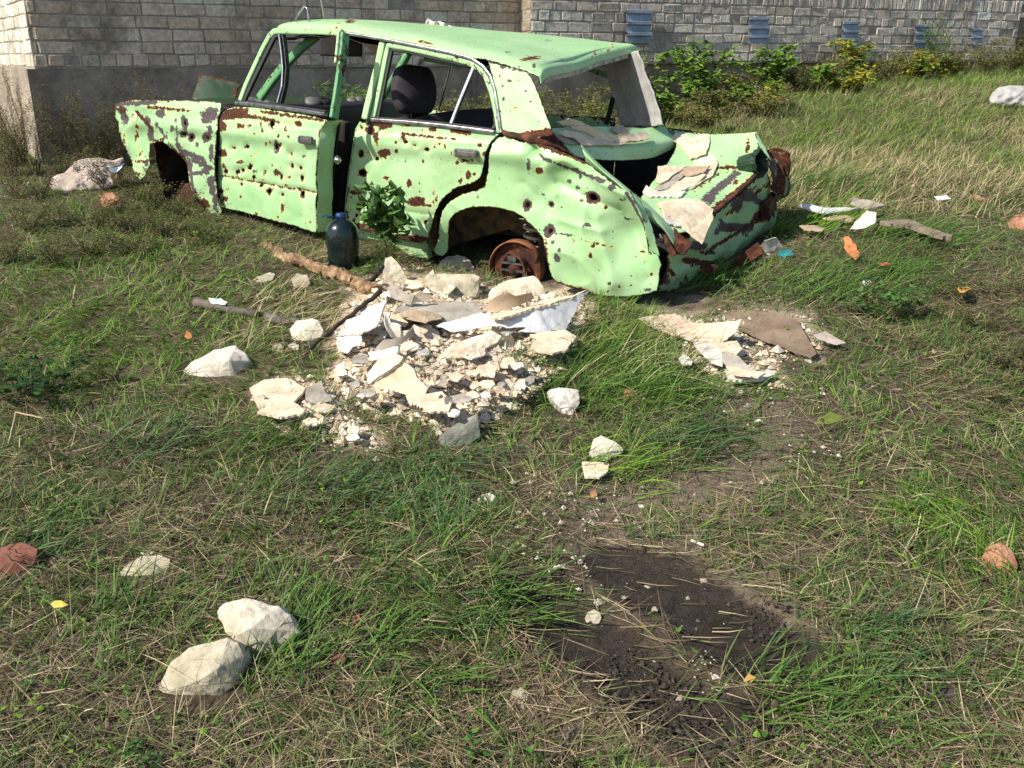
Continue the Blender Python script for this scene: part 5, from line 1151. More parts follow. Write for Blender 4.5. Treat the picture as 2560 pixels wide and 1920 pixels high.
while nfrag < 80:
    x, y = rf_.uniform(560, 1270), rf_.uniform(615, 970)
    poly = RUBBLE if inpoly([x], [y], RUBBLE)[0] else (RUB2 if inpoly([x], [y], RUB2)[0] else None)
    if poly is None: continue
    if y < 760 and x > 850 and rf_.random() < .7: continue
    r_ = rf_.uniform(8, 24); k_ = rf_.randint(5, 7); a0 = rf_.uniform(0, 6)
    pts = [(x + r_ * math.cos(a0 + 6.283 * i / k_) * rf_.uniform(.6, 1.2), y + r_ * .55 * math.sin(a0 + 6.283 * i / k_) * rf_.uniform(.6, 1.2)) for i in range(k_)]
    S('plaster_fragment', 'small broken cream plaster scrap lying loose in the rubble heap beside the car', 'plaster scrap', pts, [rf_.uniform(.012, .05) for _ in pts], .006, rf_.choice([M_plaster, M_plaster, M_plaster, M_plasterw, M_greyp]), spacing=6, jagamp=1.2, jagstep=5, group='plaster scraps in the rubble heap', seed=100 + nfrag)
    nfrag += 1
# upright slab and blocks
rock('concrete_slab', 'thin pale slab standing tilted at the top of the heap under the rear door', 'slab', V('q', (535, 190), (570, 20), (655, 0), (745, 80), (765, 130), (885, 330), (905, 375), (820, 395), (700, 340), (560, 285)), [], M_stone, depth=.35, back=.08, rough=.010, seed=31)
rock('stone_block', 'large squared pale boulder in the centre of the heap top', 'stone', V('q', (1085, 340), (1110, 290), (1180, 235), (1460, 232), (1800, 235), (1875, 300), (1872, 420), (1830, 565), (1460, 575), (1200, 485), (1090, 375)), V('q', (1180, 380, 0), (1500, 470, 0)) and [(*V('q', (1300, 430))[0], .12), (*V('q', (1700, 450))[0], .12)], M_stone2, rough=.012, seed=32)
rock('stone_block', 'rounded tan stone behind the large squared boulder, near the wheel arch', 'stone', V('q', (1300, 170), (1330, 80), (1430, 0), (1600, -20), (1690, 10), (1760, 60), (1805, 175), (1740, 215), (1500, 210)), [(*V('q', (1550, 120))[0], .15)], M_stone2, rough=.012, seed=33)
rock('stone_block', 'long bright limestone block in front of the brake drum', 'stone', V('s', (115, 520), (160, 430), (330, 350), (740, 262), (815, 310), (870, 400), (925, 530), (740, 590), (480, 600), (370, 600), (150, 610)), [(*V('s', (560, 430))[0], .10), (*V('s', (250, 500))[0], .08)], simple('pale_limestone', (.46, .40, .29), (.64, .58, .46), 6, .95, .8, 40, .008), rough=.010, seed=34)
rock('stone_block', 'lumpy pinkish plaster lump in the middle of the heap', 'stone', V('q', (890, 1190), (950, 1050), (960, 945), (1080, 940), (1200, 955), (1310, 1040), (1345, 1110), (1290, 1195), (1100, 1210)), [(*V('q', (1120, 1060))[0], .12)], simple('pink_plaster', (.45, .38, .33), (.66, .58, .52), 8, .95, .7, 40, .01), rough=.015, seed=35)
rock('concrete_slab', 'light concrete slab lying flat right of the pinkish lump', 'slab', V('q', (1365, 1345), (1500, 1210), (1760, 1160), (2050, 1038), (2185, 1100), (2120, 1200), (1830, 1310), (1700, 1420), (1500, 1440)), [(*V('q', (1700, 1260))[0], .06)], M_stone, rough=.012, seed=36)
rock('stone_block', 'big wedge shaped white stone with a grey broken end left of the heap', 'stone', V('e', (150, 960), (200, 910), (350, 822), (500, 800), (560, 848), (592, 900), (560, 935), (500, 995), (460, 1010), (250, 1022), (160, 1005)), [(*V('e', (210, 955))[0], .06), (*V('e', (330, 910))[0], .18), (*V('e', (450, 895))[0], .24), (*V('e', (480, 830))[0], .04)], simple('white_stone', (.50, .45, .36), (.68, .63, .54), 5, .95, .8, 35, .008), rough=.008, seed=37)
rock('stone_block', 'rounded cream stone at the end of the dark pipe, left of the iron rod', 'stone', V('e', (853, 700), (870, 665), (905, 635), (1000, 620), (1050, 640), (1078, 700), (1060, 745), (970, 778), (880, 762)), [(*V('e', (950, 690))[0], .2)], simple('cream_stone', (.55, .51, .38), (.76, .72, .58), 6, .95, .8, 35, .008), rough=.010, seed=38)
rock('small_stone', 'small grey stone between the rounded cream stone and the white wedge stone', 'stone', V('e', (735, 830), (745, 795), (790, 785), (812, 815), (800, 850), (750, 855)), (), M_stone2, seed=39)
rock('brick_fragment', 'small red brick chip next to the small grey stone', 'brick', V('e', (815, 840), (830, 812), (868, 815), (872, 850), (840, 862)), (), M_redbrick, seed=40)
rock('small_stone', 'small pale stone just above the red brick chip', 'stone', V('e', (840, 800), (870, 782), (915, 795), (912, 828), (870, 830)), (), M_stone, seed=41)
rock('concrete_slab', 'grey mossy slab leaning in the grass below the heap', 'slab', V('e', (1830, 1400), (1900, 1340), (1990, 1290), (2090, 1248), (2112, 1400), (2040, 1445), (1900, 1485), (1850, 1450)), [(*V('e', (1990, 1350))[0], .1)], simple('grey_slab', (.10, .105, .09), (.28, .28, .22), 8, .95, .8, 35, .008), rough=.01, seed=42)
rock('stone_block', 'pale weathered stone lower right of the bottle log, in dry grass', 'stone', V('e', (600, 370), (640, 345), (720, 315), (760, 325), (740, 370), (650, 390)), (), M_stone2, seed=43)
rock('stone_block', 'mossy grey stone in dry grass beside the rotten log', 'stone', V('e', (860, 360), (900, 325), (970, 335), (990, 390), (950, 425), (880, 410)), (), M_stone2, seed=44)
rock('stone_block', 'grey crumbly stone at the right end of the heap near the grass tuft', 'stone', V('f', (310, 760), (330, 690), (380, 675), (410, 710), (415, 760), (380, 780)), (), M_stone, seed=45)
rock('stone_block', 'white folded chunk in the grass below right of the heap', 'stone', V('f', (590, 760), (600, 740), (660, 720), (690, 742), (770, 742), (772, 815), (725, 893), (690, 870), (630, 810)), [(*V('f', (700, 790))[0], .12)], M_plasterw, rough=.016, seed=46)
rock('stone_block', 'angular white stone in the middle of the grass, casting a dark edge', 'stone', V('f', (822, 1100), (850, 1012), (890, 990), (960, 1020), (1012, 1060), (1016, 1085), (940, 1118), (900, 1145)), [(*V('f', (930, 1080))[0], .08)], simple('chalk_stone', (.50, .45, .36), (.68, .63, .53), 6, .95, .7, 35, .006), rough=.009, seed=47)
S('plasterboard_sheet', 'flat cream plaster patch just below the angular white stone', 'plasterboard', V('f', (785, 1150), (860, 1150), (935, 1160), (930, 1200), (880, 1235), (800, 1230)), .015, .008, seed=48)
rock('brick_fragment', 'orange brick fragment hidden in the tall grass tuft right of the heap', 'brick', V('f', (1000, 770), (1020, 738), (1080, 745), (1104, 780), (1095, 812), (1020, 815)), (), M_orange, seed=49)
rock('small_stone', 'small bright white chunk on bare ground above the mud ruts', 'stone', V('m', (203, 195), (225, 165), (270, 155), (305, 175), (290, 205), (240, 218)), (), M_plasterw, seed=50)
rock('small_stone', 'egg sized pale pebble lying in the left mud rut', 'pebble', V('m', (793, 840), (805, 810), (838, 793), (875, 812), (882, 840), (868, 868), (832, 882), (803, 868)), (), M_stone, seed=51, rough=.006)
rock('small_stone', 'dull grey stone half sunk in brown soil at the bottom of the picture', 'stone', V('m', (385, 1265), (400, 1232), (440, 1222), (482, 1250), (475, 1290), (435, 1312), (395, 1298)), (), M_stone2, seed=52)
rock('brick_fragment', 'tiny red brick chip right of the dull grey sunken stone', 'brick', V('m', (625, 1240), (640, 1222), (662, 1235), (666, 1258), (640, 1268)), (), M_redbrick, seed=53)
rock('stone_block', 'larger upper stone of the pair in the lower left, with a sunlit ridge', 'stone', V('l', (1183, 800), (1230, 760), (1330, 735), (1430, 748), (1520, 775), (1582, 830), (1635, 920), (1540, 985), (1430, 1062), (1380, 1055), (1290, 965), (1225, 920)), [(*V('l', (1300, 930))[0], .20), (*V('l', (1375, 890))[0], .26), (*V('l', (1470, 815))[0], .14)], simple('rubble_stone', (.36, .31, .23), (.55, .49, .39), 7, .95, .8, 45, .006, third=(.66, .62, .53)), rough=.008, seed=54)
rock('stone_block', 'lower darker stone of the pair in the lower left, partly in grass', 'stone', V('l', (930, 1080), (1030, 1000), (1120, 970), (1240, 942), (1302, 975), (1335, 1050), (1290, 1200), (1200, 1275), (1080, 1285), (880, 1280), (838, 1272), (860, 1200), (900, 1150)), [(*V('l', (1000, 1215))[0], .12), (*V('l', (1100, 1170))[0], .22), (*V('l', (1200, 1105))[0], .22)], M_stone2, rough=.008, seed=55)
rock('stone_block', 'low mossy stone by itself in the grass, far lower left', 'stone', V('l', (638, 605), (690, 550), (770, 502), (870, 495), (930, 520), (922, 572), (850, 605), (700, 622)), [(*V('l', (790, 560))[0], .1)], M_stone2, rough=.008, seed=56)
rock('small_stone', 'tiny pale stone balanced behind the low mossy stone', 'pebble', V('l', (768, 485), (780, 468), (820, 465), (838, 485), (810, 502), (780, 500)), (), M_stone, seed=57)
rock('brick_fragment', 'half red brick at the left edge of the picture', 'brick', V('l', (-60, 520), (-40, 470), (50, 438), (120, 423), (207, 465), (192, 540), (110, 592), (40, 618), (-40, 600)), [(*V('l', (60, 530))[0], .14)], M_redbrick, rough=.006, seed=58)
rock('brick_fragment', 'orange pink weathered brick lump at the right edge of the picture', 'brick', V('r', (1168, 440), (1195, 375), (1250, 358), (1312, 400), (1352, 490), (1330, 545), (1280, 565), (1190, 525)), [(*V('r', (1250, 470))[0], .14)], M_orange, rough=.010, seed=59)
rock('brick_fragment', 'red brick chip in dark grass right of the stone pair, upper one', 'brick', V('l', (1870, 850), (1900, 825), (1960, 820), (1970, 880), (1900, 895)), (), M_redbrick, seed=60)
rock('brick_fragment', 'red brick chip in dark grass right of the stone pair, lower one', 'brick', V('l', (1808, 1060), (1830, 1025), (1880, 1040), (1885, 1100), (1830, 1120)), (), M_redbrick, seed=61)
rock('slate_fragment', 'dark flat slate pressed into the soil in the lower right', 'slate', V('r', (888, 1160), (950, 1168), (1062, 1300), (1000, 1305), (920, 1235)), (), simple('slate', (.03, .026, .026), (.07, .06, .06), 9, .9, .4, 30, .005), rough=.004, depth=.9, seed=62)
# --- right hand litter
S('cardboard_sheet', 'tan cardboard sheet with a raised right corner behind the grass tuft', 'cardboard', V('f', (1100, 345), (1300, 318), (1400, 368), (1500, 380), (1672, 352), (1640, 425), (1545, 492), (1400, 472), (1250, 425), (1150, 385)), [.03, .05, .06, .06, .14, .08, .04, .03, .03, .03], .005, simple('tan_card', (.46, .34, .24), (.64, .5, .38), 5, .9, .25, 90, .003), seed=63, curl=.012)
S('plasterboard_sheet', 'white board piece below the tan cardboard sheet', 'plasterboard', V('f', (1400, 485), (1500, 478), (1560, 540), (1562, 612), (1500, 592), (1430, 525)), .05, .008, M_plasterw, seed=64)
S('cardboard_sheet', 'grey oval card scrap right of the white board piece', 'cardboard', V('f', (1560, 530), (1650, 558), (1735, 642), (1720, 658), (1600, 622), (1558, 580)), [.07, .08, .05, .04, .05, .06], .004, M_greyp, seed=65)
S('plasterboard_sheet', 'long low white board at the foot of the right litter pile', 'plasterboard', V('f', (1570, 640), (1700, 655), (1830, 648), (1852, 672), (1780, 695), (1600, 700)), .02, .012, M_plasterw, seed=66)
S('plasterboard_sheet', 'cream ragged board scrap above the grey oval card', 'plasterboard', V('f', (1500, 492), (1640, 478), (1672, 520), (1640, 548), (1540, 525)), .05, .008, seed=67)
S('plasterboard_sheet', 'thin cream board on the pile between the grey card and long low board', 'plasterboard', V('f', (1580, 615), (1720, 640), (1800, 660), (1760, 680), (1620, 660)), .05, .007, seed=68)
S('plasterboard_sheet', 'white chip in the grass tuft left of the right litter pile', 'plasterboard', V('f', (1320, 570), (1350, 545), (1398, 590), (1390, 606), (1340, 606)), .05, .008, M_plasterw, seed=69)
S('cardboard_sheet', 'flat brown worn card on the soil right of the tan sheet', 'cardboard', V('g', (-150, 1060), (200, 1048), (370, 1108), (440, 1240), (502, 1345), (460, 1372), (250, 1292), (100, 1240), (-60, 1160)), .014, .004, simple('worn_card', (.15, .10, .065), (.30, .22, .15), 6, .95, .4, 50, .005), seed=70, curl=.004)
S('cardboard_sheet', 'small grey triangle of card right of the flat brown card', 'cardboard', V('g', (478, 1212), (560, 1188), (640, 1240), (702, 1272), (640, 1292), (520, 1245)), [.05, .06, .05, .02, .02, .03], .005, M_greyp, seed=71)
S('wrapper', 'white plastic film scrap behind the crushed tail of the car', 'wrapper', V('u', (1450, 885), (1500, 822), (1620, 813), (1692, 900), (1640, 948), (1540, 958)), [.04, .12, .13, .06, .03, .03], .002, M_white, seed=72, curl=.03)
S('wrapper', 'teal printed wrapper under the white film behind the tail', 'wrapper', V('u', (1630, 1000), (1650, 950), (1770, 918), (1802, 980), (1700, 1015)), [.02, .05, .06, .03, .02], .002, M_teal, seed=73, curl=.02)
blob('cloth_roll', 'long white rolled cloth strip in the grass right of the car', 'cloth', V('g', (380, 302), (450, 303), (560, 330), (700, 325), (805, 332), (740, 352), (560, 378), (480, 362), (400, 332)), M_white, seed=3, spacing=3, lift=.06)
blob('cloth_roll', 'grey crumpled cloth lump at the far end of the white rolled strip', 'cloth', V('g', (733, 292), (762, 262), (860, 275), (962, 300), (987, 325), (900, 348), (850, 352), (740, 312)), M_sack, seed=4, spacing=3, lift=.06)
S('film_sheet', 'translucent pale sheet standing in grass below the grey cloth lump', 'sheet', V('g', (770, 425), (850, 350), (915, 368), (905, 440), (850, 472), (730, 482)), [.10, .17, .17, .10, .08, .07], .002, simple('milky_film', (.42, .44, .36), (.6, .6, .52), 6, .5, .3, 20, .01), seed=74, curl=.012)
blob('cardboard_tube', 'tan squashed cardboard tube left of the translucent sheet', 'tube', V('g', (540, 402), (620, 385), (700, 378), (772, 402), (745, 432), (650, 425), (560, 418)), M_paper, seed=5, spacing=3, lift=.05)
S('cardboard_sheet', 'small ochre card scrap below the tan tube', 'cardboard', V('g', (380, 462), (480, 453), (552, 472), (540, 497), (420, 492)), .05, .004, M_paper, seed=75)
S('plank', 'weathered grey plank lying in the grass right of the translucent sheet', 'plank', V('g', (920, 440), (1130, 428), (1250, 478), (1440, 540), (1430, 556), (1350, 550), (1150, 478), (950, 458)), .09, .02, simple('old_plank', (.13, .10, .075), (.28, .22, .16), 12, .95, .5, 60, .006), seed=76)
S('wrapper', 'white paper scrap in the meadow above the weathered plank', 'wrapper', V('g', (1312, 255), (1400, 238), (1432, 275), (1340, 278)), [.06, .08, .05, .04], .002, M_white, seed=77, curl=.02)
rock('brick_fragment', 'orange brick shard in the meadow right of the white paper scrap', 'brick', V('g', (1570, 250), (1600, 238), (1650, 255), (1692, 275), (1640, 288)), (), M_orange, seed=78)
rock('brick_fragment', 'pinkish brick lump at the right edge, in straw grass', 'brick', V('g', (1850, 400), (1880, 380), (1990, 375), (2010, 440), (1960, 495), (1880, 470)), (), M_orange, seed=79)
S('dry_leaf', 'cluster of curled orange dead leaves behind the car tail', 'leaf', V('g', (680, 565), (720, 555), (750, 592), (802, 640), (790, 680), (760, 690), (700, 640)), [.08, .09, .09, .06, .04, .03, .05], .002, simple('orange_leaf', (.3, .09, .03), (.55, .2, .07), 30, .8, .3, 60, .004), spacing=3, curl=.04, jagamp=2.5, seed=80)
S('dry_leaf', 'red brown dead leaf right of the orange leaf cluster', 'leaf', V('g', (920, 715), (960, 708), (1012, 725), (1008, 742), (950, 738)), .06, .002, simple('red_leaf', (.25, .06, .03), (.42, .13, .07), 30, .8, .3, 60, .004), spacing=3, curl=.03, seed=81)
S('dry_leaf', 'yellow orange leaf heap in the weeds at middle right', 'leaf', V('g', (1478, 880), (1510, 855), (1560, 865), (1575, 900), (1540, 925), (1490, 918)), .07, .002, simple('ochre_leaf', (.38, .18, .03), (.6, .36, .08), 30, .8, .3, 60, .004), spacing=3, curl=.04, jagamp=2.5, seed=82)
rock('small_stone', 'small white stone in grass right of the tail shadow', 'stone', V('g', (805, 845), (830, 828), (862, 825), (892, 850), (855, 872), (815, 865)), (), M_plasterw, seed=83)
S('dry_leaf', 'single bright yellow leaf on the grass at the lower left', 'leaf', V('l', (278, 775), (300, 757), (335, 752), (372, 768), (340, 785), (300, 792)), .05, .0015, simple('yellow_leaf', (.55, .45, .06), (.72, .6, .14), 20, .7, .2, 60, .004), spacing=3, curl=.01, jagamp=.3, seed=84)
S('dry_leaf', 'small ochre leaf at the lower end of the right mud rut', 'leaf', V('m', (1655, 1188), (1668, 1165), (1685, 1148), (1722, 1165), (1700, 1192), (1675, 1200)), [.01, .02, .03, .02, .01, .01], .0015, simple('rut_leaf', (.45, .26, .07), (.62, .4, .13), 20, .7, .2, 60, .004), spacing=3, curl=.008, jagamp=.3, seed=85)
S('dry_leaf', 'brown curled leaf on soil above the mud ruts', 'leaf', V('m', (820, 160), (845, 150), (858, 165), (840, 188), (825, 185)), .015, .0015, simple('brown_leaf', (.3, .15, .05), (.45, .24, .09), 20, .7, .2, 60, .004), spacing=3, curl=.008, jagamp=.3, seed=86)
S('dry_leaf', 'orange leaf in the green grass below the dark pipe at left', 'leaf', V('e', (160, 735), (175, 700), (205, 715), (212, 745), (185, 755)), [.04, .07, .06, .04, .03], .0015, simple('orange_leaf2', (.35, .13, .04), (.55, .24, .09), 20, .7, .2, 60, .004), spacing=3, curl=.012, jagamp=.8, seed=87)
S('broad_leaf', 'large yellow green leaf lying at the right above the path', 'leaf', V('f', (2085, 930), (2110, 900), (2160, 868), (2230, 872), (2200, 905), (2150, 935)), [.02, .05, .08, .06, .04, .03], .0015, simple('lime_leaf', (.22, .28, .06), (.34, .40, .10), 12, .6, .2, 60, .004), spacing=3, curl=.012, jagamp=.3, seed=88)
bm = bmesh.new(); tube_bm(bm, [G(*V('m', (1370, 416))[0], .012), G(*V('m', (1440, 444))[0], .012)], .0045, 8); tag(bm_obj('cigarette_end', bm, M_plasterw), 'small white paper stick on soil above the right mud rut', 'paper stick')
# --- on the car
def bvh_of(names):
    vs, fs = [], []
    for o in car.children_recursive:
        if o.type == 'MESH' and o.name.split('.')[0] in names:
            b = len(vs); vs += [v.co[:] for v in o.data.vertices]; fs += [[b + i for i in p.vertices] for p in o.data.polygons]
    return BVHTree.FromPolygons(vs, fs)
BL = bvh_of(('trunk_lid',)); BD = bvh_of(('rear_deck',)); BRF = bvh_of(('roof',))
for k, (pts, lf, mm, lab) in enumerate([
    ([(820, 760), (850, 735), (900, 745), (940, 760), (985, 738), (1035, 735), (1035, 780), (1015, 850), (930, 875), (900, 830), (860, 790)], .006, M_plaster, 'ragged cream plaster sheet at the top of the crushed boot lid'),
    ([(950, 880), (1055, 850), (1078, 895), (1050, 960), (1000, 990), (950, 1030), (900, 1040), (960, 960)], .006, M_plaster, 'cream plaster piece on the right of the stacked boards on the boot lid'),
    ([(750, 915), (905, 908), (850, 950), (770, 1005), (742, 1000)], .05, M_plaster, 'white board standing at the left of the stack on the boot lid'),
    ([(900, 912), (1038, 908), (1000, 945), (930, 965), (880, 955)], .045, M_paper, 'brown card faced piece on top of the stack on the boot lid'),
    ([(735, 1035), (830, 960), (905, 925), (890, 965), (800, 1038), (750, 1045)], .03, M_greyp, 'grey edged board strip slanting across the stack on the boot lid'),
    ([(790, 1050), (900, 970), (1012, 958), (960, 1012), (900, 1042), (810, 1062)], .022, M_plaster, 'cream board under the grey strip on the boot lid'),
    ([(668, 1055), (690, 1020), (720, 1045), (800, 1045), (905, 1050), (880, 1078), (700, 1078)], .012, M_plasterw, 'white scraps along the bottom edge of the stack on the boot lid'),
    ([(750, 1110), (850, 1088), (960, 1093), (1055, 1150), (1048, 1210), (1010, 1290), (992, 1335), (930, 1290), (905, 1235), (850, 1200), (790, 1180)], .03, M_plaster, 'large cream board hanging over the torn tail with a pointed end'),
    ([(770, 1170), (850, 1185), (900, 1230), (940, 1290), (880, 1240), (800, 1225)], .012, M_plasterw, 'thin white board edge under the large hanging cream board')]):
    S('plasterboard_sheet', lab, 'plasterboard', V('c', *pts), lf, .008, mm, seed=120 + k, carry=BL, curl=.008, spacing=3.5, jagamp=1.4)
lastp[0] = Vector((.5, 5.2, 1.1))
for k, (pts, lf, mm, lab) in enumerate([
    ([(870, 1262), (1000, 1225), (1090, 1240), (1180, 1290), (1320, 1360), (1500, 1400), (1800, 1370), (1842, 1440), (1560, 1490), (1300, 1440), (1150, 1350), (1000, 1312)], [.16, .20, .20, .15, .10, .08, .12, .08, .03, .03, .05, .10], M_plaster, 'curved tan board heaped up at the left of the rear shelf'),
    ([(880, 1390), (960, 1350), (1150, 1400), (1350, 1470), (1550, 1492), (1770, 1438), (1785, 1460), (1500, 1508), (1150, 1510), (1050, 1440)], [.08, .09, .07, .05, .04, .05, .03, .01, .01, .04], M_plaster, 'pale board strip along the lip of the rear shelf'),
    ([(1440, 1345), (1500, 1290), (1565, 1310), (1640, 1390), (1530, 1402)], [.03, .06, .06, .03, .02], M_greyp, 'grey crumpled scrap at the back of the rear shelf'),
    ([(860, 1410), (1000, 1400), (1100, 1480), (1080, 1505), (960, 1495)], .01, M_concrete, 'dark gritty dirt patch at the near end of the rear shelf')]):
    S('plasterboard_sheet' if k < 3 else 'dirt_patch', lab, 'plasterboard' if k < 3 else 'dirt', V('t', *pts), lf, .006, mm, seed=140 + k, carry=BD, curl=.008, spacing=3, jagamp=1.0)
lastp[0] = CF.P(1.4, .9, 1.65)
def roofrag(name, lab, pts, m, v0, seed):
    pl = [V('b', p)[0] for p in pts]; rows = []
    out = jag(pl, 5, .6); v2, f = pxmesh(out, (), 3)
    A_ = np.array([tuple(CF.P(*CF.hit(x, y, 0, 1, v0 + .02 * math.sin(x * .3)))) for x, y in v2]); A_[:, 1] += .03 * fbm(v2[:, 0] * .12, v2[:, 1] * .12, seed, 3)
    o = np_mesh(name, A_, f, m, smooth=True); solid(o, .006, 0); return tag(o, lab, 'rag')
roofrag('plastic_rag', 'crumpled white plastic rag lying on top of the car roof', [(606, 165), (612, 120), (620, 106), (650, 125), (690, 122), (730, 138), (770, 155), (832, 188), (700, 195), (600, 185)], M_plasterw, .95, 3)
roofrag('paper_scrap', 'small red and white paper scrap on the roof left of the white rag', [(540, 165), (548, 145), (600, 146), (606, 168), (560, 178)], simple('pink_paper', (.6, .16, .10), (.75, .6, .55), 14, .8, .2, 60, .003), .98, 4)
# --- bags, bottle, rod, pipes, log
blob('rubbish_sack', 'dusty pinkish sack slumped in the weeds in front of the car', 'sack', V('d', (343, 1285), (355, 1235), (400, 1205), (440, 1198), (480, 1160), (520, 1115), (580, 1095), (680, 1088), (780, 1110), (850, 1085), (872, 1130), (850, 1200), (800, 1290), (700, 1325), (520, 1335), (380, 1330)), M_sack, seed=7, wrinkle=.16, thick=.8)
blob('rubbish_sack', 'pale grey sack in the grass at the far right edge', 'sack', V('v', (2028, 520), (2045, 485), (2080, 455), (2130, 445), (2212, 448), (2270, 480), (2250, 560), (2160, 550), (2100, 556), (2040, 545)), M_sackw, seed=8, wrinkle=.2, thick=.9, spacing=3, lift=.10, Yoff=-3.3)
gb_ = gridsheet('bumper_end', None, rows3=[[G(*V('d', p)[0], l_) for p, l_ in r_] for r_ in ([((748, 1165), .24), ((790, 1150), .27), ((862, 1128), .30)], [((760, 1215), .20), ((800, 1200), .24), ((830, 1185), .25)], [((778, 1262), .14), ((822, 1245), .17), ((845, 1262), .14)], [((785, 1275), .11), ((812, 1288), .10), ((842, 1285), .11)])], m=M_chrome, crumple=.01, res=6, parent=None, thick=.003)
tag(gb_, 'bent piece of chrome bumper resting on the sack in front of the car', 'bumper')
rock('brick_fragment', 'pale pink brick bit on the ground below the dusty sack', 'brick', V('d', (688, 1350), (720, 1335), (780, 1332), (825, 1372), (760, 1420), (715, 1435), (700, 1400)), (), M_orange, seed=90)
bt = G(742, 578); bot = empty('water_bottle', 'large dark plastic water bottle with a blue cap standing by the open door gap', 'bottle', bt)
m_, nt_, b_, o_ = newmat('dark_plastic'); b_.inputs['Base Color'].default_value = (.005, .012, .013, 1); b_.inputs['Roughness'].default_value = .16; b_.inputs['Specular IOR Level'].default_value = .6
nn_ = noise(nt_, 22, 5); bump(nt_, b_, nn_, .35, .012)
bm = bmesh.new(); k_ = 1.0
prof = [(0, .0), (.078, .0), (.086, .012), (.083, .04), (.086, .055), (.083, .07), (.087, .085), (.084, .10), (.088, .115), (.090, .15), (.089, .19), (.080, .225), (.060, .250), (.035, .265), (.024, .272), (.022, .285)]
lathe_bm(bm, prof, (0, 0, 0), (0.02, 0, 1), 28)
for v in bm.verts: a = math.atan2(v.co.y, v.co.x); v.co.x *= 1 + .02 * math.sin(5 * a) * (v.co.z < .2); v.co.y *= 1 + .02 * math.sin(5 * a) * (v.co.z < .2)
bm_obj('bottle_body', bm, m_, bot, True)
M_blue = simple('blue_plastic', (.004, .022, .09), (.008, .035, .14), 20, .4, .1)
bm = bmesh.new(); lathe_bm(bm, [(.028, .272), (.029, .276), (.029, .294), (.025, .298), (0, .299)], (0.004, 0, 0), (0, 0, 1), 24); bm_obj('bottle_cap', bm, M_blue, bot, True)
bm = bmesh.new(); tube_bm(bm, [(-.025, -.01, .278), (-.06, -.03, .285), (-.085, -.04, .288), (-.06, -.05, .284), (-.01, -.028, .277)], .004, 7); bm_obj('bottle_handle', bm, M_blue, bot, True)
def rodobj(name, label, cat, pts, r, m, radii=None, wob=.004, seed=1):
    rn = random.Random(seed); P = []
    for a, b in zip(pts, pts[1:]):
        for k in range(8): P.append(a.lerp(b, k / 8) + Vector((rn.uniform(-wob, wob), rn.uniform(-wob, wob), rn.uniform(-wob, wob))))
    P.append(pts[-1]); c = P[0].copy(); bm = bmesh.new()
    rad = [(radii[0] + (radii[1] - radii[0]) * i / (len(P) - 1)) * rn.uniform(.9, 1.1) for i in range(len(P))] if radii else [r * rn.uniform(.93, 1.07) for _ in P]
    tube_bm(bm, [p - c for p in P], r, 9, rad); o = bm_obj(name, bm, m, None, True); o.location = c; return tag(o, label, cat)
rodobj('iron_rod', 'dark rusty iron bar leaning down the left side of the heap', 'bar', [G(*V('e', (1460, 440))[0], .17), G(*V('e', (1200, 640))[0], .09), G(*V('e', (960, 850))[0], .02)], .010, simple('black_iron', (.010, .007, .006), (.04, .022, .016), 18, .9, .5, 60, .004), radii=(.011, .008))
rodobj('old_pipe', 'dark weathered pipe lying in the bright grass left of the cream stone', 'pipe', [G(*V('e', (240, 515))[0], .03), G(*V('e', (450, 558))[0], .03), G(*V('e', (650, 600))[0], .015)], .022, M_wood, radii=(.024, .018))
rodobj('old_pipe', 'short stub of dark pipe touching the rounded cream stone', 'pipe', [G(*V('e', (715, 610))[0], .02), G(*V('e', (800, 640))[0], .03), G(*V('e', (920, 650))[0], .015)], .022, M_wood, radii=(.022, .020))
rodobj('rotten_log', 'crumbling rotten log in dry grass running towards the bottle', 'log', [G(*V('e', (690, 120))[0], .0), G(*V('e', (800, 180))[0], .03), G(*V('e', (950, 245))[0], .05), G(*V('e', (1150, 310))[0], .04), G(*V('e', (1290, 390))[0], .03), G(*V('e', (1420, 440))[0], .02)], .05, M_rotten, radii=(.034, .042), wob=.016)
lg = bpy.data.objects['rotten_log']; co_ = np.array([v.co[:] for v in lg.data.vertices]); nn2 = fbm(co_[:, 0] * 16, co_[:, 1] * 16 + co_[:, 2] * 20, 5, 4)
lg.data.update()
for v_, a_ in zip(lg.data.vertices, nn2): v_.co += v_.normal * float(a_) * .06; v_.co.z = v_.co.z * .75 - .018
for p_ in lg.data.polygons: p_.use_smooth = False
rodobj('dry_stick', 'thin black stick poking up from the grass right of the car', 'stick', [G(*V('g', (610, 520))[0], .01), G(*V('g', (700, 400))[0], .10)], .006, M_wood)
rodobj('dry_stick', 'pale thin twig lying across the lower middle of the picture', 'stick', [G(*V('m', (560, 1650))[0], .02), G(*V('m', (640, 1560))[0], .03), G(*V('m', (740, 1440))[0], .02)], .004, M_wood)
rodobj('dry_stick', 'long bent straw stem in the dark grass at the left edge', 'stick', [G(*V('w', (60, 1520))[0], .02), G(*V('w', (110, 1300))[0], .10), G(*V('w', (300, 1345))[0], .09), G(*V('w', (360, 1440))[0], .02)], .003, M_paper, wob=.001)
S('wrapper', 'green and white snack wrapper lying on the dark pipe in the grass', 'wrapper', V('e', (320, 480), (400, 488), (445, 512), (430, 530), (340, 520)), [.06, .07, .06, .04, .04], .002, simple('wrapper_print', (.04, .35, .22), (.8, .82, .8), 16, .5, .2, 40, .004), curl=.01, spacing=3, seed=91)
lo_ = rodobj('rubber_hose', 'dark rubber hoop under the upright slab below the rear door', 'hose', [G(*V('q', (310, 370))[0], .03), G(*V('q', (420, 300))[0], .06), G(*V('q', (500, 200))[0], .12), G(*V('q', (530, 140))[0], .16)], .012, M_black)

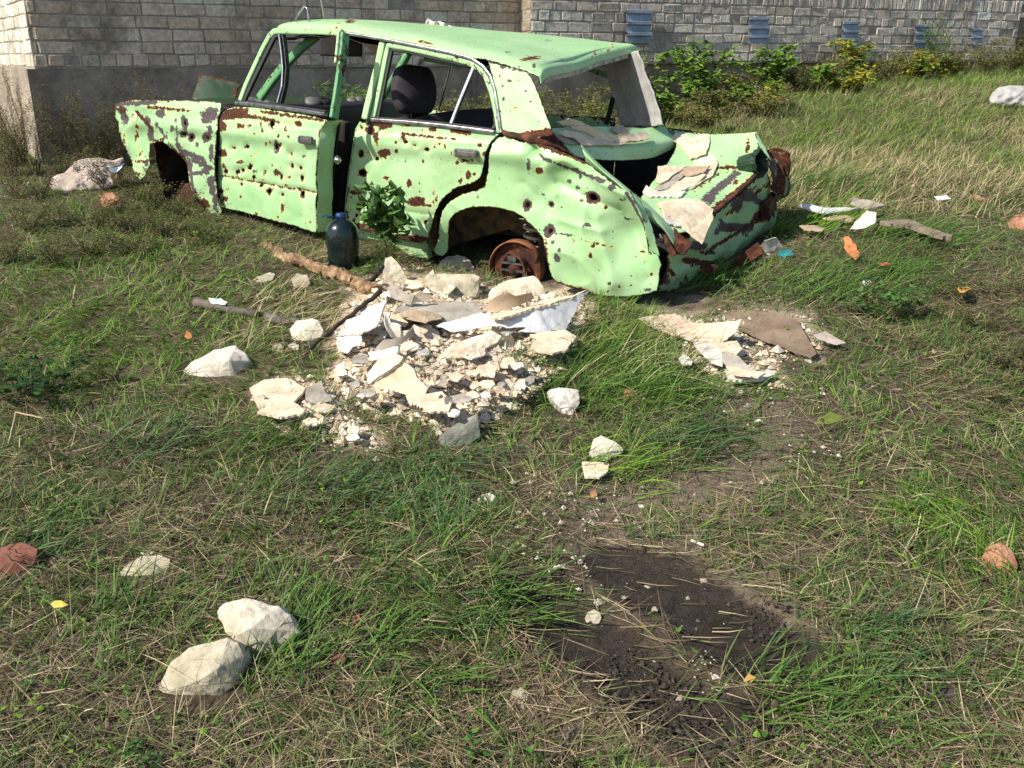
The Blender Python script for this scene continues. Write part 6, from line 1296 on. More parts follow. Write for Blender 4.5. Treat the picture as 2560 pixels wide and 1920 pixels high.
# --- crumbs: uncountable small rubble
def crumbs(name, n, sampler, size, cols, seed, flat=.7):
    rn = np.random.RandomState(seed)
    base = np.array([(1, 0, 0), (0, 1, 0), (-1, 0, 0), (0, -1, 0), (0, 0, 1), (0, 0, -.6)], float)
    tri = np.array([(0, 1, 4), (1, 2, 4), (2, 3, 4), (3, 0, 4), (1, 0, 5), (2, 1, 5), (3, 2, 5), (0, 3, 5)])
    P = sampler(n, rn); n = len(P); s = size[0] * (size[1] / size[0]) ** (rn.rand(n) ** 3)
    Vt = base[None] * (1 + rn.uniform(-.45, .45, (n, 6, 3))); Vt[..., 2] *= flat
    a = rn.uniform(0, 6.28, n); c, si = np.cos(a)[:, None], np.sin(a)[:, None]
    x = Vt[..., 0] * c - Vt[..., 1] * si; y = Vt[..., 0] * si + Vt[..., 1] * c
    Vt = np.stack([x, y, Vt[..., 2]], -1) * s[:, None, None] + P[:, None, :]
    F_ = (tri[None] + 6 * np.arange(n)[:, None, None]).reshape(-1, 3)
    cc = np.array(cols)[rn.randint(0, len(cols), n)] * rn.uniform(.75, 1.15, (n, 1)); C_ = np.repeat(cc, 6, 0)
    return struct(np_mesh(name, Vt.reshape(-1, 3), F_, M_crumb, col=C_), 'stuff')
def poly_sampler(polys, jitter=14):
    def f(n, rn):
        out = []
        for poly, fr in polys:
            xs = [p[0] for p in poly]; ys = [p[1] for p in poly]; k = int(n * fr)
            x = rn.uniform(min(xs) - 20, max(xs) + 20, k * 3); y = rn.uniform(min(ys) - 20, max(ys) + 20, k * 3)
            jx = x + rn.normal(0, jitter, k * 3); jy = y + rn.normal(0, jitter, k * 3); q = inpoly(jx, jy, poly); x, y = x[q][:k], y[q][:k]
            for a, b in zip(x, y):
                g = Gs(a, b, 0); out.append((g.x, g.y))
        A_ = np.array(out); z = ground_h(A_[:, 0], A_[:, 1])
        return np.stack([A_[:, 0], A_[:, 1], z + rn.uniform(0, .012, len(z))], -1)
    return f
crumbs('plaster_rubble', 8000, poly_sampler([(RUBBLE, .72), (RUB2, .15), (RUB3, .13)]), (.004, .032), [(.66, .54, .39), (.74, .65, .52), (.54, .42, .31), (.62, .55, .45)], 4)
def scat(n, rn):
    Y = 1.5 + 6.5 * rn.rand(n) ** 1.4; X = rn.uniform(-.62, .62, n) * (Y + .6); px, py = project(X, Y, base_h(X, Y))
    k = (fbm(X * 2, Y * 2, 61, 3) > -.02) ; X, Y = X[k], Y[k]
    return np.stack([X, Y, ground_h(X, Y) + .001], -1)
crumbs('soil_crumbs', 9000, scat, (.002, .014), [(.07, .05, .035), (.12, .09, .06), (.09, .07, .05), (.05, .037, .028), (.4, .34, .27)], 6)
def scat2(n, rn):
    out = poly_sampler([([(1050, 1120), (1260, 1150), (1500, 1110), (1300, 1020), (1100, 1000)], .3), ([(1480, 780), (1900, 830), (1800, 1050), (1500, 1000)], .35), (V('m', (300, 420), (720, 420), (900, 650), (700, 700), (560, 560)), .2), (V('m', (1350, 1050), (1560, 1200), (1480, 1220)), .15)], 25)(n, rn); return out
crumbs('pale_gravel', 420, scat2, (.003, .016), [(.7, .64, .55), (.55, .48, .4)], 8)
crumbs('mud_clods', 1500, poly_sampler([(V('m', (1050, 1230), (1300, 1200), (1700, 1380), (1820, 1300), (1850, 1420), (1500, 1620), (1200, 1500)), .5), (V('m', (900, 1010), (1200, 1080), (1250, 1160), (950, 1140)), .15), (V('m', (1720, 780), (1900, 800), (1880, 920), (1740, 880)), .15), (V('m', (800, 1180), (940, 1200), (920, 1330), (840, 1300)), .1), (V('m', (450, 560), (700, 620), (620, 700)), .1)], 20), (.003, .012), [(.045, .036, .030), (.065, .052, .042)], 9, .6)

# ------------------------------------------------------------------ grass and dead thatch (uncountable)
def blades(name, X, Y, L, W, lean, az, droop, col, seg=3, zoff=0.0, m=None, kind='stuff', parent=None, Z=None, tipcol=1.15):
    n = len(X); rn = NR
    z0 = (ground_h(X, Y) if Z is None else Z) + zoff
    t = np.linspace(0, 1, seg + 1); dx, dy = np.cos(az), np.sin(az)
    hx = np.sin(lean)[:, None] * t + (droop[:, None]) * t ** 2 * .6
    hz = np.cos(lean)[:, None] * t - droop[:, None] * t ** 2 * .5
    cx = X[:, None] + dx[:, None] * hx * L[:, None]; cy = Y[:, None] + dy[:, None] * hx * L[:, None]
    cz = z0[:, None] + np.maximum(hz, .02) * L[:, None]
    roll = rn.uniform(-.9, .9, n)
    sx, sy, sz = -dy * np.cos(roll), dx * np.cos(roll), np.sin(roll)
    wd = W[:, None] * np.array([1, .95, .75, .5, .1] if seg == 4 else [1, .9, .6, .08] if seg == 3 else [1, .8, .1])[None] * .5
    A_ = np.stack([np.stack([cx + s * wd * sx[:, None], cy + s * wd * sy[:, None], cz + s * wd * sz[:, None]], -1) for s in (-1, 1)], 2)
    V_ = A_.reshape(n * (seg + 1) * 2, 3)
    b = (np.arange(n) * (seg + 1) * 2)[:, None]; k = np.arange(seg)[None] * 2
    F_ = np.stack([b + k, b + k + 1, b + k + 3, b + k + 2], -1).reshape(-1, 4)
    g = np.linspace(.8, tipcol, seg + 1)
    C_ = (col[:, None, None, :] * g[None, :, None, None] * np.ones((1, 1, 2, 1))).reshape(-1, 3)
    o = np_mesh(name, V_, F_, m or M_grass, parent, col=np.clip(C_, 0, 1))
    if kind: struct(o, kind)
    return o
def carmask(X, Y, pad=0.0):
    a = X - CARO[0]; b = Y - CARO[1]; u = a * CF.u.x + b * CF.u.y; v = a * CF.v.x + b * CF.v.y
    return ((u > -.95) & (u < 2.85 + pad) & (v > .12) & (v < 1.5)) | ((u > 1.2) & (u < 3.12) & (v > -.07) & (v < 1.6))
def wallmask(X, Y):
    dL = (X - Lp.x) * Ln.x + (Y - Lp.y) * Ln.y; aL = (X - Lp.x) * Ldir.x + (Y - Lp.y) * Ldir.y
    dR = (X - Rp.x) * Rn.x + (Y - Rp.y) * Rn.y; aR = (X - Rp.x) * Rdir.x + (Y - Rp.y) * Rdir.y
    return ((dL < .02) & (aL > -.05) & (aL < LT + .1)) | ((dR < .02) & (aR > -.1) & (aR < RT + .05))
def rockmask(X, Y):
    k = np.zeros(X.shape, bool)
    for x, y, w_ in ROCKS:
        if w_ > .05: k |= (np.abs(X - x) < w_ * .5) & (Y > y - w_ * .30) & (Y < y + w_ * .7)
    return k
def sample(n, y0=1.45, y1=19, pw=1.9, side=.64):
    q = NR.rand(n); k = 1 - pw + 1
    # density per square metre falls with distance
    Y = (y0 ** (2 - pw) + q * (y1 ** (2 - pw) - y0 ** (2 - pw))) ** (1 / (2 - pw)) if pw != 2 else y0 * (y1 / y0) ** q
    X = NR.uniform(-1, 1, n) * (side * Y + .7)
    return X, Y
def zones(X, Y):
    """regional density and character, read off the photo"""
    h = base_h(X, Y); px, py = project(X, Y, h)
    wx_ = px + 50 * fbm(X * 3, Y * 3, 51, 3); wy_ = py + 40 * fbm(X * 3, Y * 3, 55, 3)
    D = {}
    mud = np.zeros(X.shape)
    for P in (RUT_A, RUT_B): mud = np.maximum(mud, np.where(inpoly(wx_, wy_, P), 1, np.clip(1 - dpoly(wx_, wy_, P) / 18, 0, 1)))
    rub = np.zeros(X.shape)
    for P, a in ((RUBBLE, 1), (RUB2, .85), (RUB3, .85)): rub = np.maximum(rub, a * np.where(inpoly(wx_, wy_, P), 1, np.clip(1 - dpoly(wx_, wy_, P) / 14, 0, 1)))
    def seg_(pts, r): return np.clip(1 - dpoly(wx_, wy_, pts, False) / r, 0, 1)
    bare = np.maximum.reduce([seg_(V('D', (1600, 850), (1700, 900), (1640, 980), (1480, 1060), (1300, 1090), (1180, 1150), (1330, 1330), (1560, 1420)), 95), seg_(V('m', (1350, 500), (1700, 680), (1950, 850)), 75) * .9,
                              seg_(V('m', (150, 1230), (500, 1300), (900, 1450), (1300, 1640)), 100), seg_(V('r', (900, 1180), (1050, 1300)), 45)])
    meadow = np.clip((470 - py) / 140, 0, 1) * np.clip((px - 1350) / 150, 0, 1)
    D['mud'], D['rub'], D['bare'], D['meadow'], D['px'], D['py'] = mud, rub, bare, meadow, wx_, wy_
    D['lush'] = np.maximum(np.exp(-(((wx_ - 280) / 430) ** 2 + ((wy_ - 720) / 220) ** 2)), .9 * np.exp(-(((wx_ - 1350) / 190) ** 2 + ((wy_ - 790) / 150) ** 2)))
    return D
def palette(kind, n):
    r = NR.rand(n, 1)
    P = {'green': ((.05, .125, .02), (.17, .30, .06)), 'lush': ((.10, .23, .018), (.26, .46, .045)), 'straw': ((.42, .34, .18), (.74, .62, .39)), 'olive': ((.19, .20, .07), (.36, .35, .14)),
         'thatch': ((.12, .088, .055), (.46, .36, .24)), 'blue': ((.045, .11, .04), (.12, .22, .075))}[kind]
    return np.array(P[0]) * (1 - r) + np.array(P[1]) * r
def mixcol(n, ws):
    ks = list(ws); w_ = np.stack([np.broadcast_to(ws[k], (n,)) for k in ks]).astype(float); w_ = np.clip(w_, 1e-6, None); w_ /= w_.sum(0); c = np.cumsum(w_, 0); r = NR.rand(n)
    pick = (r[None] > c).sum(0); out = np.zeros((n, 3))
    for i, k in enumerate(ks):
        s = pick == i; out[s] = palette(k, int(s.sum()))
    return out
# green living grass, tufted
nT = 330000
X, Y = sample(nT, pw=1.8)
Dz = zones(X, Y)
tuft = fbm(X * 3.2, Y * 3.2, 91, 3) + .7 * fbm(X * 9, Y * 9, 95, 2)
dens = (.60 + 1.2 * tuft - .22 * np.clip((Dz['py'] - 1150) / 250, 0, 1)) * (1 - .93 * Dz['bare']) * np.clip(1 - 1.15 * Dz['mud'], 0, 1) ** 2 * (1 - .97 * Dz['rub']) + Dz['lush'] * .5 * (1 - Dz['rub']) * (1 - Dz['bare'])
bottom = np.clip((Dz['py'] - 1150) / 300, 0, 1); dens *= 1 - .25 * bottom
dens += Dz['meadow'] * .15
keep = (NR.rand(nT) < np.clip(dens, .015, 1) * np.where(Dz['mud'] > .5, .02, 1)) & ~carmask(X, Y) & ~wallmask(X, Y) & ~rockmask(X, Y)
X, Y = X[keep], Y[keep]; Dz = {k: v[keep] for k, v in Dz.items()}; n = len(X)
# pull roots together into tufts
ca = np.round(X * 14 + .5 * fbm(Y * 5, X * 5, 1, 2)) / 14; cb = np.round(Y * 14) / 14
pull = NR.uniform(.3, .95, n); X = X * (1 - pull) + (ca + .02 * (_h((ca * 97).astype(np.int64), (cb * 89).astype(np.int64), 3) - .5)) * pull; Y = Y * (1 - pull) + cb * pull
far = np.clip((Y - 4) / 8, 0, 1)
Dz['mudnear'] = np.clip(1 - np.minimum(dpoly(Dz['px'], Dz['py'], RUT_A), dpoly(Dz['px'], Dz['py'], RUT_B)) / 60, 0, 1)
tall = .6 + .9 * np.clip(fbm(X * 1.2, Y * 1.2, 101, 3) + .25, 0, 1) + .5 * Dz['lush'] + .6 * np.exp(-(((Dz['px'] - 1330) / 190) ** 2 + ((Dz['py'] - 760) / 130) ** 2)) + .5 * Dz['meadow']
L = NR.uniform(.04, .105, n) * tall * (1 - .35 * np.exp(-((Dz['px'] - 380) / 300) ** 2 - ((Dz['py'] - 680) / 110) ** 2))
L *= (1 - .45 * Dz['bare']) * (1 - .4 * Dz['mudnear'])
W = NR.uniform(.0022, .0050, n) * (1 + .6 * far)
base_az = 1.2 + 5 * fbm(X * .9, Y * .9, 111, 2) + 9 * fbm(X * 4, Y * 4, 113, 2)
az = base_az + NR.normal(0, .75, n)
az = np.where(np.exp(-(((Dz['px'] - 1330) / 220) ** 2 + ((Dz['py'] - 760) / 150) ** 2)) > .4, NR.normal(.25, 1.0, n) + 3 * fbm(X * 4, Y * 4, 119, 2), az)
lean = NR.uniform(.35, 1.35, n) * np.where(Dz['meadow'] > .3, .7, 1)
col = mixcol(n, {'green': .9 - .5 * Dz['lush'] - .3 * Dz['meadow'], 'lush': .12 + 1.1 * Dz['lush'] * (Dz['py'] < 900), 'blue': .35, 'olive': .25 + .9 * Dz['meadow'], 'straw': .10 + .5 * Dz['meadow']})
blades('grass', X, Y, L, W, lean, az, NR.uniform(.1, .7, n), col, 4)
# dead thatch lying flat
nT = 300000
X, Y = sample(nT, pw=1.75)
Dz = zones(X, Y); cl = fbm(X * 2.2, Y * 2.2, 131, 3)
dens = (.55 + .9 * cl) * (1 - .975 * Dz['mud']) * (1 - .95 * Dz['rub']) * (1 - .6 * Dz['lush']) * (1 - .55 * Dz['bare'])
keep = (NR.rand(nT) < np.clip(dens, .02, 1)) & ~carmask(X, Y) & ~wallmask(X, Y) & ~rockmask(X, Y); X, Y = X[keep], Y[keep]; Dz = {k: v[keep] for k, v in Dz.items()}; n = len(X)
L = NR.uniform(.03, .15, n); W = NR.uniform(.0010, .0028, n) * (1 + .1 * Y)
az = 3 * fbm(X * 2, Y * 2, 141, 2) * 3 + NR.uniform(-1.5, 1.5, n) + NR.randint(0, 2, n) * math.pi
az = np.where(Dz['mud'] > .3, NR.normal(-.62, .25, n), az)
lean = NR.uniform(1.15, 1.56, n)
sun_ = NR.rand(n)
col = mixcol(n, {'thatch': 1.0, 'straw': .34 + .25 * Dz['meadow'], 'olive': .25, 'green': .12})
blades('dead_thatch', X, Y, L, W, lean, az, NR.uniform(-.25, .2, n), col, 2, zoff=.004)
# long straws, standing and fallen
nT = 17000
X, Y = sample(nT, pw=1.2)
Dz = zones(X, Y); dens = (.10 + .3 * fbm(X * 1.5, Y * 1.5, 151, 3) + 1.1 * Dz['meadow'] * np.clip(.45 + 4 * fbm(X * .55, Y * .8, 155, 3), 0, 1) * np.clip((Dz['px'] - 1500) / 200, .2, 1)) * (1 - .99 * Dz['mud']) * (1 - .9 * Dz['rub'])
keep = (NR.rand(nT) < dens) & ~carmask(X, Y) & ~wallmask(X, Y) & ~rockmask(X, Y); X, Y = X[keep], Y[keep]; Dz = {k: v[keep] for k, v in Dz.items()}; n = len(X)
md = Dz['meadow'] > .35
L = np.where(md, NR.uniform(.12, .30, n), NR.uniform(.08, .24, n)); W = np.where(md, .0032, .0020) * NR.uniform(.7, 1.2, n)
az = np.where(md, NR.normal(.3, .5, n), NR.uniform(0, 6.28, n)); lean = np.where(md, NR.uniform(.4, 1.1, n), NR.choice([1.0, 1.5], n) * NR.uniform(.5, 1.02, n))
blades('straw', X, Y, L, W, lean, az, NR.uniform(-.1, .35, n), mixcol(n, {'straw': 1, 'olive': .12}), 3, zoff=.005)
# extra meadow mass on the bank at the right
nT = 85000
Y = NR.uniform(6.0, 16.5, nT); X = NR.uniform(-.35, .62, nT) * Y + .5; Dz = zones(X, Y)
keep = (NR.rand(nT) < np.clip(Dz['meadow'] + .25, 0, 1) * np.clip(1.1 + 1.2 * fbm(X * .7, Y * .7, 171, 3), .1, 1)) & ~carmask(X, Y) & ~wallmask(X, Y) & ~rockmask(X, Y); X, Y = X[keep], Y[keep]; n = len(X)
gr = fbm(X * .6, Y * .8, 181, 3) + .35 * fbm(X * 3, Y * 3, 183, 2)
L = NR.uniform(.07, .20, n) * (1 + .3 * gr); col = mixcol(n, {'straw': .35 - 3 * gr, 'olive': .5, 'green': .55 + 3 * gr, 'lush': .22 + 2 * gr, 'thatch': .15})
blades('meadow_grass', X, Y, L, NR.uniform(.004, .007, n), NR.uniform(.3, 1.2, n), NR.normal(.25, .8, n), NR.uniform(.1, .5, n), col, 3)
# explicit strong tufts
def tuft_at(px, py, n, L, W, az0, spread, colk, lean=(.5, 1.2), r=.05, seed=1):
    g = G(px, py); X = g.x + NR.normal(0, r, n); Y = g.y + NR.normal(0, r * .8, n)
    return X, Y, NR.uniform(L * .6, L * 1.15, n), NR.uniform(W * .7, W * 1.2, n), NR.uniform(*lean, n), NR.normal(az0, spread, n), NR.uniform(.2, .7, n), palette(colk, n)
TL = []
for (x, y, n, L, W, a, s, k, r) in [(1100, 1310, 90, .17, .005, -.7, .5, 'green', .06), (1040, 1240, 80, .15, .005, -.2, .9, 'green', .08), (1000, 1330, 70, .15, .004, -.7, .8, 'blue', .08), (1330, 790, 240, .19, .006, .2, .9, 'green', .15), (1420, 850, 190, .19, .006, .1, .9, 'green', .15), (1370, 800, 90, .22, .005, .3, .8, 'straw', .16), (1420, 760, 60, .22, .005, .3, .8, 'olive', .14),
        (1270, 740, 130, .18, .005, .3, .9, 'olive', .12), (1250, 850, 130, .17, .005, .0, .7, 'green', .12), (1500, 960, 120, .2, .005, -.3, .5, 'blue', .12), (1330, 1010, 120, .16, .0045, -.1, .8, 'lush', .10), (1700, 1500, 120, .13, .005, .2, .6, 'green', .10), (1800, 1560, 120, .14, .005, -.3, .8, 'green', .12), (1900, 1440, 110, .13, .005, 0, .9, 'blue', .12),
        (2080, 1130, 130, .17, .005, 3.1, .6, 'lush', .10), (2150, 1220, 100, .16, .005, 3.3, .7, 'lush', .08), (1860, 1350, 60, .12, .005, -.6, .5, 'blue', .05), (820, 1390, 60, .16, .006, .3, .9, 'green', .06), (950, 1480, 60, .16, .006, -1, .8, 'green', .06), (880, 1130, 120, .17, .005, .5, .8, 'blue', .12), (700, 1060, 120, .17, .005, .2, .8, 'blue', .13),
        (560, 970, 110, .16, .005, .2, .8, 'green', .13), (930, 1010, 110, .17, .005, -.2, .8, 'blue', .12), (300, 960, 110, .16, .006, .4, .8, 'blue', .12), (100, 1110, 60, .14, .006, .6, .8, 'green', .08), (230, 1330, 60, .15, .006, 1, .9, 'green', .06), (80, 1195, 60, .14, .006, .2, .9, 'blue', .05), (640, 1340, 60, .15, .005, 1.2, .6, 'green', .05),
        (540, 1420, 50, .14, .005, 1.4, .6, 'green', .05), (620, 1440, 50, .13, .006, .5, .8, 'green', .05), (1330, 640, 120, .16, .005, .8, .6, 'green', .10), (1560, 620, 160, .2, .006, .3, .7, 'green', .16), (1480, 600, 120, .2, .006, .3, .7, 'lush', .12), (1760, 640, 160, .22, .006, .2, .7, 'green', .16), (1900, 600, 200, .25, .006, .1, .6, 'green', .2), (1740, 480, 200, .3, .007, .2, .5, 'lush', .2),
        (1780, 410, 260, .3, .007, .2, .5, 'green', .25), (1960, 520, 200, .3, .006, .1, .5, 'green', .2), (1000, 555, 60, .14, .004, 1.5, .9, 'green', .06), (1070, 590, 50, .14, .004, 1.5, .8, 'green', .05), (890, 560, 60, .16, .004, .2, .8, 'olive', .05), (830, 550, 40, .16, .005, -.3, .6, 'green', .04), (780, 590, 60, .12, .005, 0, 1, 'green', .07), (600, 650, 80, .16, .005, .2, .8, 'straw', .12),
        (660, 700, 120, .18, .004, .2, .9, 'straw', .15), (560, 750, 60, .14, .004, .4, .9, 'straw', .1), (700, 560, 70, .18, .004, -.3, .9, 'straw', .10), (1150, 800, 60, .16, .004, .6, .8, 'green', .07), (880, 800, 40, .1, .004, 0, 1, 'green', .05), (1500, 720, 80, .15, .004, .2, .9, 'green', .08), (1640, 850, 60, .14, .005, 0, 1, 'green', .06)]:
    TL.append(tuft_at(x, y, n, L, W, a, s, k, r=r))
A_ = [np.concatenate([t[i] for t in TL]) for i in range(8)]
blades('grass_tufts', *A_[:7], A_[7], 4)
# clover-like ground leaves
def leaf_mesh(name, P, size, az, pitch, col, m=None, parent=None, fold=.25, wid=.5, loc=None):
    n = len(P); d = np.stack([np.cos(az) * np.cos(pitch), np.sin(az) * np.cos(pitch), np.sin(pitch)], -1); s = np.stack([-np.sin(az), np.cos(az), np.zeros(n)], -1)
    u = np.cross(s, d); sz = size[:, None]
    v0 = P; vm = P + d * sz * .5 - u * sz * fold * .3 * -1; vt = P + d * sz - u * sz * .1
    la = P + d * sz * .3 + s * sz * wid * .5 + u * sz * fold * .5; lb = P + d * sz * .65 + s * sz * wid * .36 + u * sz * fold * .35
    ra = P + d * sz * .3 - s * sz * wid * .5 + u * sz * fold * .5; rb = P + d * sz * .65 - s * sz * wid * .36 + u * sz * fold * .35
    vm = P + d * sz * .5
    V_ = np.stack([v0, la, lb, vt, rb, ra, vm], 1).reshape(-1, 3); b = (np.arange(n) * 7)[:, None]
    F_ = (b[:, :, None] + np.array([[0, 6, 1], [1, 6, 2], [2, 6, 3], [3, 6, 4], [4, 6, 5], [5, 6, 0]])[None]).reshape(-1, 3)
    if loc is not None: V_ = V_ - np.array(loc)
    C_ = np.repeat(col, 7, 0) * np.tile(np.array([.9, 1, 1.05, 1.1, 1.05, 1, .85]), n)[:, None]
    return np_mesh(name, V_, F_, m or M_leaf, parent, col=np.clip(C_, 0, 1))
nT = 9000; X, Y = sample(nT, y1=9, pw=1.6); Dz = zones(X, Y); q = fbm(X * 1.6, Y * 1.6, 201, 3)
keep = (NR.rand(nT) < np.clip(q * 4 + .1, 0, 1) * (1 - Dz['mud']) * (1 - Dz['rub']) * (1 - .8 * Dz['bare'])) & ~carmask(X, Y) & ~wallmask(X, Y) & ~rockmask(X, Y); X, Y = X[keep], Y[keep]; n = len(X)
struct(leaf_mesh('ground_leaves', np.stack([X, Y, ground_h(X, Y) + NR.uniform(.01, .07, n)], -1), NR.uniform(.007, .020, n) * (1 + .08 * Y), NR.uniform(0, 6.28, n), NR.uniform(-.3, .5, n), mixcol(n, {'green': 1, 'lush': .7, 'thatch': .2}), wid=.8), 'stuff')

# ------------------------------------------------------------------ plants as things
def plant(name, label, cat, base, H, spread, nst, nleaf, lsize, cols, group=None, seed=1, leafy=.3, droop=.2, stemcol=(.10, .08, .04), compound=1, leanv=(0, 0), pitch=(-.6, .5), wid=.5, stem_r=.004):
    rn = np.random.RandomState(seed); root = Vector(base); e = empty(name, label, cat, root, group)
    bm = bmesh.new(); LP, LS, LA, LPi, LC = [], [], [], [], []
    for s in range(nst):
        a = rn.uniform(0, 6.28); r0 = spread * .15 * rn.rand(); h = H * rn.uniform(.6, 1.05); out = spread * rn.uniform(.3, 1)
        P = []
        for t in np.linspace(0, 1, 7):
            P.append(Vector((math.cos(a) * (r0 + out * t ** 1.3) + leanv[0] * t * H + rn.normal(0, .012), math.sin(a) * (r0 + out * t ** 1.3) + leanv[1] * t * H + rn.normal(0, .012), h * (t - droop * t ** 3) - .03)))
        tube_bm(bm, P, stem_r, 4, [stem_r * (1.1 - .8 * i / 6) for i in range(7)], cap=False)
        for k in range(nleaf):
            t = leafy + (1 - leafy) * rn.rand() ** .8; i = min(5, int(t * 6)); p = P[i].lerp(P[i + 1], t * 6 - i); aa = rn.uniform(0, 6.28); off = rn.uniform(.01, .05) * (H / .8) ** .5
            q = p + Vector((math.cos(aa) * off, math.sin(aa) * off, rn.uniform(-.01, .02)))
            if compound > 1 and k % 3 == 0: tube_bm(bm, [p, q], stem_r * .35, 3, cap=False)
            c = np.array(cols[rn.randint(len(cols))]) * rn.uniform(.75, 1.2)
            for j in range(compound):
                da = (j - (compound - 1) / 2) * .8
                LP.append(tuple(q)); LS.append(lsize * rn.uniform(.6, 1.25)); LA.append(aa + da + rn.normal(0, .2)); LPi.append(rn.uniform(*pitch)); LC.append(c * rn.uniform(.9, 1.1))
    sc_ = np.tile(np.array(stemcol), (len(bm.verts), 1)).astype(float); me_o = bm_obj('stem', bm, M_stem, e); a_ = me_o.data.attributes.new('col', 'FLOAT_COLOR', 'POINT')
    c4 = np.ones((len(sc_), 4), np.float32); c4[:, :3] = sc_; a_.data.foreach_set('color', c4.ravel())
    leaf_mesh('foliage', np.array(LP), np.array(LS), np.array(LA), np.array(LPi), np.array(LC), parent=e, wid=wid)
    return e
GRN = [(.14, .27, .04), (.21, .36, .06), (.10, .20, .03), (.28, .42, .08)]
YEL = [(.45, .42, .05), (.5, .38, .05), (.3, .36, .06), (.2, .3, .05)]
# the leafy shoot growing against the rear door
plant('leafy_shoot', 'bright leafy green shoot growing up against the rear door beside the bottle', 'plant', G(842, 572), .56, .12, 8, 26, .085, [(.06, .14, .03), (.09, .19, .04), (.13, .26, .06), (.05, .10, .03)], seed=3, leafy=.45, droop=.08, wid=.55, stem_r=.003, pitch=(-1.2, .9))
plant('broadleaf_weed', 'patch of round-leaved green weed in the grass at middle right', 'plant', G(1900, 690), .26, .24, 22, 9, .036, [(.05, .13, .03), (.08, .18, .04), (.12, .24, .06)], seed=4, wid=.75, stem_r=.002)
plant('broadleaf_weed', 'round-leaved weed at the very bottom of the picture, left of centre', 'plant', G(1050, 1650), .09, .10, 8, 7, .020, [(.05, .13, .03), (.09, .2, .04), (.14, .27, .06)], seed=5, wid=.8, stem_r=.0015)
plant('broadleaf_weed', 'low leafy weed in the bottom left part of the grass', 'plant', G(300, 1650), .09, .10, 8, 7, .018, [(.05, .12, .03), (.08, .18, .04)], seed=6, wid=.8, stem_r=.0015)
plant('broadleaf_weed', 'dark leafy weed clump at the left edge', 'plant', G(60, 860), .26, .25, 18, 10, .040, [(.03, .08, .02), (.05, .12, .03)], seed=7, wid=.7, stem_r=.002)  # darker leaf greens than the other broad-leaved weeds
plant('broadleaf_weed', 'small weed with drooping leaves under the car sill beside the bottle', 'plant', G(815, 585), .16, .08, 6, 9, .026, [(.06, .12, .03), (.1, .18, .05)], seed=8, droop=.5, stem_r=.002)
# saplings along the wall
def wb(px, off): 
    s = onwall(px, 150, Rp, Rdir, Rn, off)[0]; p = Rp + Rdir * s + Rn * off; return Vector((p.x, p.y, float(ground_h(p.x, p.y))))
sap = [(1395, .50, .78, .28, 7, GRN[:2] + [(.22, .34, .06)], 'bright green maple sapling right below the first vent cover', 24), (1500, .45, .82, .36, 9, GRN, 'taller green maple sapling between the first and second vent covers', 26), (1440, .75, .42, .3, 7, GRN, 'low green maple sapling in front of the bright one', 20),
       (1550, .7, .40, .34, 7, GRN[:3], 'dark low sapling to the right of the tall one', 20), (1665, .45, .60, .30, 8, GRN, 'green maple sapling below the second vent cover', 24), (1650, .8, .36, .34, 7, YEL + GRN[:2], 'low sapling with yellow leaves below the second vent cover', 18), (1750, .5, .40, .34, 7, GRN, 'small green sapling between the second and third vent covers', 20),
       (1850, .4, .60, .26, 8, YEL + GRN[:1], 'yellow green sapling under the third vent cover', 24), (1830, .8, .34, .36, 8, YEL, 'low yellow sapling before the third vent cover', 20), (1975, .5, .42, .22, 6, YEL[2:] + YEL[:1], 'rounded yellow green sapling below the fourth vent cover', 26), (2040, .5, .38, .3, 5, GRN[:2] + YEL, 'sparse sapling with a few orange leaves between fourth and fifth vent covers', 12),
       (2020, .15, 1.0, .25, 9, GRN[:3], 'tall thin green shrub climbing the wall right of the fourth vent cover', 22)]
for k, (px_, off, H, sp_, ns, cols, lab, nl) in enumerate(sap):
    b = wb(px_, off); plant('maple_sapling' if k < 11 else 'wall_shrub', lab, 'sapling', b, H * (1.08 if k < 11 else 1), sp_ * 1.1, ns, int(nl * 1.25), .074 if k < 11 else .038, cols, 'saplings along the long brick wall', seed=20 + k, leafy=.25, droop=.15, compound=3, wid=.52, pitch=(-.9, .3))
# green growth seen through the car windows
for k, (px_, py_, H, lab) in enumerate([(640, 215, .62, 'pale green weed seen through the front door window'), (715, 215, .72, 'tall green weed seen through the gap between the doors'), (775, 215, .66, 'feathery green weed seen just left of the centre pillar'), (830, 215, .5, 'green weed with yellow flowers seen through the rear door window')]):
    d = Vector(ray(px_, 160)); s = onwall(px_, 160, Lp, Ldir, Ln, .45); p = Lp + Ldir * s[0] + Ln * .45; b = Vector((p.x, p.y, float(ground_h(p.x, p.y))))
    plant('tall_weed', lab, 'weed', b, H, .28, 14, 40, .06, [(.12, .22, .04), (.17, .29, .06), (.08, .15, .03)] + ([(.5, .4, .05)] if k == 3 else []), seed=40 + k, wid=.25, stem_r=.003)
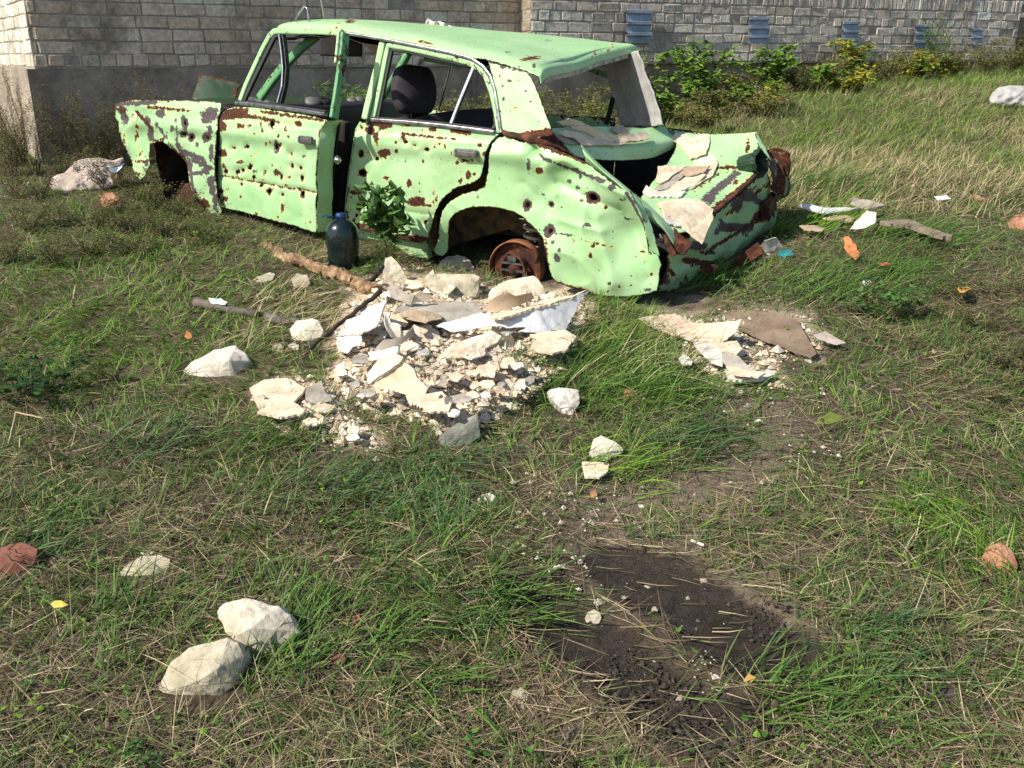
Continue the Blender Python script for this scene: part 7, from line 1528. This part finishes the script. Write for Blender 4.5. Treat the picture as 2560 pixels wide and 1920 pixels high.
# dark dry mugwort in front of the car and along the left wall
rw = random.Random(3)
where = ['by the building corner', 'at the left picture edge', 'in front of the crushed nose', 'under the sack', 'beside the front wheel arch', 'below the plinth']
MUG = [(.12, .08, .045), (.17, .12, .07), (.10, .11, .04), (.22, .16, .09), (.15, .17, .05)]
k = 0
for (px_, py_, H) in [(40, 330, .42), (110, 300, .45), (170, 300, .45), (230, 320, .45), (30, 400, .36), (90, 400, .3), (150, 360, .36), (210, 370, .35), (60, 470, .3), (130, 460, .28), (200, 470, .26), (270, 470, .25), (330, 430, .30), (390, 440, .28), (340, 480, .24), (420, 480, .24), (20, 540, .25), (110, 540, .22), (200, 520, .22), (300, 520, .2), (250, 430, .22), (460, 500, .18), (360, 400, .3), (10, 260, .45), (290, 300, .3), (20, 280, .85), (70, 270, .8), (120, 265, .85), (165, 260, .75), (205, 265, .7), (240, 270, .6), (50, 330, .7), (140, 320, .65), (190, 330, .55), (15, 350, .6), (75, 345, .6), (110, 290, .9), (60, 300, .95), (200, 300, .7), (260, 330, .5), (230, 380, .4), (300, 400, .35)]:
    g = G(px_, py_ + 30)
    plant('dry_mugwort', 'brown dry mugwort with tiny seed heads in the weeds left of the car', 'weed', g, H, .20, 11, 60, .015, MUG + ([(.15, .27, .05)] * 3 if k % 3 == 0 else [(.12, .18, .04)]), 'dry mugwort weeds left of the car', seed=60 + k, wid=.8, stem_r=.0022, stemcol=(.09, .06, .035), leafy=.12); k += 1
for k2, (a, H) in enumerate([(-.3, .7), (.05, .85), (.3, .8), (.6, .9), (.9, .75), (1.3, .85), (1.7, .6), (2.1, .5), (2.6, .4)]):
    p = Lp + Ldir * a + Ln * .35; g = Vector((p.x, p.y, float(ground_h(p.x, p.y))))
    plant('wall_weed', 'thin brown weed growing against the shaded plinth of the left wall', 'weed', g, H, .25, 13, 90, .019, MUG, 'brown weeds along the shaded plinth', seed=90 + k2, wid=.7, stem_r=.0025, stemcol=(.12, .09, .05), leafy=.15)
for k2, (px_, py_, H, cols) in enumerate([(2030, 640, .24, MUG), (2110, 700, .24, MUG), (2180, 640, .26, MUG), (2160, 780, .2, MUG), (2060, 760, .2, MUG), (2195, 860, .18, MUG), (1990, 560, .24, MUG), (2195, 440, .26, MUG)]):
    plant('dry_mugwort', 'dark brownish weed clump in the grass along the right edge', 'weed', G(px_, py_), H * .7, .26, 12, 36, .014, cols + [(.14, .22, .05), (.2, .18, .07), (.12, .18, .04)], 'dark weeds at the right edge', seed=110 + k2, wid=.8, stem_r=.002, stemcol=(.10, .07, .04), leafy=.1)
# overgrowth seen through the back of the car and along the foot of the wall
OLV = [(.15, .19, .05), (.24, .28, .07), (.11, .14, .04), (.3, .28, .1)]
for k2, (a, off, H) in enumerate([(3.2, .5, .5), (3.7, .5, .55), (4.2, .6, .55), (4.6, 1.2, .45), (4.0, 1.3, .4)]):
    p = Lp + Ldir * a + Ln * off; g = Vector((p.x, p.y, float(ground_h(p.x, p.y))))
    plant('tall_weed', 'tangled olive green weed seen through the rear window opening', 'weed', g, H, .32, 18, 60, .034, OLV, 'weeds seen through the rear window', seed=130 + k2, wid=.4, stem_r=.002)
for k2, (s_, off, H) in enumerate([(.3, .5, .5), (.9, .5, .42), (1.6, .9, .36), (2.3, .35, .36), (3.1, .6, .34), (3.7, .4, .36), (4.4, .5, .4), (5.0, .4, .45), (5.5, .5, .4), (6.1, .5, .5), (6.7, .4, .5), (7.2, .4, .5), (1.2, 1.3, .34), (2.0, 1.2, .3)]):
    p = Rp + Rdir * s_ + Rn * off; g = Vector((p.x, p.y, float(ground_h(p.x, p.y))))
    plant('tall_weed', 'tangled olive and brown weed at the foot of the long wall', 'weed', g, H * 1.2, .36, 18, 60, .038, OLV + MUG[:2] + ([(.35, .3, .08)] if k2 > 6 else []), 'weeds at the foot of the long wall', seed=150 + k2, wid=.4, stem_r=.002)
for k2, (a, b_, H) in enumerate([(.35, -.2, .75), (.9, .5, .85), (1.6, 1.0, .9), (2.3, 1.5, .9), (1.2, -.4, .6), (1.9, .2, .7)]):
    p = Rp + Rdir * (RT + a) + Rb * b_; g = Vector((p.x, p.y, float(ground_h(p.x, p.y)) ))
    plant('autumn_bush', 'yellow brown bush beyond the far corner of the long wall', 'bush', g, H, .45, 18, 46, .03, [(.22, .2, .05), (.3, .24, .07), (.14, .15, .04), (.2, .13, .05)], 'autumn bushes past the far corner', seed=180 + k2, wid=.5, stem_r=.003)
